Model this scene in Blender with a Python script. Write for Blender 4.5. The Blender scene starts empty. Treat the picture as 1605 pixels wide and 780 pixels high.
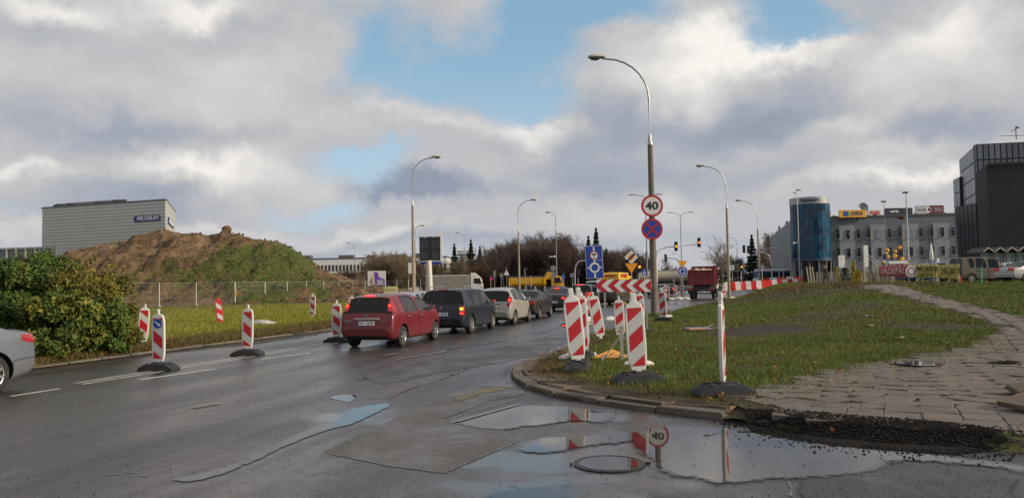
import bpy, bmesh, math, random
import numpy as np
from mathutils import Matrix, Vector
from mathutils.geometry import delaunay_2d_cdt
R = math.radians
sc = bpy.context.scene
col = sc.collection
rnd = random.Random(7)
# ---------------------------------------------------------------- camera
EYE, F, W0, H0 = 1.75, 1190.0, 1605.0, 780.0
PITCH, ROLL = math.atan(54.5 / F), R(-1.0)
CR = Matrix.Rotation(math.pi / 2 + PITCH, 3, 'X') @ Matrix.Rotation(ROLL, 3, 'Z')
cam = bpy.data.cameras.new('camera'); camo = bpy.data.objects.new('camera', cam); col.objects.link(camo)
camo.matrix_world = Matrix.Translation((0, 0, EYE)) @ CR.to_4x4()
cam.sensor_width = 36; cam.lens = 36 * F / W0; cam.clip_end = 6000; cam.clip_start = 0.1
sc.camera = camo
sc.view_settings.view_transform = 'Standard'; sc.view_settings.look = 'None'
sc.view_settings.exposure = 0; sc.view_settings.gamma = 1
# ---------------------------------------------------------------- sun
SUN_EL, SUN_AZ = 22.0, 106.0          # azimuth in degrees clockwise from the view direction (+Y)
sun = bpy.data.lights.new('sun', 'SUN'); so = bpy.data.objects.new('sun', sun); col.objects.link(so)
sun.energy = 4.2; sun.angle = R(6); sun.color = (1.0, 0.85, 0.64)
sd = Vector((math.sin(R(SUN_AZ)) * math.cos(R(SUN_EL)), math.cos(R(SUN_AZ)) * math.cos(R(SUN_EL)), math.sin(R(SUN_EL))))
so.rotation_euler = sd.to_track_quat('Z', 'Y').to_euler()
# ---------------------------------------------------------------- rays (photo pixel -> place)
def ray(px, py):
    d = CR @ Vector((px - W0 / 2, -(py - H0 / 2), -F)); return d / d.y
def gp(px, py, z=0.0):
    d = ray(px, py); k = (z - EYE) / d.z
    return Vector((d.x * k, d.y * k, z))
def at(px, py, Y):
    d = ray(px, py); return Vector((d.x * Y, Y, EYE + d.z * Y))
U = Vector((math.sin(R(15)), math.cos(R(15)), 0)); N = Vector((math.cos(R(15)), -math.sin(R(15)), 0))
def st(s, t, z=0.0): return Vector((U.x * s + N.x * t, U.y * s + N.y * t, z))
def to_st(p): return p[0] * U.x + p[1] * U.y, p[0] * N.x + p[1] * N.y
def ss(x, a, b):
    k = min(1, max(0, (x - a) / (b - a))); return k * k * (3 - 2 * k)
GE = None
def ge_dist(x, y):
    if GE is None or y > 12 or x < 1: return 9.0
    best = 9.0; sg = 1
    for a, b in GE:
        vx, vy = b[0] - a[0], b[1] - a[1]; k = max(0, min(1, ((x - a[0]) * vx + (y - a[1]) * vy) / (vx * vx + vy * vy)))
        d = math.hypot(x - a[0] - k * vx, y - a[1] - k * vy)
        if d < best: best = d; sg = 1 if vx * (y - a[1]) - vy * (x - a[0]) > 0 else -1
    return best * sg
def road_edge(s):
    pts = [(-99, -99), (45, -99), (50, -1.2), (60, .2), (75, 2.2), (95, 5.2), (118, 9.5), (150, 15), (400, 60)]
    for (a, ta), (b, tb) in zip(pts, pts[1:]):
        if a <= s <= b: return ta + (tb - ta) * (s - a) / (b - a)
    return -99
def lawn_h(x, y):
    s, t = to_st((x, y))
    if s > 50: return .12 + (lawn_h0(x, y) - .12) * ss(t - road_edge(s), 0, 3.0)
    return lawn_h0(x, y) * (.02 + .98 * ss(ge_dist(x, y), 0.0, .32))
def lawn_h0(x, y):
    s, t = to_st((x, y))
    b = 0.12 + 1.15 * ss(y + .25 * x, 15, 50) * ss(t, -2.5, 7)
    return b + (0.016 * math.sin(x * 1.3 + y * .4) * math.sin(y * .9 - x * .3) + .004 * math.sin(x * 3.1) * math.sin(y * 2.7)) * ss(t, -2.6, .5) * ss(y, 9, 16)
def tp(px, py, lo=0.0):
    d = ray(px, py); y = 4.0
    while y < 400:
        z = EYE + d.z * y
        if z <= lawn_h(d.x * y, y) + lo: break
        y += 0.04
    return Vector((d.x * y, y, lawn_h(d.x * y, y)))
# ---------------------------------------------------------------- world: physical sky plus a cloud deck
wd = bpy.data.worlds.new('World'); sc.world = wd; wd.use_nodes = True
nt = wd.node_tree; nt.nodes.clear()
class NG:
    def __init__(s, nt): s.nt = nt
    def n(s, t, **k):
        x = s.nt.nodes.new(t)
        for a, b in k.items(): setattr(x, a, b)
        return x
    def put(s, sock, v):
        if isinstance(v, bpy.types.NodeSocket): s.nt.links.new(v, sock)
        elif v is not None: sock.default_value = v
    def m(s, op, a, b=None, c=None, clamp=False):
        x = s.n('ShaderNodeMath', operation=op, use_clamp=clamp)
        for i, v in enumerate((a, b, c)): s.put(x.inputs[i], v)
        return x.outputs[0]
    def v(s, op, a, b=None, out=0):
        x = s.n('ShaderNodeVectorMath', operation=op); s.put(x.inputs[0], a)
        if b is not None: s.put(x.inputs[3 if op == 'SCALE' else 1], b)
        return x.outputs['Value' if op in ('LENGTH', 'DOT_PRODUCT') else 'Vector']
    def noise(s, vec, scale, detail=4, rough=.55, dist=0, color=False):
        x = s.n('ShaderNodeTexNoise'); s.put(x.inputs['Vector'], vec); x.inputs['Scale'].default_value = scale
        x.inputs['Detail'].default_value = detail; x.inputs['Roughness'].default_value = rough; x.inputs['Distortion'].default_value = dist
        return x.outputs['Color' if color else 0]
    def ramp(s, fac, stops, interp='LINEAR'):
        x = s.n('ShaderNodeValToRGB'); s.put(x.inputs[0], fac); cr = x.color_ramp; cr.interpolation = interp
        while len(cr.elements) < len(stops): cr.elements.new(.5)
        for e, (p, c) in zip(cr.elements, stops): e.position = p; e.color = (*c, 1) if len(c) == 3 else c
        return x.outputs[0]
    def mix(s, f, a, b, bt='MIX'):
        x = s.n('ShaderNodeMix', data_type='RGBA', blend_type=bt); s.put(x.inputs[0], f)
        for i, v in ((6, a), (7, b)):
            if isinstance(v, (tuple, list)): v = (*v, 1) if len(v) == 3 else v
            s.put(x.inputs[i], v)
        return x.outputs[2]
    def sm(s, v, a, b, lo=0.0, hi=1.0):
        x = s.n('ShaderNodeMapRange', interpolation_type='SMOOTHSTEP'); s.put(x.inputs[0], v)
        for i, q in enumerate((a, b, lo, hi)): x.inputs[i + 1].default_value = q
        return x.outputs[0]
    def xyz(s, v):
        x = s.n('ShaderNodeSeparateXYZ'); s.put(x.inputs[0], v); return x.outputs
    def comb(s, a, b, c=0.0):
        x = s.n('ShaderNodeCombineXYZ')
        for i, q in enumerate((a, b, c)): s.put(x.inputs[i], q)
        return x.outputs[0]
g = NG(nt)
SKY_S = 0.1
tc = g.n('ShaderNodeTexCoord'); D = tc.outputs['Generated']
dx, dy, dz = g.xyz(D)
az = g.m('ARCTAN2', dx, dy); el = g.m('ARCSINE', dz)
ae = g.comb(az, el, 0)
nz = g.noise(D, 5.0, 6, .6, color=True)
wob = g.v('SCALE', g.v('SUBTRACT', nz, (.5, .5, .5)), .20)
wob2 = g.v('SCALE', g.v('SUBTRACT', g.noise(D, 22.0, 6, .65, color=True), (.5, .5, .5)), .055)
ww = g.v('ADD', g.v('MULTIPLY', wob, (1, .6, 0)), g.v('MULTIPLY', wob2, (1, .8, 0)))
aw = g.v('ADD', ae, ww)
def blobs(lst, vec):
    tot = None
    for (px, py, rx, ry, w) in lst:
        d = ray(px, py).normalized(); a0 = math.atan2(d.x, d.y); e0 = math.asin(d.z)
        q = g.v('MULTIPLY', g.v('SUBTRACT', vec, (a0, e0, 0)), (F / rx * 1.0, F / ry, 0))
        r = g.v('LENGTH', q)
        b = g.m('MULTIPLY', g.sm(r, 0.0, 1.5, 1.0, 0.0), w)
        tot = b if tot is None else g.m('ADD', tot, b)
    return tot
# gaps where the blue shows (photo pixels: centre, radii, strength)
gaps = [(640, 135, 130, 50, 1.0), (780, 120, 120, 65, .85), (860, 60, 100, 60, .75), (850, 175, 110, 35, .7), (600, 235, 120, 22, .5), (550, 265, 110, 38, .85), (640, 60, 150, 40, .42),
        (480, 325, 100, 24, .75), (930, 12, 170, 34, .95), (1215, 25, 90, 50, 1.0), (1290, 60, 90, 25, .7), (30, 320, 70, 25, .55), (40, 215, 60, 30, .25),
        (500, 15, 60, 20, .35), (590, 70, 50, 60, .45), (1590, 150, 60, 14, .3), (1370, 215, 60, 12, .25), (560, 250, 60, 25, .3)]
gap = blobs(gaps, aw)
cnz = g.noise(g.v('MULTIPLY', D, (1, 1, 1.7)), 7.0, 8, .62)
gapn = g.m('ADD', gap, g.m('MULTIPLY', g.m('SUBTRACT', cnz, .5), 1.05))
# away from the view the deck stays as broken as it is in view
far = g.sm(g.m('ABSOLUTE', az), .75, 1.1)
gapn = g.m('ADD', gapn, g.m('MULTIPLY', far, g.m('SUBTRACT', g.m('MULTIPLY', g.noise(D, 2.0, 3, .5), 2.0), .95)))
clear = g.sm(gapn, .22, .98)
# light and dark of the clouds
lights = [(1150, 75, 170, 40, .55), (1270, 85, 70, 25, .35), (1080, 40, 70, 30, .25), (850, 205, 90, 20, .4), (290, 250, 120, 26, .45), (40, 255, 45, 14, .35),
          (60, 10, 90, 22, .45), (290, 8, 110, 25, .5), (1430, 100, 120, 70, .32), (1340, 205, 70, 20, .4), (1380, 240, 80, 20, .2), (700, 200, 80, 14, .25), (1500, 60, 80, 50, .2),
          (120, 130, 220, 50, .08), (400, 150, 120, 70, .18), (1440, 275, 150, 16, .42), (1000, 330, 100, 30, .16), (550, 365, 120, 14, .3), (360, 350, 80, 16, .3), (420, 270, 120, 40, .2), (1050, 130, 100, 35, .25), (640, 180, 70, 12, .2), (30, 360, 60, 16, .2)]
darks = [(40, 165, 150, 30, .16), (280, 200, 200, 18, .16), (640, 295, 120, 24, .75), (960, 175, 80, 45, .30), (1100, 195, 170, 30, .28), (1230, 180, 120, 40, .22), (230, 300, 140, 40, .32),
         (90, 320, 80, 20, .15), (1330, 50, 110, 35, .35), (1250, 140, 60, 30, .12), (1450, 205, 140, 24, .3), (950, 260, 130, 40, .3), (1150, 270, 150, 26, .22), (760, 380, 200, 18, .3), (800, 290, 120, 14, .14), (330, 60, 90, 30, .06), (150, 210, 100, 22, .2), (1560, 250, 80, 14, .2), (60, 60, 60, 20, .1), (480, 390, 150, 12, .2), (1100, 370, 250, 14, .1)]
shade = g.m('SUBTRACT', blobs(lights, aw), blobs(darks, aw))
n2 = g.noise(g.v('MULTIPLY', D, (1, 1, 2.2)), 9.0, 7, .58)
shade = g.m('ADD', g.m('ADD', shade, .47), g.m('MULTIPLY', g.m('SUBTRACT', n2, .5), .45))
cloud = g.ramp(shade, [(0.0, (.29, .335, .415)), (.25, (.40, .43, .49)), (.5, (.54, .54, .555)), (.75, (.70, .685, .67)), (1.0, (.95, .91, .86))])
cloud = g.v('SCALE', cloud, 1.0 / SKY_S)
skyt = g.n('ShaderNodeTexSky', sky_type='NISHITA', sun_disc=False); skyt.sun_elevation = R(SUN_EL); skyt.sun_rotation = R(SUN_AZ)
skyt.air_density = 1.0; skyt.dust_density = .6; skyt.ozone_density = 1.5
skyc = g.mix(.55, skyt.outputs[0], tuple(c / SKY_S for c in (.34, .60, .82)))
skyc = g.mix(g.sm(el, .10, .34, .75, 0.0), skyc, tuple(c / SKY_S for c in (.50, .64, .76)))
cc = g.mix(clear, cloud, skyc)
# paler air low over the horizon
hz = g.sm(el, .0, .12, .45, 0.0)
cc = g.mix(hz, cc, tuple(c / SKY_S for c in (.50, .53, .59)))
bgn = g.n('ShaderNodeBackground'); g.put(bgn.inputs[0], cc); bgn.inputs[1].default_value = SKY_S
out = g.n('ShaderNodeOutputWorld'); nt.links.new(bgn.outputs[0], out.inputs[0])
wd.cycles.sampling_method = 'MANUAL'; wd.cycles.sample_map_resolution = 512
# ---------------------------------------------------------------- materials
MATS = {}
def base_mat(name):
    m = bpy.data.materials.new(name); m.use_nodes = True; t = m.node_tree; g = NG(t)
    return m, g, t.nodes['Principled BSDF']
def pm(name, c, rough=.6, metal=0.0, var=.12, vs=3.0, bump=0.0, bs=40.0, coat=0.0, dirt=0.0, dc=(.09, .07, .05), spec=.5, emit=None, es=0, rv=.1, trans=0):
    if name in MATS: return MATS[name]
    m, g, b = base_mat(name)
    tc = g.n('ShaderNodeTexCoord'); V = tc.outputs['Object']
    n = g.noise(V, vs, 5, .6)
    k = g.m('ADD', g.m('MULTIPLY', g.m('SUBTRACT', n, .5), var * 4), 1.0)
    c4 = g.v('SCALE', c, k); cx = c4
    if dirt:
        dn = g.sm(g.noise(V, vs * .7 + .6, 7, .68, .3), .5, .72, 0, dirt); cx = g.mix(dn, c4, dc)
    g.put(b.inputs['Base Color'], cx)
    g.put(b.inputs['Roughness'], g.m('ADD', g.m('MULTIPLY', g.m('SUBTRACT', g.noise(V, vs * 2.3, 4), .5), rv * 3), rough, clamp=True))
    b.inputs['Metallic'].default_value = metal; b.inputs['Specular IOR Level'].default_value = spec
    b.inputs['Coat Weight'].default_value = coat; b.inputs['Coat Roughness'].default_value = .05
    if bump:
        bn = g.n('ShaderNodeBump'); bn.inputs['Strength'].default_value = bump; bn.inputs['Distance'].default_value = .02
        g.put(bn.inputs['Height'], g.noise(V, bs, 5, .6)); g.put(b.inputs['Normal'], bn.outputs[0])
    if emit: b.inputs['Emission Color'].default_value = (*emit, 1); b.inputs['Emission Strength'].default_value = es
    if trans: b.inputs['Transmission Weight'].default_value = trans
    MATS[name] = m; return m
# ---------------------------------------------------------------- mesh builder
class MB:
    def __init__(s): s.v = []; s.f = []; s.m = []
    def quad(s, pts, m=0):
        i = len(s.v); s.v += [tuple(p) for p in pts]; s.f.append(tuple(range(i, i + len(pts)))); s.m.append(m); return s
    def box(s, c, d, rz=0, m=0, M=None, taper=1.0):
        i = len(s.v); q = Matrix.Rotation(rz, 3, 'Z') if M is None else M; c = Vector(c)
        for z in (-.5, .5):
            k = taper if z > 0 else 1.0
            for x, y in ((-.5, -.5), (.5, -.5), (.5, .5), (-.5, .5)):
                s.v.append(tuple(c + q @ Vector((x * d[0] * k, y * d[1] * k, z * d[2]))))
        for f in ((3, 2, 1, 0), (4, 5, 6, 7), (0, 1, 5, 4), (1, 2, 6, 5), (2, 3, 7, 6), (3, 0, 4, 7)):
            s.f.append(tuple(i + k for k in f)); s.m.append(m)
        return s
    def cyl(s, a, b, r0, r1=None, n=12, m=0, caps=True, ph=0.0):
        a = Vector(a); b = Vector(b); r1 = r0 if r1 is None else r1; d = (b - a).normalized()
        x = d.orthogonal().normalized(); y = d.cross(x); i = len(s.v)
        for p, r in ((a, r0), (b, r1)):
            for k in range(n):
                t = 2 * math.pi * (k + ph) / n; s.v.append(tuple(p + (x * math.cos(t) + y * math.sin(t)) * r))
        for k in range(n):
            k2 = (k + 1) % n; s.f.append((i + k, i + k2, i + n + k2, i + n + k)); s.m.append(m)
        if caps:
            s.f.append(tuple(i + n - 1 - k for k in range(n))); s.m.append(m)
            s.f.append(tuple(i + n + k for k in range(n))); s.m.append(m)
        return s
    def tube(s, pts, r, n=8, m=0):
        pts = [Vector(p) for p in pts]; rs = r if isinstance(r, (list, tuple)) else [r] * len(pts); i = len(s.v)
        ref = Vector((0, 0, 1)) if abs((pts[-1] - pts[0]).normalized().z) < .9 else Vector((0, 1, 0))
        for j, p in enumerate(pts):
            d = (pts[min(j + 1, len(pts) - 1)] - pts[max(j - 1, 0)]).normalized(); x = d.cross(ref).normalized(); y = d.cross(x)
            for k in range(n):
                t = 2 * math.pi * k / n; s.v.append(tuple(p + (x * math.cos(t) + y * math.sin(t)) * rs[j]))
        for j in range(len(pts) - 1):
            for k in range(n):
                k2 = (k + 1) % n; a = i + j * n
                s.f.append((a + k, a + k2, a + n + k2, a + n + k)); s.m.append(m)
        s.f.append(tuple(i + k for k in range(n))); s.m.append(m)
        s.f.append(tuple(i + (len(pts) - 1) * n + n - 1 - k for k in range(n))); s.m.append(m)
        return s
    def prism(s, pts, h, M=None, m=0, ms=None):
        """2-D outline pts in local XZ, thickness h along Y (centred)"""
        i = len(s.v); n = len(pts); M = M or Matrix.Identity(4)
        for y in (-h / 2, h / 2):
            for x, z in pts: s.v.append(tuple(M @ Vector((x, y, z))))
        s.f.append(tuple(i + k for k in range(n))); s.m.append(m)
        s.f.append(tuple(i + n + n - 1 - k for k in range(n))); s.m.append(m)
        for k in range(n):
            k2 = (k + 1) % n; s.f.append((i + k2, i + k, i + n + k, i + n + k2)); s.m.append(m if ms is None else ms)
        return s
    def lathe(s, prof, c=(0, 0, 0), axis='Z', n=20, m=0):
        i = len(s.v); c = Vector(c)
        for r, z in prof:
            for k in range(n):
                t = 2 * math.pi * k / n; a, b = r * math.cos(t), r * math.sin(t)
                s.v.append(tuple(c + (Vector((a, b, z)) if axis == 'Z' else Vector((a, z, b)))))
        for j in range(len(prof) - 1):
            for k in range(n):
                k2 = (k + 1) % n; a = i + j * n; s.f.append((a + k, a + k2, a + n + k2, a + n + k)); s.m.append(m)
        return s
    def ball(s, c, r, n=10, m=0, sq=1.0):
        pr = [(max(1e-4, math.sin(math.pi * j / (n // 2 + 1)) * r), -math.cos(math.pi * j / (n // 2 + 1)) * r * sq) for j in range(n // 2 + 2)]
        return s.lathe(pr, c, 'Z', n, m)
    def mesh(s, name, mats):
        me = bpy.data.meshes.new(name); me.from_pydata(s.v, [], s.f)
        for q in (mats if isinstance(mats, (list, tuple)) else [mats]): me.materials.append(q)
        me.polygons.foreach_set('material_index', s.m)
        return me
    def build(s, name, mats, parent=None, smooth=35, loc=None, bevel=0):
        me = s.mesh(name, mats)
        if smooth:
            me.polygons.foreach_set('use_smooth', [True] * len(me.polygons)); me.update()
            me.set_sharp_from_angle(angle=R(smooth))
        o = bpy.data.objects.new(name, me); col.objects.link(o); o.parent = parent
        if loc: o.location = loc
        if bevel:
            b = o.modifiers.new('bevel', 'BEVEL'); b.width = bevel; b.segments = 2; b.limit_method = 'ANGLE'; b.angle_limit = R(40)
        return o
def tag(o, label=None, cat=None, group=None, kind=None):
    if label: o['label'] = label
    if cat: o['category'] = cat
    if group: o['group'] = group
    if kind: o['kind'] = kind
    return o
def thing(name, label, cat, loc=(0, 0, 0), rz=0, group=None):
    o = bpy.data.objects.new(name, None); col.objects.link(o); o.location = loc; o.rotation_euler = (0, 0, rz)
    o.empty_display_size = .3
    return tag(o, label, cat, group)
def kids(o): return [c for c in ALLK.get(o.name, [])]
ALLK = {}
def copy_tree(o, src_children, parent=None):
    c = o.copy(); col.objects.link(c); c.parent = parent
    for ch in src_children(o): copy_tree(ch, src_children, c)
    return c
def live_children(o): return [c for c in col.objects if c.parent == o]
def dup(o, loc, rz=None, label=None, group=None, scale=None):
    kidmap = {}
    def rec(q):
        kidmap[q.name] = list(q.children)
        for c in q.children: rec(c)
    rec(o)
    c = copy_tree(o, lambda q: kidmap.get(q.name, []))
    c.location = loc
    if rz is not None: c.rotation_euler = (c.rotation_euler[0], c.rotation_euler[1], rz)
    if label: c['label'] = label
    if group: c['group'] = group
    if scale: c.scale = scale if isinstance(scale, (tuple, list)) else (scale,) * 3
    return c
def text(name, s, size, mat, parent=None, M=None, depth=.004, width=None, bold=0.0, shear=0, sx=1.0, align='CENTER'):
    cu = bpy.data.curves.new(name, 'FONT'); cu.body = s; cu.size = size; cu.extrude = depth; cu.align_x = align; cu.align_y = 'CENTER'
    cu.offset = bold; cu.shear = shear; cu.resolution_u = 3
    t = bpy.data.objects.new('t', cu); col.objects.link(t); dg = bpy.context.evaluated_depsgraph_get(); dg.update()
    me = bpy.data.meshes.new_from_object(t.evaluated_get(dg)); bpy.data.objects.remove(t); bpy.data.curves.remove(cu)
    if width:
        xs = [v.co.x for v in me.vertices]; k = width / (max(xs) - min(xs) + 1e-6); me.transform(Matrix.Diagonal((k, 1, 1, 1)))
    if sx != 1: me.transform(Matrix.Diagonal((sx, 1, 1, 1)))
    # font faces lie in XY facing +Z: stand them up to face -Y, then place
    me.transform(Matrix.Rotation(math.pi / 2, 4, 'X'))
    if M is not None: me.transform(M)
    me.materials.clear(); me.materials.append(mat); me.name = name
    o = bpy.data.objects.new(name, me); col.objects.link(o); o.parent = parent
    return o
T = Matrix.Translation
def RX(a): return Matrix.Rotation(R(a), 4, 'X')
def RY(a): return Matrix.Rotation(R(a), 4, 'Y')
def RZ(a): return Matrix.Rotation(R(a), 4, 'Z')
# ================================================================ SETTING: ground, road, kerbs, lawns
def soil_mat(name, cols, scale=1.0, bump=.6, patches=(), pc=(.05, .035, .025), rough=.9, fine=30):
    m, g, b = base_mat(name); P = g.n('ShaderNodeNewGeometry').outputs['Position']
    a = g.noise(P, .35 * scale, 6, .6); c = g.noise(P, 2.2 * scale, 6, .65); f = g.noise(P, fine, 4, .7)
    k = g.m('ADD', g.m('MULTIPLY', a, .45), g.m('ADD', g.m('MULTIPLY', c, .4), g.m('MULTIPLY', f, .25)))
    n = len(cols); colr = g.ramp(k, [(.38 + .3 * i / (n - 1), cc) for i, cc in enumerate(cols)])
    if patches:
        x, y, z = g.xyz(P); tot = None; W = g.v('SCALE', g.v('SUBTRACT', g.noise(P, 1.6, 6, .65, color=True), (.5, .5, .5)), 1.6)
        PW = g.v('ADD', P, W)
        for (cx, cy, rx, ry, w) in patches:
            q = g.v('MULTIPLY', g.v('SUBTRACT', PW, (cx, cy, 0)), (1 / rx, 1 / ry, 0))
            bl = g.m('MULTIPLY', g.sm(g.v('LENGTH', q), .6, 1.25, 1, 0), w); tot = bl if tot is None else g.m('MAXIMUM', tot, bl)
        colr = g.mix(tot, colr, g.ramp(f, [(.3, pc), (.7, tuple(v * 1.7 for v in pc))]))
    g.put(b.inputs['Base Color'], colr); b.inputs['Roughness'].default_value = rough; b.inputs['Specular IOR Level'].default_value = .25
    bn = g.n('ShaderNodeBump'); bn.inputs['Strength'].default_value = bump; bn.inputs['Distance'].default_value = .05
    g.put(bn.inputs['Height'], g.m('ADD', g.m('MULTIPLY', c, .6), f)); g.put(b.inputs['Normal'], bn.outputs[0]); return m
def asphalt(name, dark, light, wet, rough0=.42, streak=True, tint=None, grain=1.0, pools=()):
    m, g, b = base_mat(name); P = g.n('ShaderNodeNewGeometry').outputs['Position']
    mp = g.n('ShaderNodeMapping'); mp.inputs['Rotation'].default_value = (0, 0, R(15)); g.put(mp.inputs[0], P)
    Q = g.v('MULTIPLY', mp.outputs[0], (1.0, .13 if streak else .8, 1)); Q2 = g.v('MULTIPLY', mp.outputs[0], (1.0, .35, 1))
    s1 = g.noise(Q, .9, 6, .6, .4); s2 = g.noise(Q2, .45, 5, .6, .6); f = g.noise(P, 55, 3, .75); f2 = g.noise(P, 190, 2, .7); bl = g.noise(P, 3.0, 6, .6)
    k = g.m('ADD', g.m('ADD', g.m('MULTIPLY', s1, .5), g.m('MULTIPLY', s2, .35)), g.m('MULTIPLY', bl, .15))
    colr = g.ramp(k, [(.36, dark), (.5, tuple((a + c) / 2 for a, c in zip(dark, light))), (.64, light)])
    colr = g.v('SCALE', colr, g.m('ADD', .25, g.m('MULTIPLY', f, 1.5)))
    colr = g.v('SCALE', colr, g.m('ADD', .55, g.m('MULTIPLY', g.noise(P, 22, 3, .8), .9)))
    colr = g.mix(g.sm(f2, .62, .72, 0, .5), colr, (.16, .155, .15))
    colr = g.mix(g.sm(g.noise(P, 26, 3, .8), .66, .74, 0, .6), colr, (.015, .014, .014))
    g.put(b.inputs['Base Color'], colr)
    w = g.sm(g.m('ADD', g.m('MULTIPLY', s1, .55), g.m('ADD', g.m('MULTIPLY', s2, .3), g.m('MULTIPLY', g.noise(P, 6, 5, .7), .18))), .44, .62)
    if pools:
        tot = None; PW = g.v('ADD', P, g.v('SCALE', g.v('SUBTRACT', g.noise(P, 1.1, 6, .65, color=True), (.5, .5, .5)), 2.2))
        for (px_, py_, rx, ry) in pools:
            q = gp(px_, py_); b_ = g.sm(g.v('LENGTH', g.v('MULTIPLY', g.v('SUBTRACT', PW, tuple(q)), (1 / rx, 1 / ry, 0))), .35, 1.3, 1, 0); tot = b_ if tot is None else g.m('MAXIMUM', tot, b_)
        w = g.m('MAXIMUM', w, g.m('MULTIPLY', tot, 1.35))
    rg = g.m('MAXIMUM', g.m('ADD', g.m('MULTIPLY', w, wet - rough0), rough0), .06)
    g.put(b.inputs['Roughness'], g.m('ADD', rg, g.m('MULTIPLY', g.m('SUBTRACT', f, .5), .15), clamp=True))
    pore = g.m('ADD', g.m('ADD', g.m('MULTIPLY', f, .38), g.m('MULTIPLY', g.noise(P, 24, 3, .8), .42)), g.m('MULTIPLY', g.noise(P, 110, 2, .8), .20)); g.put(b.inputs['Specular IOR Level'], g.m('MAXIMUM', g.sm(pore, .40, .58, .14, .9), g.m('MULTIPLY', g.sm(w, .3, .9), .62)))
    bn = g.n('ShaderNodeBump'); bn.inputs['Distance'].default_value = .012
    g.put(bn.inputs['Strength'], g.m('ADD', g.m('MULTIPLY', w, -.35 * grain), .55 * grain)); g.put(bn.inputs['Height'], g.m('ADD', g.m('ADD', f, g.m('MULTIPLY', f2, .4)), g.m('MULTIPLY', g.noise(P, 8, 3), .8)))
    g.put(b.inputs['Normal'], bn.outputs[0]); return m
m_water_key = [None]
def fade(m, width, ns=14.0, amp=.10):
    nt = m.node_tree; g = NG(nt); b = nt.nodes['Principled BSDF']; a = g.n('ShaderNodeAttribute', attribute_name='rim').outputs['Fac']; P = g.n('ShaderNodeNewGeometry').outputs['Position']
    nn = g.m('ADD', g.m('MULTIPLY', g.m('SUBTRACT', g.noise(P, ns, 5, .7), .5), amp * 2), g.m('MULTIPLY', g.m('SUBTRACT', g.noise(P, 1.7, 4, .6), .5), amp * 3))
    k = g.sm(g.m('ADD', a, g.m('MULTIPLY', nn, g.sm(a, 0, width * 2.5, .7, 1))), width * .35, width); tr = g.n('ShaderNodeBsdfTransparent'); mx = g.n('ShaderNodeMixShader'); g.put(mx.inputs[0], g.m('MULTIPLY', k, g.sm(a, 0.0, .02))); nt.links.new(tr.outputs[0], mx.inputs[1]); nt.links.new(b.outputs[0], mx.inputs[2])
    nt.links.new(mx.outputs[0], nt.nodes['Material Output'].inputs[0]); return m
m_road = asphalt('wet_asphalt', (.030, .027, .028), (.080, .074, .075), .16, .36, pools=[(870, 720, 1.6, .8), (960, 695, 1.2, .7), (760, 720, 1.0, .6), (1100, 690, 2, .8), (900, 655, 1.6, .8), (850, 760, 1.6, .5), (570, 650, .8, 1.2), (1000, 500, 2, 6), (870, 555, 1.2, 2)])
m_patch = asphalt('patch_asphalt', (.065, .058, .054), (.115, .102, .093), .30, .55, False, grain=1.5); fade(m_patch, .05, 20, .03)
m_patch2 = asphalt('new_asphalt', (.03, .028, .028), (.06, .056, .055), .30, .5, False, grain=1.6); fade(m_patch2, .12, 9, .10)
m_soil = soil_mat('bare_soil', [(.035, .028, .02), (.075, .058, .04), (.12, .095, .07)])
def sheet(name, pts, mat, z=0.0):
    o = MB().quad([(p[0], p[1], z) for p in pts]).build(name, mat, smooth=0)
    if o.data.polygons[0].normal.z < 0: o.data.flip_normals()
    return tag(o, kind='structure')
m_ground = soil_mat('rough_ground', [(.05, .05, .025), (.08, .075, .035), (.11, .095, .06)], .3)
sheet('ground', [(-1500, -60), (1500, -60), (1500, 4500), (-1500, 4500)], m_ground, -.04)
sheet('road', [st(-25, -15.1), st(130, -15.1), st(130, 14), st(20, 14), Vector((60, 9, 0)), Vector((60, -25, 0))], m_road, 0)
sheet('cross_road', [st(78, -90), st(78, -15.1), st(130, -15.1), st(128, -90)], m_road, 0.0)
sheet('cross_road', [st(97, 14), st(97, 70), st(130, 70), st(130, 14)], m_road, 0.0)
# ---- right-hand lawn terrain
GZ = 0.0
kpix = [(1040, 494), (985, 512), (930, 530), (885, 547), (845, 562), (815, 572), (802, 583), (804, 595), (826, 609), (870, 622), (930, 632), (1000, 642), (1080, 652), (1168, 662)]
kline = [st(118, 9.5), st(95, 5.2), st(75, 2.2), st(60, .2), st(50, -1.2)] + [gp(*p) for p in kpix]
gravel_edge = [gp(*p) for p in [(1185, 668), (1240, 679), (1300, 688), (1380, 695), (1450, 699), (1530, 703), (1605, 711)]]
GE = list(zip([(p.x, p.y) for p in gravel_edge] + [(11, 6.4), (30, 3)], [(p.x, p.y) for p in gravel_edge[1:]] + [(11, 6.4), (30, 3), (130, 0)]))
bound = kline + gravel_edge + [Vector((11, 6.4, 0)), Vector((30, 3, 0)), Vector((130, 0, 0)), Vector((200, 60, 0)), Vector((200, 260, 0)), Vector((60, 260, 0))]
def inside(p, poly):
    c = False; j = len(poly) - 1
    for i in range(len(poly)):
        a, b = poly[i], poly[j]
        if (a[1] > p[1]) != (b[1] > p[1]) and p[0] < (b[0] - a[0]) * (p[1] - a[1]) / (b[1] - a[1]) + a[0]: c = not c
        j = i
    return c
def resample(pl, d):
    out = [pl[0].copy()]; acc = 0
    for a, b in zip(pl, pl[1:]):
        L = (b - a).length; k = d - acc
        while k <= L: out.append(a.lerp(b, k / L)); k += d
        acc = L - (k - d)
    return out
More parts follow.
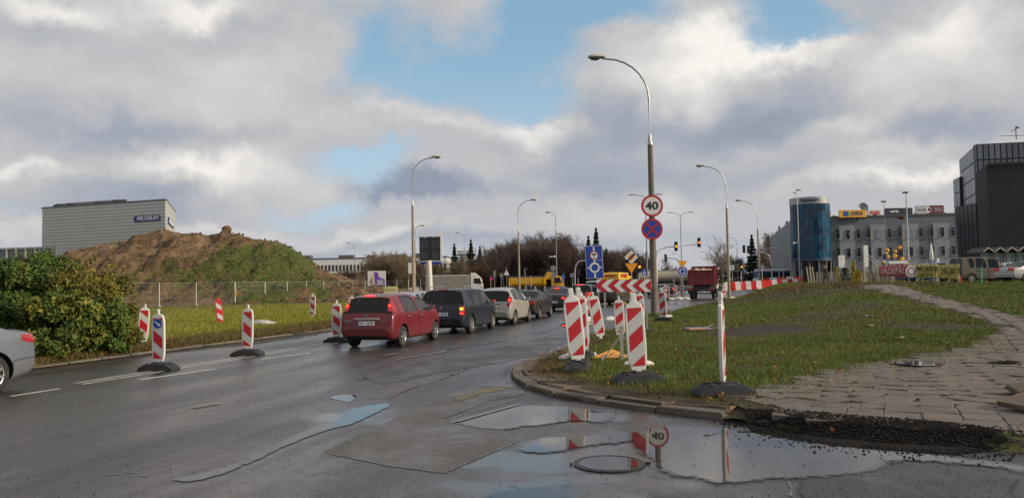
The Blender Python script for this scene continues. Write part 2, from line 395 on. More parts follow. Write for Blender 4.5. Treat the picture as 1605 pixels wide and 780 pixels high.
def cmr(pl, n=6):
    out = []
    for i in range(len(pl) - 1):
        p0, p1, p2, p3 = pl[max(i - 1, 0)], pl[i], pl[i + 1], pl[min(i + 2, len(pl) - 1)]
        for k in range(n):
            t = k / n; out.append(.5 * ((2 * p1) + (p2 - p0) * t + (2 * p0 - 5 * p1 + 4 * p2 - p3) * t * t + (3 * p1 - p0 - 3 * p2 + p3) * t ** 3))
    return out + [pl[-1]]
kcurve = cmr(kline[4:], 6); kfull = [p for p in kline[:4]] + kcurve
bound = kfull + gravel_edge + bound[-6:]
def terrain(name, bound, hfun, mat, grids):
    pts = [Vector((p[0], p[1])) for p in bound]; nb = len(pts)
    for (x0, x1, y0, y1, d, hole) in grids:
        y = y0
        while y < y1:
            x = x0
            while x < x1:
                if not (hole and hole[0] < x < hole[1] and hole[2] < y < hole[3]):
                    q = (x + rnd.uniform(-.2, .2) * d, y + rnd.uniform(-.2, .2) * d)
                    if inside(q, bound): pts.append(Vector(q))
                x += d
            y += d
    v, e, f, *_ = delaunay_2d_cdt(pts, [(i, (i + 1) % nb) for i in range(nb)], [], 1, 1e-4)
    me = bpy.data.meshes.new(name); me.from_pydata([(p.x, p.y, hfun(p.x, p.y)) for p in v], [], [t for t in f]); me.materials.append(mat)
    me.update()
    if me.polygons and sum(p.normal.z for p in me.polygons) < 0: me.flip_normals()
    me.polygons.foreach_set('use_smooth', [True] * len(me.polygons))
    o = bpy.data.objects.new(name, me); col.objects.link(o); return tag(o, kind='structure')
def P2(px, py): q = tp(px, py); return q.x, q.y
mud = []
for (px, py, rx, ry, w) in [(1205, 517, 2.2, 2.4, 1), (1120, 532, 1.0, 1.0, .7), (1475, 512, 1.6, 1.3, .8), (1155, 523, 1.2, 1.5, .95), (1250, 456, 6, 9, .85), (1190, 462, 3, 5, .7), (1330, 478, 1.6, 2.6, .75), (1420, 507, 1.5, 1.4, .85), (1280, 497, 1.3, 2.0, .8), (1110, 486, 1.0, 2.4, .6), (1150, 578, .7, .5, .6), (1240, 562, .9, .5, .6), (880, 596, .5, .5, .6)]:
    x, y = P2(px, py); mud.append((x, y, rx, ry, w))
m_lawn = soil_mat('lawn_soil', [(.06, .045, .022), (.07, .07, .022), (.075, .09, .025), (.10, .11, .035)], 1.0, .8, mud, (.035, .026, .02))
KE = np.array([(p.x, p.y) for p in kcurve])
def lawn_sheet(x, y):
    dk = float(np.hypot(KE[:, 0] - x, KE[:, 1] - y).min()) if y < 40 and x < 12 else 9
    return lawn_h(x, y) - .08 * (1 - ss(dk, .3, .9))
terrain('lawn', bound, lawn_sheet, m_lawn, [(-2, 26, 6, 34, .35, None), (-2, 60, 5, 75, 1.1, (-2, 26, 6, 34)), (-10, 200, 0, 260, 5, (-2, 60, 5, 75))])
# ---- kerb: bed sheet plus every stone
m_kerb = pm('kerb_concrete', (.135, .112, .092), .75, 0, .25, 2.5, .7, 35, dirt=.75, dc=(.075, .058, .045))
def obj_random(m, lo=.75, hi=1.25):
    nt = m.node_tree; g = NG(nt); b = nt.nodes['Principled BSDF']; l = b.inputs['Base Color'].links; PW = g.n('ShaderNodeNewGeometry').outputs['Position']; dn = g.m('MAXIMUM', g.sm(g.noise(PW, .8, 7, .72), .50, .66, 0, .7), g.sm(g.noise(PW, 5, 6, .75), .54, .68, 0, .75))
    oi = g.n('ShaderNodeObjectInfo'); k = g.m('ADD', g.m('MULTIPLY', oi.outputs['Random'], hi - lo), lo)
    src = l[0].from_socket if l else None
    if src: g.put(b.inputs['Base Color'], g.mix(dn, g.v('SCALE', src, k), (.05, .039, .029)))
    return m
obj_random(m_kerb, .8, 1.2)
def strip(name, pl, w0, w1, z0, z1, mat, side=1):
    mb = MB()
    for i in range(len(pl)):
        d = (pl[min(i + 1, len(pl) - 1)] - pl[max(i - 1, 0)]).normalized(); n = Vector((d.y, -d.x, 0)) * side
        mb.v += [tuple(pl[i] + n * w0 + Vector((0, 0, z0))), tuple(pl[i] + n * w1 + Vector((0, 0, z1)))]
        if i: k = 2 * i; mb.f.append((k - 2, k - 1, k + 1, k)); mb.m.append(0)
    o = mb.build(name, mat, smooth=60); o.data.update()
    if sum(p.normal.z for p in o.data.polygons) < 0: o.data.flip_normals()
    return tag(o, kind='structure')
def stone_mesh(name, L, w, h, mat, rag=.012, seg=4):
    bm = bmesh.new(); bmesh.ops.create_cube(bm, size=1)
    bmesh.ops.bevel(bm, geom=bm.edges[:], offset=.04, segments=1, affect='EDGES')
    for v in bm.verts:
        v.co = Vector((v.co.x * L, v.co.y * w, v.co.z * h - h / 2)) + Vector([rnd.uniform(-rag, rag) for _ in range(3)])
    me = bpy.data.meshes.new(name); bm.to_mesh(me); bm.free(); me.materials.append(mat); return me
# kline runs from far to near with the lawn on its left-hand side (east of it)
kerb = strip('kerb', kcurve, -.02, -.62, .02, .125, m_soil)
if True:
    sm_ = [stone_mesh('kerb_stone', .96, .20, .22, m_kerb) for _ in range(6)]
    pl = resample(kcurve, 1.0); m_conc = obj_random(pm('broken_slab', (.12, .092, .07), .85, 0, .25, 3, .8, 30, dirt=.7, dc=(.06, .047, .035)), .75, 1.2)
    fl = [stone_mesh('paver', .93, .52, .07, m_conc, .03) for _ in range(5)]
    for i, (a, b) in enumerate(zip(pl, pl[1:])):
        d = (b - a).normalized(); n = Vector((-d.y, d.x, 0)); mid = (a + b) / 2
        o = bpy.data.objects.new('kerb_stone', sm_[i % 6]); col.objects.link(o); o.parent = kerb
        L = (b - a).length
        o.location = mid + n * .10 + Vector((0, 0, .085 + rnd.uniform(-.022, .012))); o.rotation_euler = (rnd.uniform(-.03, .03), rnd.uniform(-.012, .012), math.atan2(d.y, d.x) + rnd.uniform(-.012, .012))
        if mid.y < 26:
            o = bpy.data.objects.new('paver', fl[i % 5]); col.objects.link(o); o.parent = kerb
            o.location = mid + n * .48 + Vector((0, 0, .094 + rnd.uniform(-.014, .010))); o.rotation_euler = (rnd.uniform(-.02, .02), rnd.uniform(-.02, .02), math.atan2(d.y, d.x) + rnd.uniform(-.03, .03))
# ---- left kerb and verge
def verge_h(x, y):
    s, t = to_st((x, y)); return .05 + .20 * ss(-t, 15.3, 22) + .03 * math.sin(x * .9) * math.sin(y * .7) * ss(-t, 15.3, 17)
m_verge = soil_mat('verge_soil', [(.04, .03, .018), (.07, .07, .022), (.11, .12, .03), (.16, .165, .045)], .8, .7)
vb = [st(-18, -15.25), st(78, -15.25), st(78, -95), st(-18, -60)]
vb = [st(s_, -15.25) for s_ in range(-18, 79, 2)] + [st(78, -95), st(-18, -60)]
terrain('verge', vb, verge_h, m_verge, [(-45, 20, -8, 80, 1.5, None)])
lk = strip('kerb', [st(-18, -15.12), st(78, -15.12)], 0.0, .16, .005, .03, m_soil)
m_kerbl = obj_random(pm('old_kerb_concrete', (.15, .13, .11), .8, 0, .25, 2.5, .7, 35, dirt=.85, dc=(.055, .042, .032)), .75, 1.2)
lm = [stone_mesh('kerb_stone', .97, .16, .16, m_kerbl) for _ in range(5)]
for i in range(80):
    o = bpy.data.objects.new('kerb_stone', lm[i % 5]); col.objects.link(o); o.parent = lk
    o.location = st(i + .5, -15.18, .06 + rnd.uniform(-.03, .015)); o.rotation_euler = (rnd.uniform(-.04, .04), rnd.uniform(-.01, .01), R(75))
# mud washed along the left gutter
def outline(pts, z, jit=.03, n=7, smooth=True):
    pl = [gp(*p, z) for p in pts]; pl = pl + [pl[0]]
    out = []
    m_ = len(pl) - 1
    for i in range(m_):
        p0, p1, p2, p3 = pl[(i - 1) % m_], pl[i], pl[i + 1], pl[(i + 2) % m_]
        for k in range(n):
            t = k / n; q = .5 * ((2 * p1) + (p2 - p0) * t + (2 * p0 - 5 * p1 + 4 * p2 - p3) * t * t + (3 * p1 - p0 - 3 * p2 + p3) * t ** 3) if smooth else p1.lerp(p2, t)
            j = jit * (q - Vector((0, 0, 1.75))).length / 10; out.append(q + Vector((rnd.uniform(-j, j), rnd.uniform(-j * 1.6, j * 1.6), 0)))
    return out
zc_ = [0]
def flat(name, pts, mat, z, jit=.03, smooth=True, n=7):
    zc_[0] += 1; z = z + .0004 * (zc_[0] % 9)
    o = outline(pts, z, jit, n, smooth)
    if mat is m_water_key[0]:
        cn = sum(o, Vector()) / len(o); o = [cn + (p - cn) * (1 + .16 / max(.3, (p - cn).length)) for p in o]
    P0 = [Vector((p.x, p.y)) for p in o]; xs_ = [p.x for p in P0]; ys_ = [p.y for p in P0]; nb = len(P0)
    dst = max(.05, min(.35, math.sqrt((max(xs_) - min(xs_)) * (max(ys_) - min(ys_))) / 28)); yy = min(ys_)
    while yy < max(ys_):
        xx = min(xs_)
        while xx < max(xs_):
            q = (xx + rnd.uniform(-.2, .2) * dst, yy + rnd.uniform(-.2, .2) * dst)
            if inside(q, P0[:nb]): P0.append(Vector(q))
            xx += dst
        yy += dst
    v, e, f, *_ = delaunay_2d_cdt(P0, [(i, (i + 1) % nb) for i in range(nb)], [], 1, 1e-5)
    B_ = np.array([(p.x, p.y) for p in o]); B2 = np.roll(B_, -1, 0); dB = B2 - B_; L2 = (dB ** 2).sum(1) + 1e-12
    def bd(p):
        q = np.array([p.x, p.y]) - B_; k = np.clip((q * dB).sum(1) / L2, 0, 1)[:, None]; return float(np.sqrt(((q - k * dB) ** 2).sum(1)).min())
    me = bpy.data.meshes.new(name); me.from_pydata([(p.x, p.y, z) for p in v], [], f); me.materials.append(mat); me.update()
    at_ = me.attributes.new('rim', 'FLOAT', 'POINT'); at_.data.foreach_set('value', [bd(p) for p in v])
    if sum(p.normal.z for p in me.polygons) < 0: me.flip_normals()
    ob = bpy.data.objects.new(name, me); col.objects.link(ob); return tag(ob, kind='structure')
m_mud = soil_mat('gutter_mud', [(.028, .022, .016), (.05, .04, .03), (.075, .06, .045)], 1, .7, rough=.6)
lg = [st(s_, -14.75 + .3 * rnd.random() + .55 * abs(math.sin(s_ * .35)) * (1 if s_ < 30 else .4)) for s_ in np.arange(-5, 70, .7)] + [st(70, -15.12), st(-5, -15.12)]
v_, e_, f_, *_ = delaunay_2d_cdt([Vector((p.x, p.y)) for p in lg], [(i, (i + 1) % len(lg)) for i in range(len(lg))], [], 1, 1e-5)
me = bpy.data.meshes.new('mud_strip'); me.from_pydata([(p.x, p.y, .004) for p in v_], [], f_); me.materials.append(m_mud)
o = bpy.data.objects.new('mud_strip', me); col.objects.link(o); tag(o, kind='structure')
# ---- patches, puddles, lines
flat('road_patch', [(500, 708), (560, 680), (650, 640), (700, 618), (760, 604), (815, 606), (830, 618), (770, 628), (700, 656), (790, 672), (820, 690), (700, 742), (600, 730)], m_patch, .004, .004, False, 3)
flat('road_patch', [(1233, 748), (1290, 742), (1400, 722), (1500, 735), (1610, 750), (1610, 800), (1250, 800)], m_patch2, .0035, .006, False, 4)
flat('road_patch', [(560, 588), (640, 570), (820, 536), (900, 512), (940, 500), (1000, 490), (1020, 492), (960, 512), (880, 540), (850, 556), (800, 566), (690, 585), (600, 606)], m_patch2, .0035, .004, False, 3)
m_sand = soil_mat('washed_sand', [(.06, .052, .04), (.13, .105, .06), (.22, .17, .085)], 1.5, .4, rough=.5); fade(m_sand, .15, 9, .12)
flat('sand_streak', [(700, 626), (740, 612), (780, 604), (810, 606), (790, 612), (760, 618), (730, 628)], m_sand, .008, .03)
def water_mat():
    m, g, b = base_mat('puddle_water'); P = g.n('ShaderNodeNewGeometry').outputs['Position']
    g.put(b.inputs['Base Color'], g.ramp(g.noise(P, 1.2, 5), [(.35, (.02, .019, .02)), (.65, (.05, .045, .042))]))
    b.inputs['Roughness'].default_value = .015; b.inputs['IOR'].default_value = 1.45
    bn = g.n('ShaderNodeBump'); bn.inputs['Strength'].default_value = .035; bn.inputs['Distance'].default_value = .01
    g.put(bn.inputs['Height'], g.noise(g.v('MULTIPLY', P, (1, .35, 1)), 5, 2)); g.put(b.inputs['Normal'], bn.outputs[0]); return m
m_waterp = water_mat(); m_waters = water_mat(); fade(m_waters, .035, 11, .03); m_water = water_mat(); fade(m_water, .20, 9, .17); m_water_key[0] = m_water
flat('puddle', [(708, 659), (760, 646), (800, 637), (860, 636), (925, 642), (958, 653), (935, 663), (890, 660), (850, 664), (800, 670), (750, 668)], m_water, .008, .012)
flat('puddle', [(812, 703), (850, 687), (900, 683), (960, 677), (1012, 679), (985, 692), (930, 698), (880, 706), (835, 708)], m_water, .008, .012)
flat('puddle', [(1012, 676), (1060, 668), (1140, 670), (1230, 685), (1300, 695), (1390, 705), (1500, 716), (1612, 730), (1612, 749), (1540, 738), (1480, 729), (1400, 722), (1360, 736), (1290, 748), (1236, 749), (1180, 754), (1130, 755), (1085, 746), (1045, 735), (1022, 716), (1000, 692)], m_water, .008, .012)
flat('puddle', [(262, 750), (310, 741), (375, 722), (430, 695), (490, 669), (530, 656), (545, 642), (600, 631), (612, 635), (585, 650), (550, 665), (515, 673), (455, 696), (410, 718), (350, 742), (300, 754)], m_waters, .005, .01)
flat('puddle', [(515, 622), (540, 617), (560, 620), (548, 630), (530, 627)], m_waters, .005, .01)
flat('puddle', [(740, 790), (800, 768), (870, 762), (960, 764), (1012, 775), (1010, 800), (740, 800)], m_water, .008, .012)
flat('puddle', [(838, 574), (858, 560), (880, 546), (900, 540), (890, 548), (872, 556), (858, 568)], m_water, .008, .006)
flat('puddle', [(985, 506), (1030, 494), (1075, 483), (1090, 478), (1070, 488), (1030, 497)], m_water, .008, .006)
0 and flat('puddle', [(690, 543), (760, 530), (830, 517), (838, 519), (770, 533), (700, 547)], m_water, .008, .004)
flat('puddle', [(880, 508), (900, 503), (925, 500), (930, 506), (905, 512), (885, 514)], m_water, .008, .004)
m_paint = pm('road_paint', (.52, .50, .46), .5, 0, .25, 4, .3, 60, dirt=.75, dc=(.10, .095, .09))
def mark(s0, t0, s1, t1, w=.12, z=.006, name='lane_marking', mat=None):
    a, b = st(s0, t0), st(s1, t1); d = (b - a).normalized(); n = Vector((d.y, -d.x, 0)) * w / 2
    o = MB().quad([tuple(p + Vector((0, 0, z))) for p in (a - n, a + n, b + n, b - n)]).build(name, mat or m_paint, smooth=0)
    o.data.update()
    if o.data.polygons[0].normal.z < 0: o.data.flip_normals()
    return tag(o, kind='structure')
def pst(px, py): return to_st(gp(px, py))
for (a, b, w) in [((16, 621), (94, 609), .12), ((219, 595), (338, 578), .13), ((410, 563), (488, 553), .13), ((596, 536), (640, 529), .12)]:
    s0, t0 = pst(*a); s1, t1 = pst(*b); mark(s0, t0, s1, t1, w)
s0, t0 = pst(130, 602); mark(s0, t0, 60, -11.3, .10); mark(s0 + .1, t0 - .28, 60, -11.58, .10)
m_worn = pm('worn_paint', (.20, .195, .185), .5, 0, .3, 5, .3, 60, dirt=.9, dc=(.06, .056, .055))
for (a, b, w) in [((300, 640), (345, 632), .1), ((600, 558), (625, 554), .1), ((622, 564), (690, 553), .1), ((690, 553), (700, 550), .1), ((752, 540), (795, 533), .12), ((838, 524), (862, 519), .1), ((715, 662), (815, 634), .08)]:
    s0, t0 = pst(*a); s1, t1 = pst(*b); mark(s0, t0, s1, t1, w, .018, mat=m_worn)
# sealed cracks and joints
m_crack = pm('crack_tar', (.012, .011, .011), .07, 0, .1)
mb = MB()
def crack(pix, w, rag=.02, z=.0045):
    pl = resample([gp(*p) for p in pix], .12)
    for i in range(len(pl) - 1):
        a, b = pl[i], pl[i + 1]; d = (b - a).normalized(); n = Vector((d.y, -d.x, 0)); w0 = w * rnd.uniform(.3, 1.2)
        if rnd.random() < .12: continue
        j = n * rnd.uniform(-rag, rag); mb.quad([tuple(p + Vector((0, 0, z))) for p in (a + j - n * w0, b + j - n * w0, b + j + n * w0, a + j + n * w0)])
crack([(560, 596), (640, 578), (712, 560), (770, 549), (860, 528), (890, 522)], .03); crack([(575, 594), (650, 571), (665, 566)], .035)
crack([(605, 625), (650, 607), (700, 592), (740, 575)], .02); crack([(560, 626), (620, 624)], .015); crack([(500, 708), (690, 742), (800, 696), (822, 690)], .012)
crack([(1233, 748), (1243, 765), (1238, 780)], .016, .01); crack([(150, 743), (200, 741), (240, 745)], .02, .05); crack([(690, 660), (740, 645), (830, 620)], .018)
crack([(820, 504), (860, 498), (880, 496)], .05, .05); crack([(700, 548), (800, 530), (870, 515)], .03); crack([(800, 760), (860, 776), (900, 780)], .01)
o = mb.build('sealed_cracks', m_crack, smooth=0); tag(o, kind='stuff')
for p in o.data.polygons:
    pass
# ---- manhole cover in the side road
mc = gp(955, 727)
mh = thing('manhole_cover', 'round iron manhole cover under a film of water in the road', 'manhole cover', (mc.x, mc.y, .004))
m_iron = pm('cast_iron', (.03, .028, .027), .35, .6, .2, 20, .3, 80)
m_wetiron = pm('wet_iron', (.035, .034, .036), .08, .3, .2, 9, .25, 30, rv=.05)
MB().lathe([(.30, 0), (.31, .010), (.335, .011), (.345, .006), (.345, 0)], n=48).build('frame', m_iron, mh)
mb = MB().cyl((0, 0, .0), (0, 0, .006), .30, n=40)
for i in range(-5, 6):
    for j in range(-5, 6):
        if i * i + j * j < 26: mb.box((i * .05, j * .05, .007), (.026, .026, .002), R(45))
mb.build('lid', m_wetiron, mh); MB().cyl((0, 0, .004), (0, 0, .0095), .285, n=40).build('water_film', m_waterp, mh)
MB().box((.37, -.01, .008), (.05, .04, .015)).build('hinge', m_iron, mh); MB().box((-.37, .0, .008), (.03, .03, .012)).build('lug', m_iron, mh)
# ---- footpath: soil bed and slabs
ang = R(26); PA = Vector((math.sin(ang), math.cos(ang), 0)); PB = Vector((math.cos(ang), -math.sin(ang), 0))
path_l = [(1176, 662), (1165, 640), (1130, 626), (1190, 607), (1260, 588), (1330, 572), (1420, 560), (1500, 541), (1558, 524), (1566, 514), (1540, 502), (1470, 482), (1400, 463), (1360, 452), (1340, 447)]
path_r = [(1392, 446), (1440, 458), (1500, 473), (1560, 487), (1612, 498)]
pp = [tp(*p) for p in path_l + path_r] + [Vector((22, 19, 0)), Vector((26, 8, 0)), Vector((11, 7.2, 0))] + [gp(1605, 688, .12), gp(1530, 676, .12), gp(1420, 668, .12), gp(1300, 662, .12)]
tag_bed = terrain('footpath', pp, lambda x, y: lawn_h(x, y) + .006, soil_mat('joint_soil', [(.03, .024, .018), (.05, .042, .028), (.06, .06, .03)], 2, .6), [(-2, 28, 6, 30, .35, None), (8, 60, 30, 75, 1.2, None)])
m_slab = obj_random(pm('paving_concrete', (.135, .108, .088), .62, 0, .2, 2.0, .6, 45, dirt=.55, dc=(.085, .066, .052), rv=.2), .86, 1.1)
slabs = [stone_mesh('paving_slab', .395, .49, .06, m_slab, .007) for _ in range(8)]
cells = []
for i in range(-4, 140):
    for j in range(-36, 72):
        q = PA * (i * .5 + (j * .37 % 1) * .3 + 6) + PB * (j * .405 + .15 * math.sin(i * .2))
        if q.y < 6 or q.y > 70 or abs(q.x / max(q.y, 1)) > .73: continue
        if inside(q, pp):
            edge = all(inside(q + Vector(dv), pp) for dv in ((.3, 0, 0), (-.3, 0, 0), (0, .3, 0), (0, -.3, 0)))
            if not edge and rnd.random() < .5: continue
            cells.append((q.length, q))
cells.sort(key=lambda c: c[0]); rest = MB()
def slab_rot(q):
    e = .35; nx = Vector((2 * e, 0, lawn_h0(q.x + e, q.y) - lawn_h0(q.x - e, q.y))); ny = Vector((0, 2 * e, lawn_h0(q.x, q.y + e) - lawn_h0(q.x, q.y - e)))
    return nx.cross(ny).normalized().to_track_quat('Z', 'Y').to_matrix().to_4x4() @ Matrix.Rotation(-ang, 4, 'Z')
for k, (d, q) in enumerate(cells):
    z = lawn_h0(q.x, q.y) + .020 + rnd.uniform(-.004, .004); Mx = T((q.x, q.y, z)) @ slab_rot(q) @ Matrix.Rotation(rnd.uniform(-.012, .012), 4, 'Z') @ Matrix.Rotation(rnd.uniform(-.009, .009), 4, 'X') @ Matrix.Rotation(rnd.uniform(-.009, .009), 4, 'Y')
    if k < 295:
        o = bpy.data.objects.new('paving_slab', slabs[k % 8]); col.objects.link(o); o.parent = tag_bed; o.matrix_world = Mx
    else: rest.box(Mx @ Vector((0, 0, -.03)), (.395, .49, .06), M=Mx.to_3x3())
o = rest.build('paving_slab_field', m_slab, tag_bed, smooth=0); tag(o, kind='stuff')
for (px, py, a, w) in [(1597, 646, 20, .55), (1604, 622, -12, .5)]:
    q = tp(px, py); o = bpy.data.objects.new('loose_slab', stone_mesh('loose_slab', .6, .5, .07, m_conc, .015)); col.objects.link(o)
    o.location = q + Vector((.18, 0, .15)); o.rotation_euler = (R(5), R(-7), R(a)); tag(o, 'broken concrete slab lying tilted at the right edge of the paved path, ' + ('nearer of two' if py > 640 else 'farther of two'), 'slab')
def onpath(px, py, pts, name, mat, lift):
    mbx = MB(); c = tp(px, py); n = len(pts); ring = [c + Vector((x, y, 0)) for x, y in pts]
    mbx.quad([(p.x, p.y, lawn_h(c.x, c.y) + lift) for p in ring]); o = mbx.build(name, mat, smooth=0)
    if o.data.polygons[0].normal.z < 0: o.data.flip_normals()
    return tag(o, kind='structure')
def blobring(rx, ry, j=.2, n=22): return [(rx * math.cos(t) * (1 + rnd.uniform(-j, j)), ry * math.sin(t) * (1 + rnd.uniform(-j, j))) for t in [2 * math.pi * k / n for k in range(n)]]
onpath(1575, 571, blobring(.28, .17), 'puddle', m_waterp, .048); onpath(1440, 573, blobring(.42, .40, .12), 'puddle', m_waterp, .046)
# ---- dark asphalt rubble where the kerb is missing
def rocks(name, pts, mat, sz, zf):
    P = []; Fc = []; oc = [(1, 0, 0), (-1, 0, 0), (0, 1, 0), (0, -1, 0), (0, 0, 1), (0, 0, -1)]; of = [(0, 2, 4), (2, 1, 4), (1, 3, 4), (3, 0, 4), (2, 0, 5), (1, 2, 5), (3, 1, 5), (0, 3, 5)]
    for x, y in pts:
        r = min(sz * 2.4, sz * rnd.lognormvariate(0, .5)); a = rnd.random() * 6.3; i = len(P); ca, sa = math.cos(a), math.sin(a)
        for (u, v, w) in oc:
            k = rnd.uniform(.6, 1.3) * r; P.append((x + (u * ca - v * sa) * k, y + (u * sa + v * ca) * k, zf(x, y) + (w * .7 + .3) * k))
        Fc += [tuple(i + t for t in f) for f in of]
    me = bpy.data.meshes.new(name); me.from_pydata(P, [], Fc); me.materials.append(mat)
    o = bpy.data.objects.new(name, me); col.objects.link(o); return tag(o, kind='stuff')
m_rub = pm('dark_rubble', (.020, .018, .017), .95, 0, .3, 8, .6, 60, spec=.1)
band = [(1165, 652), (1240, 652), (1330, 661), (1420, 667), (1500, 674), (1560, 684), (1582, 694), (1500, 702), (1420, 699), (1330, 693), (1240, 682), (1180, 671)]
bpoly = [gp(*p, .06) for p in band]; xs = [p.x for p in bpoly]; ys = [p.y for p in bpoly]; pts = []
while len(pts) < 15000:
    q = (rnd.uniform(min(xs), max(xs)), rnd.uniform(min(ys), max(ys)))
    if inside(q, bpoly): pts.append(q)
for _ in range(700):
    q = gp(1178, 655, .08); pts.append((q.x + rnd.gauss(0, .16), q.y + rnd.gauss(.05, .12)))
for _ in range(1600):
    q = rnd.choice(bpoly[5:]) .lerp(rnd.choice(bpoly[5:]), rnd.random()); pts.append((q.x + rnd.gauss(0, .15), q.y + rnd.gauss(-.1, .22)))
def bandz(x, y): return .05 + .10 * max(0, min(1, (y - (gravel_edge[0].y - .25 * (x - gravel_edge[0].x)) + .25) / .8)) if inside((x, y), bpoly) else .003
bedp = [p + Vector((rnd.uniform(-.03, .03), rnd.uniform(-.05, .05), 0)) for p in resample([p.copy() for p in bpoly[1:-1]] + [bpoly[1].copy()], .09)]
def bed_z(x, y):
    e_ = min((math.hypot(x - p.x, y - p.y) for p in bedp)); return max(.006, lawn_h(x, y) - .012 + .026 * ss(e_, 0, .14))
terrain('rubble_bed', bedp, bed_z, m_rub, [(2, 8, 5, 10, .09, None)])
rocks('asphalt_rubble', pts, m_rub, .0085, lambda x, y: max(.012, lawn_h(x, y) + .020) if inside((x, y), bound) else .004)
pts = []
for _ in range(1500):
    px, py = rnd.uniform(0, 1605), rnd.uniform(600, 790); q = gp(px, py)
    if not inside(q, bound): pts.append((q.x, q.y))
for _ in range(500):
    q = kcurve[rnd.randrange(20, len(kcurve))]; q2 = (q.x + rnd.gauss(-.1, .12), q.y - abs(rnd.gauss(0, .15)))
    if not inside(q2, bound): pts.append(q2)
rocks('road_crumbs', pts, m_rub, .0042, lambda x, y: .014)
# ================================================================ BUILDINGS
def win_wall(): pass
m_clad = pm('metal_cladding', (.52, .52, .48), .45, .2, .06, 1.5)
m_clady = pm('yellow_cladding', (.62, .50, .05), .5, 0, .05)
m_dark = pm('dark_frame', (.03, .03, .033), .5)
m_glass = pm('dark_window_glass', (.015, .018, .022), .25, 0, .15, .6, rv=.02, spec=.35)
m_white = pm('white_panel', (.68, .69, .70), .5, 0, .08, 1.5)
m_navy = pm('navy_sign', (.02, .035, .16), .45)
m_lett = pm('white_lettering', (.82, .82, .82), .5)
m_roofk = pm('roof_plant', (.10, .105, .11), .6, .2, .2, 2)
# --- warehouse with banded cladding (far left)
Yb = 200.0
A = at(67, 327, Yb); B = at(260, 321.5, Yb - 14); C_ = at(273.5, 330, Yb + 14)
bld = thing('warehouse', 'tall pale warehouse with horizontal cladding and blue name sign behind the earth mound', 'warehouse', (0, 0, 0))
ztop = A.z
def wall_bands(parent, a, b, z0, z1, n, mats, special=None):
    a = Vector((a.x, a.y, 0)); b = Vector((b.x, b.y, 0)); d = b - a; L = d.length; nrm = Vector((d.y, -d.x, 0)).normalized(); h = (z1 - z0) / n; me = {}
    for i in range(n):
        z = z0 + h * i
        o = MB()
        c = (a + b) / 2 + Vector((0, 0, z + h / 2))
        o.box((0, 0, 0), (L, .18, h * .90), m=0)
        ob = o.build('cladding_panel', mats[0], parent, smooth=0); ob.location = c + nrm * .05; ob.rotation_euler = (0, 0, math.atan2(d.y, d.x))
    return nrm
nA = wall_bands(bld, A, B, -1, ztop, 30, [m_clad]); wall_bands(bld, B, C_, -1, ztop, 30, [m_clad])
mb = MB()
ax, bx_, cx_ = Vector((A.x, A.y, 0)), Vector((B.x, B.y, 0)), Vector((C_.x, C_.y, 0)); dx_ = ax + (cx_ - bx_)
core = [(p + (Vector((0, 0, 0)))) for p in (ax, bx_, cx_, dx_)]; cen = sum(core, Vector()) / 4; core = [cen + (p - cen) * .999 for p in core]
i = 0
mb.v = [(p.x, p.y, -1) for p in core] + [(p.x, p.y, ztop - .1) for p in core]
for f in ((0, 1, 5, 4), (1, 2, 6, 5), (2, 3, 7, 6), (3, 0, 4, 7), (4, 5, 6, 7)): mb.f.append(f); mb.m.append(0)
mb.build('wall', pm('clad_joint', (.05, .05, .05), .7), bld, smooth=0)
mb = MB()
for p, q in zip(core, core[1:] + core[:1]):
    d = q - p; mb.box((p + q) / 2 + Vector((0, 0, ztop + .15)), (d.length + .5, .5, .45), math.atan2(d.y, d.x))
mb.build('roof_edge', pm('roof_flashing', (.16, .16, .17), .5), bld, smooth=0)
# the yellow strip of cladding low on the left corner
d = (bx_ - ax).normalized(); yl = MB().box(ax + d * .9 + nA * .2 + Vector((0, 0, 8.6)), (1.8, .12, 7.6), math.atan2(d.y, d.x)).build('yellow_corner_panel', m_clady, bld, smooth=0)
# roof plant behind a screen
f0, f1 = ax + d * 4 + (cx_ - bx_) * .12, ax + d * 28 + (cx_ - bx_) * .12
mb = MB()
for k in range(25):
    p = f0.lerp(f1, k / 24); mb.box(p + Vector((0, 0, ztop + .75)), (.12, .12, 1.4))
mb.box((f0 + f1) / 2 + Vector((0, 0, ztop + 1.4)), ((f1 - f0).length, .12, .12), math.atan2(d.y, d.x)); mb.box((f0 + f1) / 2 + Vector((0, .5, ztop + .7)), ((f1 - f0).length, .05, 1.25), math.atan2(d.y, d.x), m=1)
q = f1 + (cx_ - bx_) * .35; dd = q - f1; mb.box((f1 + q) / 2 + Vector((0, 0, ztop + .7)), (dd.length, .1, 1.3), math.atan2(dd.y, dd.x), m=1)
mb.build('roof_screen', [m_roofk, pm('screen_mesh', (.26, .28, .32), .5, .3, .2, .5)], bld, smooth=0)
for k, w in ((.04, 2.2), (.22, 1.6), (.62, 1.5), (.9, 2.6)):
    p = f0.lerp(f1, k); MB().box(p + Vector((0, -.4, ztop + .55)), (w, 1.2, 1.0)).box(p + Vector((0, -.4, ztop + 1.1)), (w * .8, 1, .12)).build('roof_unit', m_dark, bld, smooth=0)
MB().cyl(cx_ * .4 + bx_ * .6 + Vector((-.5, 0, ztop)), cx_ * .4 + bx_ * .6 + Vector((-.5, 0, ztop + 1.3)), .12).build('vent_pipe', m_dark, bld)
sg = at(224, 342, Yb - 13); t0 = (sg - ax); t0.z = 0; k = t0.dot(d) / (bx_ - ax).length
pc_ = ax + d * t0.dot(d) + nA * .3; pc_.z = sg.z; rz = math.atan2(d.y, d.x); Ms = T(pc_) @ Matrix.Rotation(rz, 4, 'Z')
MB().box((.4, 0, 0), (8.2, .12, 1.5)).build('name_sign', m_navy, bld, smooth=0).matrix_local = Ms
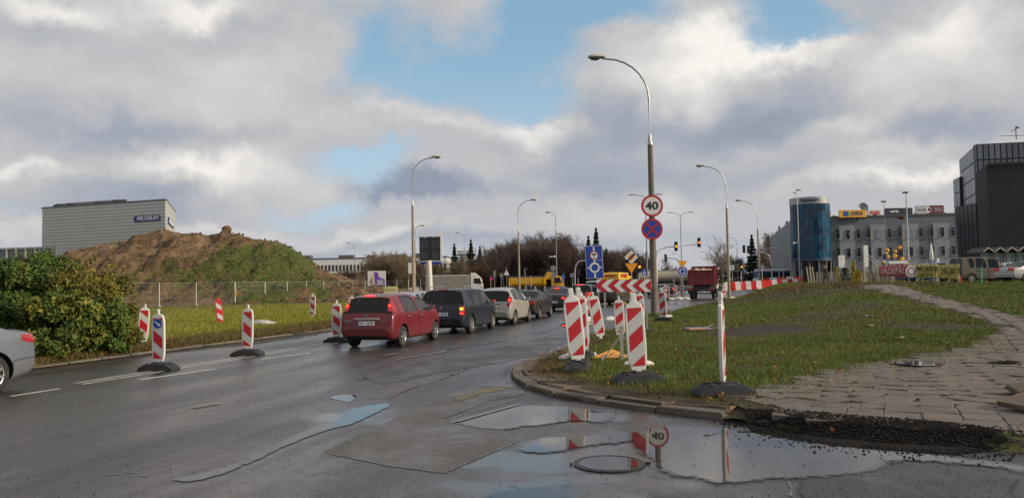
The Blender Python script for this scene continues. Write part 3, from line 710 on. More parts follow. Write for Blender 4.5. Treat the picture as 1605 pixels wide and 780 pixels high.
text('lettering', 'MICHELIN', 1.35, m_lett, bld, Ms @ T((.6, -.09, 0.05)), .02, 6.9, .03, .25)
d2 = (cx_ - bx_).normalized(); p2 = bx_ + d2 * 13; p2.z = sg.z - .3; n2_ = Vector((d2.y, -d2.x, 0)); Ms2 = T(p2 + n2_ * .3) @ Matrix.Rotation(math.atan2(d2.y, d2.x), 4, 'Z')
MB().box((0, 0, 0), (18, .12, 1.6)).build('name_sign', m_navy, bld, smooth=0).matrix_local = Ms2
text('lettering', 'MICHELIN', 1.35, m_lett, bld, Ms2 @ T((0, -.09, 0)), .02, 14.5, .03, .25)
# --- grey ribbed steel hoarding in front of it
a, b = at(-60, 392, 62), at(87, 386, 60); hg = thing('steel_screen', 'grey ribbed steel screen wall with pale posts above the hedge', 'fence', (0, 0, 0))
m_rib = pm('ribbed_steel', (.17, .19, .20), .45, .4, .1, 2); m_ribp = pm('pale_post', (.50, .48, .42), .5, .1, .1)
d = b - a; d.z = 0; L = d.length; n_ = int(L / .9); r_ = math.atan2(d.y, d.x)
for i in range(n_):
    p = a.lerp(b, (i + .5) / n_); MB().box((0, 0, -(p.z) / 2), (L / n_ - .03, .06, p.z)).build('steel_panel', m_rib, hg, smooth=0, loc=p).rotation_euler = (0, 0, r_)
    q = a.lerp(b, i / n_); MB().box((0, -.09, -(q.z) / 2), (.12, .12, q.z)).build('post', m_ribp, hg, smooth=0, loc=q)
for dz in (0.05, 1.15):
    MB().box((a + b) / 2 + Vector((0, -.1, -dz)), (L, .1, .16), r_).build('rail', pm('rail_steel', (.30, .32, .33), .4, .3), hg, smooth=0)
MB().box(b + Vector((0, -.02, -b.z / 2 + .05)), (.22, .22, b.z + .1)).build('post', m_rib, hg, smooth=0)
# --- long white office block behind the trees
m_wh = pm('white_render', (.62, .63, .64), .6, 0, .08, 1)
def office(name, label, pa, pb, Ya, Yb_, zt_px, floors, nwin, win_h, fl_h, mat, wmat, depth=14, ww=.5, roof=True, base=-1, frame=None, top_gap=1.0, rows=None):
    a, b = at(pa[0], pa[1], Ya), at(pb[0], pb[1], Yb_); zt = a.z; t = thing(name, label, 'building', (a.x, a.y, 0)); d = Vector((b.x - a.x, b.y - a.y, 0)); L = d.length; t.rotation_euler = (0, 0, math.atan2(d.y, d.x))
    MB().box((L / 2, depth / 2, (zt + base) / 2), (L, depth, zt - base)).build('wall', mat, t, smooth=0)
    if roof: MB().box((L / 2, depth / 2, zt + .12), (L + .3, depth + .3, .3)).build('roof_edge', m_roofk, t, smooth=0)
    sp = L / nwin; wm = MB().box((0, 0, 0), (sp * ww, .06, win_h)).mesh('window', wmat)
    fm = None
    if frame: fm = MB().box((0, -.03, -win_h / 2 - .05), (sp * ww + .15, .16, .09)).box((-sp * ww / 2 - .03, -.02, 0), (.06, .1, win_h)).box((sp * ww / 2 + .03, -.02, 0), (.06, .1, win_h)).mesh('sill', frame)
    for fl in range(floors):
        z = zt - top_gap - fl * fl_h - win_h / 2
        for k in range(nwin):
            o = bpy.data.objects.new('window', wm); col.objects.link(o); o.parent = t; o.location = ((k + .5) * sp, -.02, z)
            if fm: f = bpy.data.objects.new('sill', fm); col.objects.link(f); f.parent = o; f.location = (0, 0, 0)
    return t, L, zt
t, L, zt = office('office_block', 'long white office block with bands of dark windows far behind the bare trees', (440, 407), (700, 393.5), 210, 210, 0, 3, 46, 1.7, 3.5, m_wh, m_glass, 14, .55, top_gap=1.7)
for x in (3, 6, 17, 24, 32, 38): MB().box((x, 6, zt + .6), (2 + x % 3, 3, 1.0 + (x % 4) * .2)).build('roof_unit', m_roofk, t, smooth=0)
# --- grey office building on the right with two rows of windows
m_gr1 = pm('grey_render', (.165, .18, .205), .7, 0, .06, .8); m_gr2 = pm('pale_grey_panel', (.30, .32, .36), .7, 0, .06, .8); m_sill = pm('window_sill', (.42, .43, .45), .6)
Ya = 130.0; pa, pb = at(1303, 345, Ya), at(1500, 334, Ya - 3)
off = thing('grey_office', 'grey three storey office with two rows of small windows and advertising boards on its roof', 'building', (pa.x, pa.y, 0)); d = Vector((pb.x - pa.x, pb.y - pa.y, 0)); L = d.length; off.rotation_euler = (0, 0, math.atan2(d.y, d.x)); zt = (pa.z + pb.z) / 2 + .1
MB().box((L / 2, 7, zt / 2), (L, 14, zt)).build('wall', m_gr1, off, smooth=0)
MB().box((L / 2, 7, zt + .1), (L + .2, 14.2, .3)).build('roof_edge', m_roofk, off, smooth=0)
sp = L / 12.05; pn = MB().box((0, 0, 0), (sp * 1.5, .12, 8.2)).mesh('facade_panel', m_gr2)
for x in (1.45, 4.5, 7.55, 10.45):
    o = bpy.data.objects.new('facade_panel', pn); col.objects.link(o); o.parent = off; o.location = (x * sp, -.06, zt - 1.4 - 4.1)
MB().box((L / 2, -.04, zt - 10.6), (L, .2, .7)).build('ground_floor_band', m_dark, off, smooth=0)
fr = MB()
for r_ in range(2):
    for k in range(12):
        x = (k + .55) * sp; z = zt - 2.9 - r_ * 3.15; blind = (r_, k) in ((0, 4), (0, 7))
        w = MB().box((0, 0, 0), (.62, .08, 1.45)).build('window', pm('blind', (.24, .30, .38), .3) if blind else m_glass, off, smooth=0, loc=(x, -.14, z))
        MB().box((0, -.07, -.78), (.8, .2, .07)).build('sill', m_sill, w, smooth=0); MB().box((0, -.045, .3), (.62, .02, .04)).box((-.31, -.045, 0), (.04, .02, 1.45)).box((.31, -.045, 0), (.04, .02, 1.45)).build('frame', m_gr2, w, smooth=0)
for k in range(14):
    MB().box((L * (k + .5) / 14, -.05, zt - 12.3), (L / 14 * .8, .1, 2.2)).build('shop_window', m_glass, off, smooth=0)
for k in range(9): MB().box(((k + .5) * L / 9, 2.5, zt + .4), (.5, .5, .35)).build('roof_vent', m_dark, off, smooth=0)
# boards on the roof
def board(x0, x1, y0, y1, Y, name, label, mats, parts=None):
    a, b = at(x0, y1, Y), at(x1, y1, Y); top = at((x0 + x1) / 2, y0, Y).z; bot = a.z * .5 + b.z * .5; w = b.x - a.x; h = top - bot
    t = thing(name, label, 'billboard', (a.x + w / 2, Y, bot + h / 2)); t.rotation_euler = (0, R(-1.0) * 0, 0)
    MB().box((0, 0, 0), (w, .25, h)).build('panel', mats[0], t, smooth=0)
    fr = MB()
    for k in range(5):
        x = -w / 2 + w * (k + .5) / 5; fr.box((x, .3, -h / 2 - .35), (.1, .1, .9)); fr.box((x, .8, -.2), (.08, .08, h), M=Matrix.Rotation(.5, 3, 'X'))
    fr.build('support_frame', m_dark, t, smooth=0); return t, w, h
t, w, h = board(1315, 1357.5, 329, 340.5, 129, 'roof_billboard', 'orange advertising board with AVIVA lettering on the grey office roof', [pm('orange_board', (.72, .36, .02), .5)])
text('lettering', 'AVIVA', 1.0, pm('navy_letter', (.03, .03, .12), .5), t, T((.65, -.14, -.02)), .01, 2.1, .02, .15)
MB().box((-1.2, -.15, 0), (.7, .04, .8)).build('logo_block', pm('logo_blue', (.02, .06, .35), .5), t, smooth=0); MB().box((-.72, -.15, 0), (.24, .04, .8)).build('logo_strip', pm('logo_green', (.05, .30, .12), .5), t, smooth=0)
t, w, h = board(1361, 1381, 328.5, 338.5, 132, 'roof_billboard', 'small white roof board with red lettering beside the orange board', [m_white])
text('lettering', 'POLISA', .8, pm('red_letter', (.55, .03, .03), .5), t, T((0, -.14, 0)), .01, 1.7, .04)
t, w, h = board(1386, 1430, 326, 338, 129, 'roof_billboard', 'dark navy roof board with white warta lettering', [pm('warta_navy', (.012, .016, .05), .5)])
text('lettering', 'warta', .75, m_lett, t, T((-.75, -.14, .12)), .01, 1.5, .01)
t, w, h = board(1435, 1479.5, 322, 334.5, 129, 'roof_billboard', 'white and maroon roof board with a round emblem at its middle', [pm('board_grey', (.42, .41, .43), .5)])
MB().box((1.1, -.13, 0), (w / 2 - .0, .04, h)).build('maroon_half', pm('maroon', (.10, .015, .03), .5), t, smooth=0)
MB().lathe([(.28, 0), (.34, .02), (.44, .02), (.5, 0)], (-.15, -.16, 0), 'Y', 20).build('emblem_ring', m_lett, t); MB().cyl((-.15, -.16, 0), (-.15, -.19, 0), .2).build('emblem_disc', pm('maroon', (.1, .015, .03)), t)
text('lettering', 'security', .4, pm('navy_letter', (.03, .03, .12)), t, T((-1.35, -.15, 0)), .01, 1.5); text('lettering', 'biuro', .34, m_lett, t, T((1.35, -.17, .18)), .01, 1.2); text('lettering', 'ochrony', .34, m_lett, t, T((1.35, -.17, -.2)), .01, 1.2)
dp = at(1352, 326, 134); t = thing('satellite_dish', 'round satellite dish standing on the office roof behind the orange board', 'satellite dish', dp)
MB().lathe([(.02, .25), (.5, .15), (.85, -.05), (.95, -.15)], (0, 0, 0), 'Y', 20).build('dish', pm('dish_grey', (.35, .36, .38), .4), t); MB().cyl((0, .2, -1.6), (0, .2, 0), .06).build('mast', m_dark, t)
# --- blue glass cylinder tower and its receding wing
m_bg = []
for i, c in enumerate([(.010, .065, .135), (.008, .045, .095), (.014, .085, .165), (.006, .026, .055)]): m_bg.append(pm('blue_glass_%s' % 'abcd'[i], c, .14, .0, .25, .25, spec=.4, rv=.03))
cc_ = at(1271, 380, 127); rad = 3.15; cyl = thing('glass_tower', 'round blue glass tower with a pale parapet at the corner of the office', 'building', (cc_.x, cc_.y, 0)); zt = at(1271, 319, 124).z; zb = at(1271, 404, 124).z
nf = 7; ns = 14
for k in range(ns):
    a0 = math.pi + math.pi * k / ns; a1 = math.pi + math.pi * (k + 1) / ns
    for f in range(nf):
        z0 = zb + (zt - zb) * f / nf; z1 = zb + (zt - zb) * (f + 1) / nf; g_ = .04
        p = [Vector((rad * math.cos(a), rad * math.sin(a), z)) for a, z in ((a0 + .01, z0 + g_), (a1 - .01, z0 + g_), (a1 - .01, z1 - g_), (a0 + .01, z1 - g_))]
        off_ = Vector((math.cos((a0 + a1) / 2), math.sin((a0 + a1) / 2), rnd.uniform(-.01, .01))) * .04
        MB().quad([v + off_ for v in p]).build('glass_panel', m_bg[rnd.choice([0, 0, 1, 1, 2, 3])], cyl, smooth=0)
MB().cyl((0, 0, zb), (0, 0, zt), rad, n=40).build('mullion_core', m_dark, cyl)
MB().cyl((0, 0, 0), (0, 0, zb), rad * .72, n=24).build('ground_floor', m_glass, cyl)
MB().cyl((0, 0, zb - .5), (0, 0, zb), rad * 1.03, n=40).build('canopy_edge', pm('navy_edge', (.02, .05, .10), .4), cyl)
MB().lathe([(rad * 1.0, zt), (rad * 1.02, zt + .05), (rad * 1.02, zt + 1.15), (rad * .98, zt + 1.15), (rad * .98, zt)], n=40).build('parapet', pm('parapet_grey', (.36, .38, .40), .4, .2), cyl)
for k in range(7):
    a_ = math.pi * (1.05 + k * .15); MB().cyl((rad * .95 * math.cos(a_), rad * .95 * math.sin(a_), 0), (rad * .95 * math.cos(a_), rad * .95 * math.sin(a_), zb - .5), .13).build('column', pm('dim_column', (.16, .17, .19)), cyl)
text('lettering', 'transcom', .85, pm('navy_letter', (.03, .03, .12)), cyl, T((-1.2, -rad * .98, zt + .62)) @ RZ(-22), .02, 2.9, .03)
wa, wb = at(1244, 346, 133), at(1209, 364, 190); wg = thing('office_wing', 'long grey wing with upright fins running away behind the blue glass tower', 'building', (0, 0, 0)); d = Vector((wb.x - wa.x, wb.y - wa.y, 0)); Lw = d.length; rw = math.atan2(d.y, d.x); nw = Vector((-d.y, d.x, 0)).normalized(); zt = wa.z + .2
mc_ = Vector((wa.x, wa.y, 0)) + d / 2 - nw * 2.5
MB().box(mc_ + Vector((0, 0, zt / 2)), (Lw, 5, zt), rw).build('wall', pm('wing_glass', (.05, .055, .065), .25, 0, .2, .5), wg, smooth=0)
for k in range(24):
    p = Vector((wa.x, wa.y, 0)) + d * ((k + .5) / 24) + nw * .2; MB().box(p + Vector((0, 0, zt / 2 + 1.6)), (1.25, .5, zt - 3.2), rw).build('fin', pm('fin_grey', (.26, .28, .31), .5, .1), wg, smooth=0)
    MB().box(p + Vector((.6, 0, 1.4)), (.5, .3, 2.8), rw).build('pillar', pm('pale_column', (.45, .46, .48)), wg, smooth=0)
for k, (s_, h) in enumerate([(.15, 1.8), (.45, 1.6), (.8, 2.0)]):
    p = Vector((wa.x, wa.y, 0)) + d * s_ - nw * 1; MB().box(p + Vector((0, 0, zt + h / 2)), (4.5, .2, h), rw).box(p + Vector((0, 0, zt + .2)), (3, 1, .4), rw).build('roof_sign', pm('sign_back', (.18, .19, .21)), wg, smooth=0)
# --- black glass tower far right
m_bk = [pm('black_glass_%s' % 'abc'[i], c, .30, .0, .25, .3, spec=.7, rv=.04) for i, c in enumerate([(.10, .12, .155), (.075, .09, .12), (.13, .15, .19)])]
m_brk = pm('dark_brick', (.022, .021, .023), .75, 0, .15, 1.5, .3, 12)
tw = thing('black_tower', 'tall black glass office tower at the right edge with a lower brick block in front', 'building', (0, 0, 0)); m_tj = pm('tower_joint', (.016, .017, .02), .5)
def panelled(parent, a, b, z0, z1, nx, nz, mats, joint, core_depth=6, name='glass_panel'):
    d = Vector((b[0] - a[0], b[1] - a[1], 0)); L = d.length; r_ = math.atan2(d.y, d.x); n_ = Vector((d.y, -d.x, 0)).normalized(); c0 = Vector((a[0], a[1], 0))
    MB().box(c0 + d / 2 - n_ * core_depth / 2 + Vector((0, 0, (z0 + z1) / 2)), (L, core_depth, z1 - z0), r_).build('structure_core', joint, parent, smooth=0)
    ms = [MB().box((0, 0, 0), (L / nx - .16, .12, (z1 - z0) / nz - .16)).mesh(name, m) for m in mats]
    for i in range(nx):
        for j in range(nz):
            o = bpy.data.objects.new(name, rnd.choice(ms)); col.objects.link(o); o.parent = parent
            o.location = c0 + d * ((i + .5) / nx) + n_ * .03 + Vector((0, 0, z0 + (z1 - z0) * (j + .5) / nz)); o.rotation_euler = (rnd.uniform(-.004, .004), 0, r_ + rnd.uniform(-.006, .006))
tl = at(1503.5, 233, 104); tm = at(1530.5, 226, 92); tr = at(1680, 219, 90); z1 = tm.z
panelled(tw, tl, tm, 6, z1, 6, 6, m_bk, m_tj, .4); panelled(tw, tm, tr, 6, z1, 16, 6, m_bk, m_tj, 1.0)
el_, em_ = at(1494.5, 281, 106), at(1504.5, 277, 102.5); panelled(tw, el_, em_, 5, em_.z, 2, 5, m_bk, m_tj, .4)
bl_, bm_, br_ = at(1528.5, 262, 90), at(1546, 256, 84), at(1690, 250, 82); zb_ = bm_.z - .2
MB().quad([(bl_.x, bl_.y, 0), (bm_.x, bm_.y, 0), (bm_.x, bm_.y, zb_), (bl_.x, bl_.y, zb_)]).quad([(bm_.x, bm_.y, 0), (br_.x, br_.y, 0), (br_.x, br_.y, zb_), (bm_.x, bm_.y, zb_)]).quad([(bl_.x, bl_.y, zb_), (bm_.x, bm_.y, zb_), (br_.x, br_.y, zb_), (br_.x, br_.y + 8, zb_), (bl_.x + 5, bl_.y + 8, zb_)]).quad([(bl_.x + 5, bl_.y + 8, 0), (bl_.x, bl_.y, 0), (bl_.x, bl_.y, zb_), (bl_.x + 5, bl_.y + 8, zb_)]).build('brick_block', m_brk, tw, smooth=0)
MB().box(((bm_.x + br_.x) / 2, (bm_.y + br_.y) / 2, zb_ + .1), ((br_ - bm_).length, .3, .25), math.atan2(br_.y - bm_.y, br_.x - bm_.x)).build('coping', m_dark, tw, smooth=0)
panelled(tw, at(1499, 320, 98), at(1531, 318, 91), 0, at(1515, 321, 94).z, 5, 4, [pm('low_black', (.014, .016, .022), .35, 0, .2, .5)], m_tj, .4)
q = at(1593, 219, 91); MB().cyl(q, q + Vector((0, 0, 1.6)), .05).cyl(q + Vector((-.6, 0, 1.0)), q + Vector((.4, 0, 1.5)), .04).box(q + Vector((.2, 0, 1.5)), (.35, .1, .2)).cyl(q + Vector((-1.8, 0, .5)), q + Vector((2, 0, .5)), .03).build('aerial', m_dark, tw)
# --- zigzag roofed kiosk in front of the tower
k0 = at(1541, 412, 66); ks = thing('market_shelter', 'low glazed shelter with a zigzag white edged roof in front of the black tower', 'shelter', (k0.x, k0.y, 0)); zr = at(1560, 392, 66).z
for k in range(7):
    x = k * 1.02; MB().prism([(x, zr - .12), (x + .51, zr + .28), (x + 1.02, zr - .12), (x + 1.02, zr - .24), (x + .51, zr + .14), (x, zr - .24)], 2.4, T((0, 1.2, 0))).build('roof_fold', pm('dark_roof', (.05, .045, .042), .7), ks, smooth=0)
    MB().prism([(x, zr - .12), (x + .51, zr + .28), (x + 1.02, zr - .12), (x + .9, zr - .12), (x + .51, zr + .18), (x + .12, zr - .12)], .05, T((0, -.04, 0))).build('roof_edge', pm('roof_edge_white', (.36, .35, .33)), ks, smooth=0)
    MB().box((x + 1.0, 0, zr / 2 - .1), (.08, .1, zr - .2)).build('post', m_dark, ks, smooth=0)
    MB().box((x + .5, .4, zr / 2 - .1 + .5), (.9, .05, zr - .9 - .3)).build('glass_pane', pm('greenish_glass', (.12, .17, .15), .15, 0, .4, .8), ks, smooth=0)
MB().box((3.6, .1, 1.75), (7, .12, .12)).box((3.6, 2.5, .9), (7, .2, 1.8)).build('rail', m_dark, ks, smooth=0)
# ================================================================ EARTH MOUND
sil = [(70, 430), (110, 402), (150, 386), (180, 379), (215, 373), (240, 363), (262, 362), (285, 366), (305, 365), (318, 369), (340, 366), (356, 361), (375, 369), (400, 374), (418, 379), (432, 377), (450, 386), (475, 404), (500, 420), (530, 433), (560, 442), (600, 449), (640, 455)]
def prof(px):
    for (a, ya), (b, yb) in zip(sil, sil[1:]):
        if a <= px <= b: return ya + (yb - ya) * (px - a) / (b - a)
    return 458
YR = 90.0; NX, NY = 260, 110; vs = []; fs = []
from mathutils import noise as mn
x_l = at(60, 400, YR).x; x_r = at(650, 400, YR).x
for j in range(NY):
    v = j / (NY - 1); y = 69 + v * 45
    for i in range(NX):
        u = i / (NX - 1); x = x_l + (x_r - x_l) * u; px = W0 / 2 + x / YR * F; Hh = max(0, at(px, prof(px), YR).z)
        w = (y - 69) / (YR - 69) if y < YR else 1 - (y - YR) / 24; w = max(0, min(1, w)); sh = ss(w, 0, 1) * .35 + .65 * w ** .8
        p3 = Vector((x * .28, y * .28, 0)); n1 = mn.fractal(p3, 1.0, 2.0, 5); n2 = mn.fractal(Vector((x * 1.3, y * 1.3, 3)), .9, 2.1, 5); rid = abs(mn.noise(Vector((x * .45, y * .2, 9))))
        z = Hh * sh + (n1 * 1.0 - rid * 1.1 * (1 - sh * .6) + n2 * .35) * min(1, w * 5) * (1 - .62 * (w > .93) * 1) * min(1, Hh / 2.5)
        if y > YR: z = min(z, Hh)
        vs.append((x, y, max(z, -.1 if w < .02 or Hh < .3 else .05)))
for j in range(NY - 1):
    for i in range(NX - 1): a = j * NX + i; fs.append((a, a + 1, a + NX + 1, a + NX))
me = bpy.data.meshes.new('earth_mound'); me.from_pydata(vs, [], fs)
def mound_mat():
    m, g, b = base_mat('mound_earth'); P = g.n('ShaderNodeNewGeometry').outputs['Position']; n1 = g.noise(P, .5, 6, .6); n2 = g.noise(P, 2.5, 6, .7)
    c = g.ramp(g.m('ADD', g.m('MULTIPLY', n1, .5), g.m('MULTIPLY', n2, .5)), [(.35, (.06, .038, .024)), (.5, (.15, .096, .056)), (.65, (.26, .18, .11))])
    x, y, z = g.xyz(P); tot = None; W = g.v('SCALE', g.v('SUBTRACT', g.noise(P, .35, 6, .7, color=True), (.5, .5, .5)), 12)
    for (px, py, Y, rx, rz_, w) in [(410, 412, 84, 6, 3.0, 1), (330, 432, 76, 8, 1.8, .75), (440, 445, 76, 6, 2.2, .9), (250, 425, 78, 5, 1.6, .6), (375, 395, 88, 4, 1.5, .7), (380, 430, 79, 8, 2.5, .7)]:
        q = at(px, py, Y); bl = g.m('MULTIPLY', g.sm(g.v('LENGTH', g.v('MULTIPLY', g.v('SUBTRACT', g.v('ADD', P, W), tuple(q)), (1 / rx, .09, 1 / rz_))), .5, 1.4, 1, 0), w); tot = bl if tot is None else g.m('MAXIMUM', tot, bl)
    k = g.sm(g.m('ADD', g.m('MULTIPLY', tot, .55), g.m('MULTIPLY', g.noise(P, 1.1, 7, .75), .85)), .68, .86, 0, .92)
    gr = g.ramp(g.noise(P, 3, 5, .7), [(.35, (.03, .05, .012)), (.6, (.10, .13, .03))]); g.put(b.inputs['Base Color'], g.mix(k, c, gr)); b.inputs['Roughness'].default_value = .95; b.inputs['Specular IOR Level'].default_value = .2
    bn = g.n('ShaderNodeBump'); bn.inputs['Strength'].default_value = .9; bn.inputs['Distance'].default_value = .25; g.put(bn.inputs['Height'], g.m('ADD', g.noise(P, 1.6, 7, .7), g.m('MULTIPLY', g.noise(P, 7, 5, .7), .5))); g.put(b.inputs['Normal'], bn.outputs[0]); return m
m_mound = mound_mat(); me.materials.append(m_mound); me.polygons.foreach_set('use_smooth', [True] * len(me.polygons))
mound = bpy.data.objects.new('earth_mound', me); col.objects.link(mound); tag(mound, kind='structure')
MV = np.array(vs)
def mound_z(x, y):
    i = int((x - x_l) / (x_r - x_l) * (NX - 1)); j = int((y - 69) / 45 * (NY - 1))
    return vs[max(0, min(NY - 1, j)) * NX + max(0, min(NX - 1, i))][2]
q = at(355, 362, 89); t = MB(); t.ball((0, 0, 0), .62, 8, sq=.7); bo = t.build('boulder', m_mound, loc=q + Vector((0, 0, .15))); tag(bo, 'brown boulder sitting on the top of the earth mound', 'boulder')
for v in bo.data.vertices: v.co += Vector([rnd.uniform(-.1, .1) for _ in range(3)])
pts = [(rnd.uniform(x_l + 3, x_r - 2), rnd.uniform(72, 93)) for _ in range(2200)]
rocks('earth_clods', pts, m_mound, .11, mound_z)
# far low ridge of dug earth beside the mound
# ================================================================ VEGETATION
def leaf_mat(name, stops, rough=.75, trans=.0):
    m, g, b = base_mat(name); geo = g.n('ShaderNodeNewGeometry'); P = geo.outputs['Position']
    k = g.m('ADD', g.m('MULTIPLY', geo.outputs['Random Per Island'], .55), g.m('MULTIPLY', g.sm(g.noise(P, .9, 4, .6), .3, .7), .45))
    g.put(b.inputs['Base Color'], g.ramp(k, stops)); b.inputs['Roughness'].default_value = rough; b.inputs['Specular IOR Level'].default_value = .3
    b.inputs['Subsurface Weight'].default_value = 0; return m
def arr_mesh(name, V, Fc, mat, n=3):
    me = bpy.data.meshes.new(name); V = np.asarray(V, dtype=np.float32); Fc = np.asarray(Fc, dtype=np.int32)
    me.vertices.add(len(V)); me.vertices.foreach_set('co', V.ravel()); nf = len(Fc); me.loops.add(nf * n); me.loops.foreach_set('vertex_index', Fc.ravel())
    me.polygons.add(nf); me.polygons.foreach_set('loop_start', np.arange(nf, dtype=np.int32) * n); me.polygons.foreach_set('loop_total', np.full(nf, n, dtype=np.int32))
    me.update(calc_edges=True); me.materials.append(mat); return me
nr = np.random.default_rng(5)
def leaves_mesh(name, C, size, mat, up=.35):
    """folded leaf quads (diamond) at centres C"""
    n = len(C); d = nr.normal(size=(n, 3)); d[:, 2] -= up * .3; d /= np.linalg.norm(d, axis=1)[:, None]; r = nr.normal(size=(n, 3)); r[:, 2] *= .5; s_ = np.cross(d, r); s_ /= np.linalg.norm(s_, axis=1)[:, None]
    nn = np.cross(d, s_); L = (size * nr.uniform(.55, 1.35, n))[:, None]
    a = C - d * L; b = C + s_ * L * .55 + nn * L * .15; c = C + d * L; e = C - s_ * L * .55 + nn * L * .15
    V = np.stack([a, b, c, e], 1).reshape(-1, 3); i = np.arange(n)[:, None] * 4; Fc = np.concatenate([i + [0, 1, 2], i + [0, 2, 3]], 0); return arr_mesh(name, V, Fc, mat)
class Tubes:
    def __init__(s): s.V = []; s.F = []
    def seg(s, a, b, r0, r1, n=3):
        d = b - a; l = np.linalg.norm(d)
        if l < 1e-6: return
        d = d / l; x = np.cross(d, (0.3, .9, .31)); x /= np.linalg.norm(x); y = np.cross(d, x); i = len(s.V)
        for p, r in ((a, r0), (b, r1)):
            for k in range(n): t = 2 * math.pi * k / n; s.V.append(p + (x * math.cos(t) + y * math.sin(t)) * r)
        for k in range(n): k2 = (k + 1) % n; s.F.append((i + k, i + k2, i + n + k2, i + n + k))
    def mesh(s, name, mat): return arr_mesh(name, s.V, s.F, mat, 4)
def bare_tree(seed, h=10, spread=.55, mat=None, twigs=1.0, tname='bare_tree', stems=1):
    q = random.Random(seed); tr = Tubes(); cr = Tubes()
    def grow(p, d, L, r, lvl):
        n = 4 if lvl < 2 else 2; tgt = tr if lvl < 2 else cr
        pts = [p]
        for k in range(n):
            d2 = d + np.array([q.gauss(0, .12), q.gauss(0, .12), q.gauss(.05, .06)]); d2 /= np.linalg.norm(d2); d = d2
            b = pts[-1] + d * L / n; tgt.seg(pts[-1], b, r * (1 - .6 * k / n), r * (1 - .6 * (k + 1) / n), 5 if lvl == 0 else 3); pts.append(b)
        if lvl >= 4: return
        nb = [9, 7, 6, int(5 * twigs)][lvl] if lvl < 4 else 0
        for k in range(nb):
            f = (.28 if lvl == 0 else .2) + (.8 if lvl else .72) * (k + q.random()) / nb; f = min(f, 1); idx = min(n - 1, int(f * n)); o = pts[idx] + (pts[idx + 1] - pts[idx]) * (f * n - idx)
            a = q.random() * 6.283; pv = np.cross(d, (math.cos(a), math.sin(a), .2)); pv /= np.linalg.norm(pv) + 1e-9
            nd = d * q.uniform(.5, 1.0) + pv * q.uniform(.5, 1.0) * (spread * 1.6) + np.array([0, 0, .15]); nd /= np.linalg.norm(nd)
            grow(o, nd, L * q.uniform(.42, .62) * (1.1 - .35 * f if lvl == 0 else 1), max(r * .42, .014), lvl + 1)
    for s_ in range(stems):
        a = q.random() * 6.28; dd = np.array([math.cos(a) * .25 * (stems > 1), math.sin(a) * .25 * (stems > 1), 1.0]); grow(np.array([q.uniform(-.3, .3) * (stems > 1), q.uniform(-.3, .3) * (stems > 1), 0.0]), dd / np.linalg.norm(dd), h * .62, h * .017, 0)
    zmax = max(v[2] for v in cr.V); k = h / zmax
    for L_ in (tr.V, cr.V):
        for i_ in range(len(L_)): L_[i_] = L_[i_] * k
    m1, m2 = mat; return tr.mesh('trunk', m1), cr.mesh('crown', m2)
m_bark = [pm('bark_%s' % n, c, .9, 0, .2, 2, .4, 20) for n, c in (('brown', (.085, .062, .045)), ('grey', (.13, .115, .09)), ('dark', (.05, .038, .032)))]
m_twig = [pm('twig_%s' % n, c, .9, 0, .2, .6) for n, c in (('brown', (.095, .062, .042)), ('tan', (.17, .13, .085)), ('purple', (.075, .047, .045)), ('orange', (.26, .13, .03)))]
TV = []
for sd_, (h, sp, bk, tw_, st_) in enumerate([(10, .5, 0, 0, 1), (10, .6, 1, 1, 1), (10, .45, 2, 2, 1), (10, .7, 0, 2, 2), (10, .5, 1, 1, 2), (10, .65, 2, 0, 2)]): TV.append(bare_tree(sd_ + 11, h, sp, (m_bark[bk], m_twig[tw_]), 1.0, stems=st_))
BV = [bare_tree(40 + k, 4, .9, (m_bark[k % 3], m_twig[k]), 1.3, stems=5) for k in range(4)]
def put_tree(name, vari, px, ptop, Y, label, group, cat='tree', z0=0.0, wide=1.0):
    p = at(px, ptop, Y); h = p.z - z0; t = thing(name, label, cat, (p.x, Y, z0), rnd.random() * 6.28, group); k = h / (10 if cat == 'tree' else 4)
    t.scale = (k * wide, k * wide, k)
    for me in vari: o = bpy.data.objects.new(me.name, me); col.objects.link(o); o.parent = t
    return t
hp = [(470, 432), (490, 425), (520, 412), (545, 408), (565, 404), (590, 392), (605, 384), (625, 388), (640, 398), (665, 405), (700, 402), (725, 396), (760, 386), (780, 378), (800, 374), (820, 373), (845, 362), (860, 365), (880, 366), (900, 380), (925, 392), (945, 386), (965, 386), (985, 392), (1000, 388), (1020, 400)]
def hpx(px):
    for (a, ya), (b, yb) in zip(hp, hp[1:]):
        if a <= px <= b: return ya + (yb - ya) * (px - a) / (b - a)
    return 420
k = 0
for row, (Y, n, dy) in enumerate([(172, 26, 0), (158, 24, 4), (146, 22, 9), (150, 20, 17)]):
    for i in range(n):
        px = (478 if row < 3 else 800) + (1015 - (478 if row < 3 else 800)) * (i + rnd.uniform(.1, .9)) / n; dark = px > 770
        if 905 < px < 940 and row == 2: continue
        v = TV[rnd.choice([2, 3, 5] if dark else [0, 1, 4, 1, 5])]
        put_tree('bare_tree', v, px, hpx(px) + dy - (9 if px > 760 else -4 if px < 575 else 3) + abs(rnd.gauss(0, 5)), Y + rnd.uniform(-5, 5), 'dark leafless tree in the dense brown row behind the yellow trucks' if dark else 'bare tan twigged tree in the row hiding the white office block', 'dark bare trees beyond the crossroads' if dark else 'bare trees in front of the white office block')
for i in range(46):
    px = 470 + 560 * (i + rnd.random()) / 46
    put_tree('bare_shrub', BV[rnd.choice([0, 1, 2])], px, rnd.uniform(418, 430), rnd.uniform(152, 160), 'leafless brown shrub low in the thicket beyond the site fence', 'leafless shrubs along the far roadside', 'shrub')
for px, pt in ((744, 416), (754, 412), (764, 420)): put_tree('autumn_shrub', BV[3], px, pt, 151, 'orange twigged shrub standing behind the white lorry cab', 'orange twigged shrubs behind the white lorry', 'shrub')
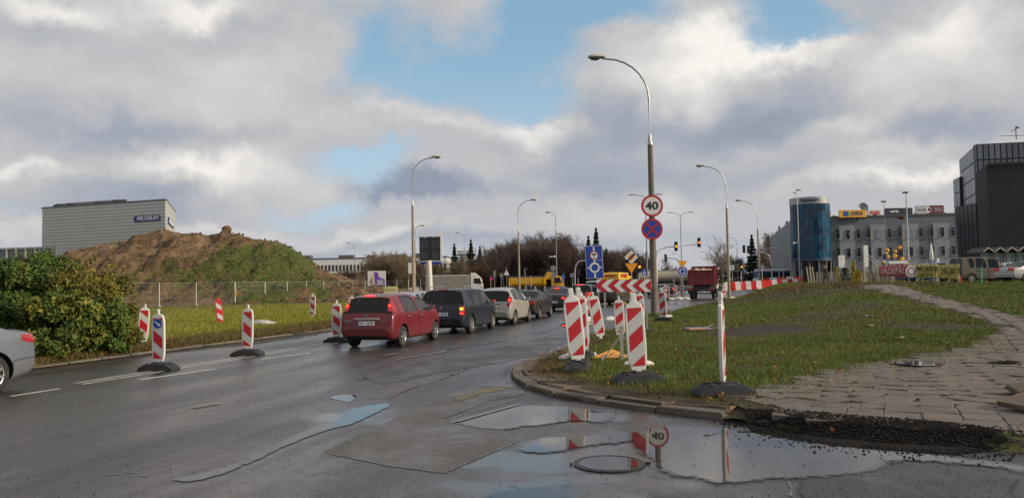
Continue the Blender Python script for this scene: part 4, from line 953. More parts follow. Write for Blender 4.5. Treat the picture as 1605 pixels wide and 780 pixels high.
for (px, pt, Y, v) in [(1130, 366, 120, 1), (1146, 398, 150, 2), (1156, 400, 160, 3), (1228, 358, 215, 3), (1215, 366, 205, 5), (1238, 362, 220, 0), (1138, 392, 165, 5), (1045, 398, 190, 1), (1165, 402, 165, 2), (1204, 380, 200, 5)]:
    put_tree('bare_tree', TV[v], px, pt, Y, {1130: 'thin open crowned bare tree behind the red tipper cab', 1045: 'small bare tree seen through the traffic signal arms above the tanker'}.get(px, 'leafless tree among those left of the grey office wing'), None if px in (1130, 1045) else 'leafless trees left of the office wing')
# woodland along the horizon, as one mass
C = []
for az_ in np.arange(-60, 75, .11):
    Yd = 520 + 60 * math.sin(az_ * .3); xx = math.tan(R(az_)) * Yd if abs(az_) < 80 else 0; hh = 7 + 3 * math.sin(az_ * 1.7) + 2 * math.sin(az_ * 5.1) + nr.normal(0, .8)
    n = 26; C.append(np.stack([xx + nr.normal(0, 1.5, n), Yd + nr.normal(0, 4, n), nr.uniform(0, 1, n) ** .8 * max(3, hh)], 1))
o = bpy.data.objects.new('distant_woodland', leaves_mesh('distant_woodland', np.concatenate(C), 1.3, m_twig[2])); col.objects.link(o); tag(o, kind='stuff')
# spruces
def spruce_mesh(seed, mat):
    q = np.random.default_rng(seed); n = 5200; z = q.uniform(.04, 1, n) ** .8; lay = np.round(z * 16) / 16; r = (1.02 - lay) * .21 * (1 + .25 * np.sin(lay * 60 + seed)); a = q.uniform(0, 6.283, n); br = np.round(a * 9 / 6.283 + lay * 5) * 6.283 / 9 + q.normal(0, .16, n); rr = r * np.sqrt(q.uniform(.05, 1, n))
    C = np.stack([rr * np.cos(br), rr * np.sin(br), lay - rr * .3 + q.normal(0, .01, n)], 1) * 10; return leaves_mesh('crown', C, .20, mat)
m_spr = leaf_mat('spruce_needles', [(.2, (.012, .022, .012)), (.8, (.03, .05, .025))]); m_pine = leaf_mat('pine_needles', [(.2, (.025, .035, .016)), (.8, (.06, .07, .03))])
SPV = [(MB().cyl((0, 0, 0), (0, 0, 9.6), .16, .03, 6).mesh('trunk', m_bark[2]), spruce_mesh(s_, m_spr)) for s_ in (1, 2)]
for (px, pt, Y, lb) in [(922, 372, 150, 'shorter of two dark spruces above the blue roundabout sign'), (934, 360, 150, 'taller of two dark spruces above the blue roundabout sign'), (738, 378, 170, 'dark spruce left of the rooftop letters on the far building'), (712, 384, 168, 'dark spruce just right of the large billboard frame'), (752, 388, 165, 'dark spruce right of the rooftop letters on the far building'), (1178, 370, 140, 'tall dark spruce behind the concrete lamp post beside the barriers'), (950, 392, 150, 'broad dark evergreen right of the blue roundabout sign'), (1222, 372, 185, 'dark evergreen beside the end of the grey office wing')]:
    put_tree('spruce', SPV[px % 2], px, pt, Y, lb, None, wide=1.5 if px in (950, 1222) else 1.0)
# leafy bush, left
m_leaf = leaf_mat('bush_leaves', [(.10, (.03, .06, .012)), (.35, (.07, .11, .02)), (.55, (.12, .14, .025)), (.75, (.22, .19, .028)), (.95, (.32, .24, .035))])
m_leafy = leaf_mat('autumn_bush_leaves', [(.10, (.045, .05, .012)), (.35, (.10, .10, .018)), (.55, (.15, .14, .022)), (.75, (.22, .18, .026)), (.95, (.28, .18, .035))])
m_leafg = leaf_mat('green_leaves', [(.10, (.025, .055, .012)), (.5, (.06, .105, .018)), (.85, (.11, .15, .025)), (1.0, (.22, .20, .035))])
def bush(seed, px, base_y, Y, ptop, wpx, label, nleaf, mat, sz=.043):
    q = np.random.default_rng(seed); c = at(px, base_y, Y); h = at(px, ptop, Y).z; w = wpx / F * Y / 2; t = thing('leafy_bush', label, 'bush', (c.x, Y, .1)); C = []
    nb = 46; bl = []
    for k in range(nb):
        a = q.uniform(0, 6.283); rr = math.sqrt(q.uniform(0, 1)) * .8; zz = q.uniform(.08, .86); rr *= 1.05 - .55 * zz ** 2; bl.append((rr * math.cos(a) * w, rr * math.sin(a) * w * .8, zz * h, q.uniform(.12, .30) * min(w, h)))
    ar = np.array([b[3] ** 2 for b in bl]); cnt = (ar / ar.sum() * nleaf * 2.5).astype(int)
    for b, n in zip(bl, cnt):
        d = q.normal(size=(n, 3)); d /= np.linalg.norm(d, axis=1)[:, None]; rad = b[3] * (q.uniform(.3, 1, n) ** .4)[:, None] * (1 + .25 * np.sin(d[:, :1] * 7 + b[0] * 9) * np.cos(d[:, 2:] * 8))
        C.append(np.array(b[:3]) + d * rad * (1, 1, .85))
    sh_ = []
    for _ in range(26):
        a = q.uniform(0, 6.283); rr = q.uniform(.1, .85); s0 = np.array([rr * math.cos(a) * w, rr * math.sin(a) * w * .8, h * (.55 + .3 * (1 - rr))]); e_ = s0 + np.array([q.normal(0, .15), q.normal(0, .15), q.uniform(.3, .62) * min(1, h / 2)]); sh_.append((s0, e_)); kk = np.linspace(0, 1, 46)[:, None]; C.append(s0 + (e_ - s0) * kk + q.normal(0, .055, (46, 3)))
    C = np.concatenate(C); C = C[C[:, 2] > .03]; me = leaves_mesh('foliage', C, sz, mat); o = bpy.data.objects.new('foliage', me); col.objects.link(o); o.parent = t
    tb = Tubes()
    for s0, e_ in sh_: tb.seg(s0, e_, .009, .004)
    for b in bl:
        s0 = np.array([b[0] * .15, b[1] * .15, 0]); md = np.array([b[0] * .5, b[1] * .5, b[2] * .6]); e = np.array(b[:3]); tb.seg(s0, md, .022, .014, 4); tb.seg(md, e, .014, .008, 3)
        for _ in range(9):
            v = q.normal(size=3); tb.seg(e, e + v / np.linalg.norm(v) * b[3] * .95, .007, .003)
    o = bpy.data.objects.new('stems', tb.mesh('stems', m_bark[0])); col.objects.link(o); o.parent = t
bush(1, 20, 540, 20.5, 398, 190, 'tall green bush behind the silver saloon at the left edge', 13000, m_leafg)
bush(2, 72, 545, 21.5, 393, 150, 'dense green bush in front of the grey steel screen end', 12000, m_leafg)
bush(3, 128, 548, 20.6, 412, 150, 'green and yellow autumn bush below the left foot of the earth mound', 12000, m_leafy)
bush(4, 172, 542, 21.8, 428, 95, 'yellowing bush at the right end of the bushes beside the beacon', 7000, m_leafy)
bush(5, -45, 540, 20.0, 385, 150, 'green bush cut off by the left edge', 5000, m_leafg)
bush(6, 92, 548, 19.3, 468, 150, 'low green bush at the foot of the taller autumn bushes', 5500, m_leaf, .07)
bush(7, 170, 548, 20.2, 478, 70, 'small low bush nearest the arrowless beacon on the verge', 3000, m_leafg, .07)
# ---- grass
def blades(name, P, h, w, mat, lean=.35, kind='stuff', n3=True):
    n = len(P); a = nr.uniform(0, 6.283, n); H = (h * nr.uniform(.5, 1.4, n)); d = np.stack([np.cos(a), np.sin(a), np.zeros(n)], 1); l = nr.normal(0, lean, (n, 2)); tip = P + np.stack([l[:, 0] * H, l[:, 1] * H, H], 1)
    W = (w * nr.uniform(.7, 1.3, n))[:, None]; V = np.stack([P - d * W, P + d * W, tip], 1).reshape(-1, 3); Fc = np.arange(n * 3).reshape(-1, 3)
    o = bpy.data.objects.new(name, arr_mesh(name, V, Fc, mat)); col.objects.link(o); return tag(o, kind=kind)
def grass_mat(name, stops, dry):
    m, g, b = base_mat(name); geo = g.n('ShaderNodeNewGeometry'); P = geo.outputs['Position']; k = g.m('ADD', g.m('MULTIPLY', geo.outputs['Random Per Island'], .4), g.m('ADD', g.m('MULTIPLY', g.noise(P, .45, 5, .6), .5), g.m('MULTIPLY', g.noise(P, 3, 3), .25)))
    c = g.ramp(k, stops); dk = g.sm(geo.outputs['Random Per Island'], 1 - dry, 1 - dry + .05); g.put(b.inputs['Base Color'], g.mix(dk, c, (.17, .12, .05))); b.inputs['Roughness'].default_value = .6; b.inputs['Specular IOR Level'].default_value = .2; return m
m_gr = grass_mat('grass_blades', [(.35, (.05, .08, .014)), (.55, (.10, .145, .024)), (.75, (.19, .21, .042))], .15)
m_grd = grass_mat('dry_grass_blades', [(.3, (.055, .045, .018)), (.55, (.10, .075, .025)), (.75, (.09, .095, .025))], .4)
m_grl = grass_mat('verge_grass_blades', [(.35, (.10, .115, .018)), (.55, (.20, .22, .03)), (.75, (.30, .29, .045))], .1)
lawn_poly = [(p.x, p.y) for p in bound]; path_poly = [(p.x, p.y) for p in pp]
def np_inside(X, Y, poly):
    c = np.zeros(len(X), bool); j = len(poly) - 1
    for i in range(len(poly)):
        (ax, ay), (bx, by) = poly[i], poly[j]
        if ay != by: c ^= ((ay > Y) != (by > Y)) & (X < (bx - ax) * (Y - ay) / (by - ay) + ax)
        j = i
    return c
HZ = {}
gx0, gx1, gy0, gy1, gs = -3.0, 75.0, 6.0, 110.0, .5
HG = np.array([[lawn_h(gx0 + i * gs, gy0 + j * gs) for i in range(int((gx1 - gx0) / gs) + 2)] for j in range(int((gy1 - gy0) / gs) + 2)])
def hgrid(X, Y):
    u = (X - gx0) / gs; v = (Y - gy0) / gs; i = np.clip(u.astype(int), 0, HG.shape[1] - 2); j = np.clip(v.astype(int), 0, HG.shape[0] - 2); fu = u - i; fv = v - j
    return HG[j, i] * (1 - fu) * (1 - fv) + HG[j, i + 1] * fu * (1 - fv) + HG[j + 1, i] * (1 - fu) * fv + HG[j + 1, i + 1] * fu * fv
kc = np.array([(p.x, p.y) for p in kcurve]); pe = np.array([(p.x, p.y) for p in resample(cmr(pp[:len(path_l)], 3), .2)])
def dmin(X, Y, K):
    o = np.full(len(X), 99.0)
    for a, b in K: o = np.minimum(o, np.hypot(X - a, Y - b))
    return o
def lawn_pts(n, x0, x1, y0, y1, maxd=None):
    X = nr.uniform(x0, x1, n); Y = nr.uniform(y0, y1, n); k = (np.abs(X / Y) < .74) & np_inside(X, Y, lawn_poly); X, Y = X[k], Y[k]
    ip = np_inside(X, Y, path_poly); de = dmin(X, Y, pe[::3]); keep = ~ip | ((de < nr.exponential(.42, len(X))) & (Y < 18)) ; X, Y = X[keep], Y[keep]
    for (cx, cy, rx, ry, w) in mud:
        q = np.hypot((X - cx) / rx, (Y - cy) / ry) + nr.normal(0, .22, len(X)); k = (q > .9) | (nr.random(len(X)) > w); X, Y = X[k], Y[k]
    return X, Y
from math import pi
X, Y = lawn_pts(520000, -2, 16, 8, 24); dk = dmin(X, Y, kc[::2]); keep = (dk > .36 + nr.exponential(.13, len(X))) & ((Y > 9.3) | (X < 3.2)); X, Y, dk = X[keep], Y[keep], dk[keep]
cl = np.sin(X * 2.1 + np.sin(Y * 1.7)) * np.sin(Y * 1.9 + X * .6) + nr.normal(0, .5, len(X)); keep = cl > -1.0; X, Y, dk = X[keep], Y[keep], dk[keep]
dry = (dk < .95 + nr.exponential(.22, len(X)))
Pn = np.stack([X, Y, hgrid(X, Y) - .005], 1); blades('lawn_grass', Pn[~dry], .065 * (1 + .4 * cl[keep][~dry].clip(-1, 1)), .0048, m_gr, .55); k = dry & (nr.random(len(dry)) < .6); blades('dry_grass', Pn[k], .05, .0045, m_grd, .9)
X, Y = lawn_pts(420000, 1, 34, 22, 48); Pn = np.stack([X, Y, hgrid(X, Y) - .005], 1); cl = np.sin(X * .9 + np.sin(Y * .7)) * np.sin(Y * .8 + X * .4); blades('lawn_grass', Pn, .065 * (1 + .5 * cl), .010, m_gr, .5)
X, Y = lawn_pts(260000, 6, 72, 48, 105); Pn = np.stack([X, Y, hgrid(X, Y) - .005], 1); blades('lawn_grass', Pn, .09, .02, m_gr, .4)
# taller weeds along the crest and by the path
X, Y = lawn_pts(60000, 8, 40, 20, 70); de = dmin(X, Y, pe[::3]); k = (de < 1.0) & (nr.random(len(X)) < .5) & ~np_inside(X, Y, path_poly); Pn = np.stack([X[k], Y[k], hgrid(X[k], Y[k])], 1); blades('path_edge_weeds', Pn, .14, .012, m_grd, .35)
c0 = tp(1300, 448); n = 9000; X = c0.x + nr.normal(0, 3.2, n); Y = c0.y + nr.normal(0, 4, n); k = ~np_inside(X, Y, path_poly); X, Y = X[k], Y[k]; blades('crest_weeds', np.stack([X, Y, hgrid(X, Y)], 1), .20, .012, m_grd, .4)
# verge
n = 330000; S = nr.uniform(4, 66, n); Tt = -15.35 - nr.exponential(6.5, n); X = U.x * S + N.x * Tt; Y = U.y * S + N.y * Tt; k = (np.abs(X / np.maximum(Y, 1)) < .75) & (Y < 74) & (Y > 14); X, Y, Tt = X[k], Y[k], Tt[k]
V = np.array([verge_h(a, b) for a, b in zip(X, Y)]); edge = Tt > -17.2 + nr.normal(0, .4, len(X)); blades('verge_grass', np.stack([X, Y, V], 1)[~edge], .11, .014, m_grl, .5); blades('verge_weeds', np.stack([X, Y, V], 1)[edge], .15, .011, m_grd, .6)
# weeds on the mound
m_mw = grass_mat('mound_weed_leaves', [(.35, (.05, .055, .018)), (.55, (.095, .10, .028)), (.75, (.15, .14, .042))], .3)
pts = []
tries = [(410, 412, 84, 5, 3), (440, 445, 76, 5, 4), (330, 435, 76, 9, 3), (250, 430, 77, 5, 3), (380, 432, 78, 9, 4)]
for (px, py, Yc, rx, ry) in tries:
    q = at(px, py, Yc)
    for _ in range(6500): pts.append((q.x + rnd.gauss(0, rx * .6), Yc + rnd.gauss(0, ry)))
P_ = np.array([(x, y, mound_z(x, y)) for x, y in pts if 69 < y < 92]); C = P_ + nr.normal(0, .12, P_.shape); o = bpy.data.objects.new('mound_weeds', leaves_mesh('mound_weeds', C + (0, 0, .05), .065, m_mw)); col.objects.link(o); tag(o, kind='stuff')
# fallen leaves
m_fl = leaf_mat('fallen_leaf', [(.2, (.12, .05, .02)), (.6, (.22, .09, .03)), (.9, (.28, .16, .05))]); X, Y = lawn_pts(2600, -1, 20, 8, 30); P_ = np.stack([X, Y, hgrid(X, Y) + .05], 1); o = bpy.data.objects.new('fallen_leaves', leaves_mesh('fallen_leaves', P_, .035, m_fl)); col.objects.link(o); tag(o, kind='stuff')
n = 500; Xg = nr.uniform(-18, -9, n); Yg = nr.uniform(17, 22, n); sT = Xg * N.x + Yg * N.y; k = (sT < -15.1) & (sT > -16.6); P_ = np.stack([Xg[k], Yg[k], np.full(k.sum(), .16)], 1); o = bpy.data.objects.new('fallen_leaves', leaves_mesh('fallen_leaves', P_, .04, m_fl)); col.objects.link(o); tag(o, kind='stuff')
# ================================================================ STREET FURNITURE
m_conc2 = pm('pole_concrete', (.30, .25, .18), .8, 0, .2, 1.2, .5, 25, dirt=.5, dc=(.16, .13, .09)); m_concd = pm('shaded_pole_concrete', (.15, .125, .095), .85, 0, .25, 1.2, .6, 25, dirt=.7, dc=(.07, .055, .04))  # second concrete: darker copy with the main pole's cloud shade put into its colour
m_galv = pm('galvanised', (.38, .39, .40), .4, .6, .12, 3); m_stl = pm('thin_steel', (.22, .23, .24), .45, .3, .1, 2); m_head = pm('lamp_head', (.40, .38, .33), .5, 0, .15, 5, dirt=.4, dc=(.12, .1, .08)); m_lens = pm('lamp_lens', (.25, .26, .27), .15)
def lamp(px, pyb, ptop, Y, side, reach, label, mat=None, conc=.68, r0=.14, z0=0.0, head=1.0, base=None, grp='concrete street lamps', lean=0.0):
    b = base or at(px, pyb, Y); b.z = z0; top = at(px, ptop, b.y); h = top.z - z0; t = thing('street_lamp', label, 'street lamp', b, 0, grp); t.rotation_euler = (0, R(lean), 0)
    hc = h * conc; mat = mat or m_conc2
    if conc > 0:
        MB().tube([(0, 0, 0), (0, 0, hc * .5), (0, 0, hc)], [r0, r0 * .85, r0 * .7], 14).build('pole', mat, t)
        MB().cyl((0, 0, hc), (0, 0, hc + .5), r0 * .75, r0 * .35, 12).build('pole_cap', m_galv, t)
    else: MB().tube([(0, 0, 0), (0, 0, h * .8)], [r0, r0 * .6], 10).build('pole', m_stl, t); hc = h * .8
    ra = min(reach * .9, (h - hc) * .6); pts = [(0, 0, hc + .3), (0, 0, h - ra)]
    for k in range(1, 8): a = math.pi / 2 * k / 7; pts.append((side * ra * (1 - math.cos(a)), 0, h - ra + ra * .98 * math.sin(a)))
    pts.append((side * reach, 0, h - .02 + .03)); MB().tube(pts, [.055 * head] * 2 + [.045 * head] * 8, 8).build('arm', m_galv if conc > 0 else m_stl, t)
    hx = side * reach; s = head
    hb = MB().lathe([(.001, 0), (.10 * s, .02), (.17 * s, .12 * s), (.20 * s, .35 * s), (.19 * s, .6 * s), (.12 * s, .78 * s), (.06 * s, .80 * s)], (0, 0, 0), 'Y', 14)
    hb.v = [(hx + side * (.62 * s - y), x, h + .04 + (z * .75 if z > 0 else z * .25)) for x, y, z in hb.v]; hd = hb.build('lamp_head', m_head, t)
    lb = MB().lathe([(.001, .08 * s), (.13 * s, .14 * s), (.165 * s, .35 * s), (.13 * s, .52 * s), (.001, .56 * s)], (0, 0, 0), 'Y', 12)
    lb.v = [(hx + side * (.62 * s - y), x, h + .02 - abs(z) * .75) for x, y, z in lb.v]; lb.build('lens', m_lens, hd); return t
mp = gp(1026, 497, .12)
main_lamp = lamp(1026, 0, 90, 0, -1, 2.15, 'tall concrete street lamp carrying the 40 sign at the tip of the lawn', m_concd, .66, .17, .12, 1.0, mp)
pos_ = Matrix.Identity(4)
m_cast = pm('clamp', (.12, .11, .1), .6, .3)
def on_main(px, py):  # height on the pole
    return at(px, py, mp.y).z - .12
lamp(643, 0, 247.5, 61, 1, 1.75, 'concrete street lamp behind the roof of the dark red hatchback'); lamp(806, 0, 314, 95, 1, 1.75, 'concrete street lamp beside the tail of the yellow tipper')
lamp(1129, 0, 260, 69, -1, 2.1, 'concrete street lamp just right of the red tipper truck'); lamp(1176, 0, 314, 98, -1, 2.2, 'concrete street lamp behind the row of red and white barriers', z0=.1)
for (px, pt, Y, sd, rc, lb) in [(553, 381, 168, -1, 1.2, 'thin steel street lamp above the white office block'), (646, 354, 120, 1, 1.0, 'thin steel lamp half hidden behind the left concrete pole'), (722, 365, 150, -1, 1.2, 'thin steel lamp post right of the big billboard frame'), (864, 333, 111, -1, .9, 'thin steel lamp post carrying a camera behind the yellow tipper'), (1098, 395, 200, -1, 1.4, 'nearer small far lamp left of the red tipper'), (1111, 388, 200, -1, 1.4, 'farther small lamp directly left of the red tipper cab'), (1143, 372, 150, -1, 1.6, 'steel street lamp between the two right concrete poles'), (1008, 394, 160, 1, 1.4, 'low steel lamp right of the black and amber diamond sign'), (1053, 397, 210, -1, 1.2, 'tiny far lamp above the tanker')]:
    lamp(px, 0, pt, Y, sd, rc, lb, None, 0, .09, 0, .9, None, None)
def double(px, pt, Y, rc, label, z0=0, drop=.25, hs=1.0):
    b = at(px, 400, Y); b.z = z0; h = at(px, pt, Y).z - z0; t = thing('double_street_lamp', label, 'street lamp', b)
    MB().tube([(0, 0, 0), (0, 0, h - .4)], [.10, .05], 8).build('pole', m_stl, t)
    for s in (-1, 1):
        MB().tube([(0, 0, h - .6), (s * rc * .18, 0, h - .25), (s * rc * .45, 0, h - .1), (s * rc, 0, h)], .035, 6).build('arm', m_stl, t)
        MB().box((s * (rc + .3 * hs), 0, h + .02), (.75 * hs, .25, .10)).build('lamp_head', m_stl, t, bevel=.03)
    return t
double(1068, 333, 115, 1.3, 'slim lamp post with two outspread arms above the yield sign'); double(1014, 305, 89, 1.25, 'slim two armed lamp post half hidden behind the 40 sign pole')
def pole_light(px, pt, Y, label, kind='flood', z0=None, mat=None, r=.08):
    b = at(px, 400, Y); b.z = lawn_h(b.x, b.y) if z0 is None else z0; h = at(px, pt, Y).z - b.z; t = thing('lamp_post', label, 'lamp post', b); mt = mat or m_galv
    MB().tube([(0, 0, 0), (0, 0, h)], [r, r * .6], 8).build('pole', mt, t)
    if kind == 'flood': MB().box((-.12, -.1, h + .08), (.5, .3, .16)).build('lamp_head', m_dark, t, bevel=.02)
    if kind == 'two': MB().box((.15, -.1, h + .08), (.5, .3, .1)).box((-.35, -.1, h - .25), (.3, .2, .08)).build('lamp_head', m_dark, t)
    if kind == 'disc': MB().lathe([(.08, h - .12), (.25, h - .05), (.5, h + .12), (.5, h + .2), (.05, h + .25)], n=14).build('lamp_head', pm('rusty_head', (.16, .09, .06), .7), t)
    if kind == 'arm': MB().box((-.15, 0, h), (.5, .15, .1)).build('lamp_head', mt, t)
    return t
p_ = pole_light(1252.5, 299, 92, 'thin mast with two small lamps and a white camera in front of the glass tower', 'two', r=.07)
MB().box((-.35, -.05, at(1251, 380, 92).z - p_.location.z), (.5, .06, .06)).ball((-.6, -.05, at(1251, 380, 92).z - p_.location.z - .05), .14, 8).build('camera_dome', m_white, p_)
pole_light(1424, 303, 78, 'white lamp mast rising above the red banner', 'flood', mat=pm('pole_white', (.5, .5, .5)), r=.09); pole_light(1389, 317, 90, 'thin lamp mast in front of the dark blue roof board', 'flood', r=.06); pole_light(1415, 342, 82, 'brown lamp post with a wide rusty disc top', 'disc', mat=pm('pole_brown', (.13, .085, .065)), r=.08); pole_light(1337, 367, 90, 'short grey lamp post by the left end of the grey office', 'arm', r=.06)
# ---- signs
m_red = pm('sign_red', (.40, .012, .025), .4, 0, .04, 3, dirt=.1, dc=(.2, .05, .05)); m_wht = pm('sign_white', (.62, .62, .62), .45, 0, .04, 3, dirt=.12, dc=(.35, .34, .32)); m_blu = pm('sign_blue', (.010, .045, .30), .4, 0, .05, 3); m_blk = pm('sign_black', (.012, .012, .012), .5); m_org = pm('sign_amber', (.72, .30, .01), .45, 0, .05, 3); m_bak = pm('sign_back', (.22, .23, .24), .5, .3)
def disc(mb, r0, r1, y, m, n=40, c=(0, 0)):
    i = len(mb.v)
    for k in range(n):
        a = 2 * math.pi * k / n
        for r in (r0, r1): mb.v.append((c[0] + r * math.cos(a), y, c[1] + r * math.sin(a)))
    for k in range(n): a, b = i + 2 * k, i + 2 * ((k + 1) % n); mb.f.append((a, a + 1, b + 1, b)); mb.m.append(m)
def full(mb, r, y, m, n=40, c=(0, 0)):
    mb.quad([(c[0] + r * math.cos(2 * math.pi * k / n), y, c[1] + r * math.sin(2 * math.pi * k / n)) for k in range(n)], m)
def plate_round(r, parent_name, parent, back=m_bak):
    mb = MB().cyl((0, .012, 0), (0, -.004, 0), r, n=40); return mb.build(parent_name, back, parent, smooth=30)
def bar(mb, a, b, w, y, m):
    a = Vector((a[0], 0, a[1])); b = Vector((b[0], 0, b[1])); d = (b - a).normalized(); n = Vector((-d.z, 0, d.x)) * w / 2; mb.quad([tuple(p + Vector((0, y, 0))) for p in (a - n, b - n, b + n, a + n)], m)
def sign_at(name, label, px, py, Y, rz=0):
    return thing(name, label, 'road sign', at(px, py, Y), R(rz))
Ys = mp.y - .22
s40 = sign_at('speed_limit_sign', 'round white speed limit sign with red rim reading 40', 1022, 322.5, Ys); r = 17.3 / F * Ys
plate_round(r, 'plate', s40); mb = MB(); disc(mb, r * .80, r * .99, -.007, 0); full(mb, r * .80, -.007, 1); mb.build('face', [m_red, m_wht], s40, smooth=0)
text('numeral', '40', r * .98, m_blk, s40, T((0, -.012, -.01)), .003, r * 1.16, .014)
MB().box((0, .09, 0), (.05, .16, .05)).box((0, .1, .15), (.36, .03, .04)).build('clamp', m_cast, s40)
sns = sign_at('no_stopping_sign', 'round blue no stopping sign with red rim and red cross under the 40 sign', 1022, 359, Ys + .01); r = 16.8 / F * Ys
plate_round(r, 'plate', sns); mb = MB(); disc(mb, r * .80, r * .99, -.007, 0); full(mb, r * .80, -.007, 1); k = r * .57; bar(mb, (-k, -k), (k, k), r * .17, -.011, 0); bar(mb, (-k, k), (-.02, .02), r * .17, -.011, 0); bar(mb, (.02, -.02), (k, -k), r * .17, -.011, 0); mb.build('face', [m_red, m_blu], sns, smooth=0)
MB().box((0, .09, 0), (.05, .16, .05)).build('clamp', m_cast, sns)
def post(px, pyb, ptop, Y, name, label, r=.03, mat=None, z0=None):
    b = gp(px, pyb, .12) if Y is None else at(px, pyb, Y); return b
# big blue roundabout sign on its post
Yb_ = 28.5; a0 = at(917.5, 385, Yb_); a1 = at(945.5, 436, Yb_); cx, cz = (a0.x + a1.x) / 2, (a0.z + a1.z) / 2; w, h = 27 / F * Yb_, 51.5 / F * Yb_
bs = thing('roundabout_sign', 'tall blue advance sign with a white roundabout diagram and a small red ringed vehicle ban', 'road sign', (cx, Yb_, .0)); tl_ = T((0, 0, cz)) @ RY(-2.0)
mb = MB().prism([(-w / 2, -h / 2), (w / 2, -h / 2), (w / 2, h / 2), (-w / 2, h / 2)], .03, tl_); mb.build('plate', m_wht, bs, smooth=0)
mb = MB(); q = .016; mb.quad([(-w / 2 + q, -.019, -h / 2 + q), (w / 2 - q, -.019, -h / 2 + q), (w / 2 - q, -.019, h / 2 - q), (-w / 2 + q, -.019, h / 2 - q)], 0)
cy = -h * .17; disc(mb, w * .20, w * .30, -.024, 1, 30, (0, cy)); bar(mb, (0, -h / 2 + .03), (0, cy - w * .26), w * .09, -.024, 1); bar(mb, (0, cy + w * .27), (0, h * .46), w * .09, -.023, 1); bar(mb, (-w * .42, cy), (-w * .27, cy), w * .08, -.024, 1); bar(mb, (w * .27, cy), (w * .42, cy), w * .08, -.024, 1)
full(mb, w * .25, -.027, 2, 30, (0, h * .2)); full(mb, w * .205, -.030, 1, 30, (0, h * .2)); mb.quad([(x * w, -.033, h * .2 + z * w) for x, z in ((-.15, .01), (-.12, .09), (0, .12), (.13, .09), (.15, .01), (.05, .02), (0, -.01), (-.05, .02))], 3)
bar(mb, (-w * .05, h * .2 - w * .11), (w * .06, h * .2 - w * .11), w * .05, -.033, 3); f = mb.build('face', [m_blu, m_wht, m_red, m_blk], bs, smooth=0); f.matrix_local = tl_
text('distance_lettering', '0,1 km', .085, m_wht, bs, tl_ @ T((w * .27, -.026, h * .055)), .001)
MB().tube([(.14, .05, 0), (.12, .04, cz - h / 2 + .2), (.10, .035, cz + h / 2 - .05)], .028, 8).build('post', m_stl, bs)
# arrow board
Ya_ = 25.0; a0, a1 = at(933, 438, Ya_), at(1022, 456.5, Ya_); w = a1.x - a0.x; h = 19.5 / F * Ya_; ab = thing('arrow_board', 'long red and white chevron arrow board pointing left in front of the lamp post', 'arrow board', ((a0.x + a1.x) / 2, Ya_, 0)); zc = (a0.z + a1.z) / 2
Mx = T((0, 0, zc)) @ RY(1.0); MB().box((.02, .02, 0), (w - .06, .03, h)).build('panel', m_wht, ab, smooth=0).matrix_local = Mx
mb = MB(); cw = w / 4.55
for k in range(5):
    x0 = -w / 2 + k * cw; pts = [(x0, 0), (x0 + h * .55, h / 2), (x0 + h * .55 + cw * .48, h / 2), (x0 + cw * .48, 0), (x0 + h * .55 + cw * .48, -h / 2), (x0 + h * .55, -h / 2)]; xm = w / 2
    A1 = [pts[0], pts[1], pts[2], pts[3]]; A2 = [pts[0], pts[3], pts[4], pts[5]]
    for P_ in (A1, A2):
        P_ = [(min(x, xm), z) for x, z in P_]; mb.quad([(x, -.004, z) for x, z in P_][::-1], 0)
o = mb.build('chevrons', m_red, ab, smooth=0); o.matrix_local = Mx @ T((0, .0, 0))
for x in (-.62, .75): MB().box((x, .06, zc / 2 + .06), (.05, .05, zc)).build('leg', m_galv, ab, smooth=0); MB().box((x, .06, .14), (.5, .3, .1)).build('foot', m_dark, ab, bevel=.02)
def tri(mb, r, y, m, up=False):
    s = 1 if up else -1; mb.quad([(r * math.cos(a), y, s * r * math.sin(a)) for a in (R(90), R(210), R(330))], m)
def small_post(name, label, px, Y, ptop, z0=0, r=.03, cat='road sign'):
    b = at(px, 430, Y); b.z = z0; h = at(px, ptop, Y).z - z0; t = thing(name, label, cat, b); MB().cyl((0, .04, 0), (0, .04, h), r, n=8).build('post', m_galv, t); return t, h
t, h = small_post('yield_sign', 'amber inverted triangle sign under a black striped diamond sign left of the 40 pole', 990, 46, 396); k = Y = 46
zt = at(990, 419, 46).z; mb = MB(); r = 10.6 / F * 46; mb.prism([(-r * .95, r * .5), (0, -r * 1.05), (r * .95, r * .5)][::-1], .02, T((0, 0, zt + .05)), m=0); mb.build('triangle_plate', m_org, t, smooth=0)
zt = at(991, 403, 46).z; r = 10.8 / F * 46; mb = MB(); mb.prism([(-r, 0), (0, r), (r, 0), (0, -r)], .02, T((0, 0, zt)), 0); mb.quad([(-r * .55, -.014, zt), (0, -.014, zt - r * .55), (r * .55, -.014, zt), (0, -.014, zt + r * .55)], 1); mb.quad([(-r * .62, -.018, zt - r * .42), (-r * .42, -.018, zt - r * .62), (r * .66, -.018, zt + r * .46), (r * .46, -.018, zt + r * .66)], 2); o = mb.build('diamond_plate', [m_wht, m_org, m_blk], t, smooth=0)
t, h = small_post('roundabout_order_sign', 'round blue roundabout arrows sign below an amber triangle left of the red tipper', 1070, 66, 407); r = 8.2 / F * 66
zt = at(1070, 425, 66).z; mb = MB().cyl((0, .012, zt), (0, -.004, zt), r, n=28); full(mb, r * .97, -.007, 1, 28, (0, zt)); full(mb, r * .88, -.010, 2, 28, (0, zt))
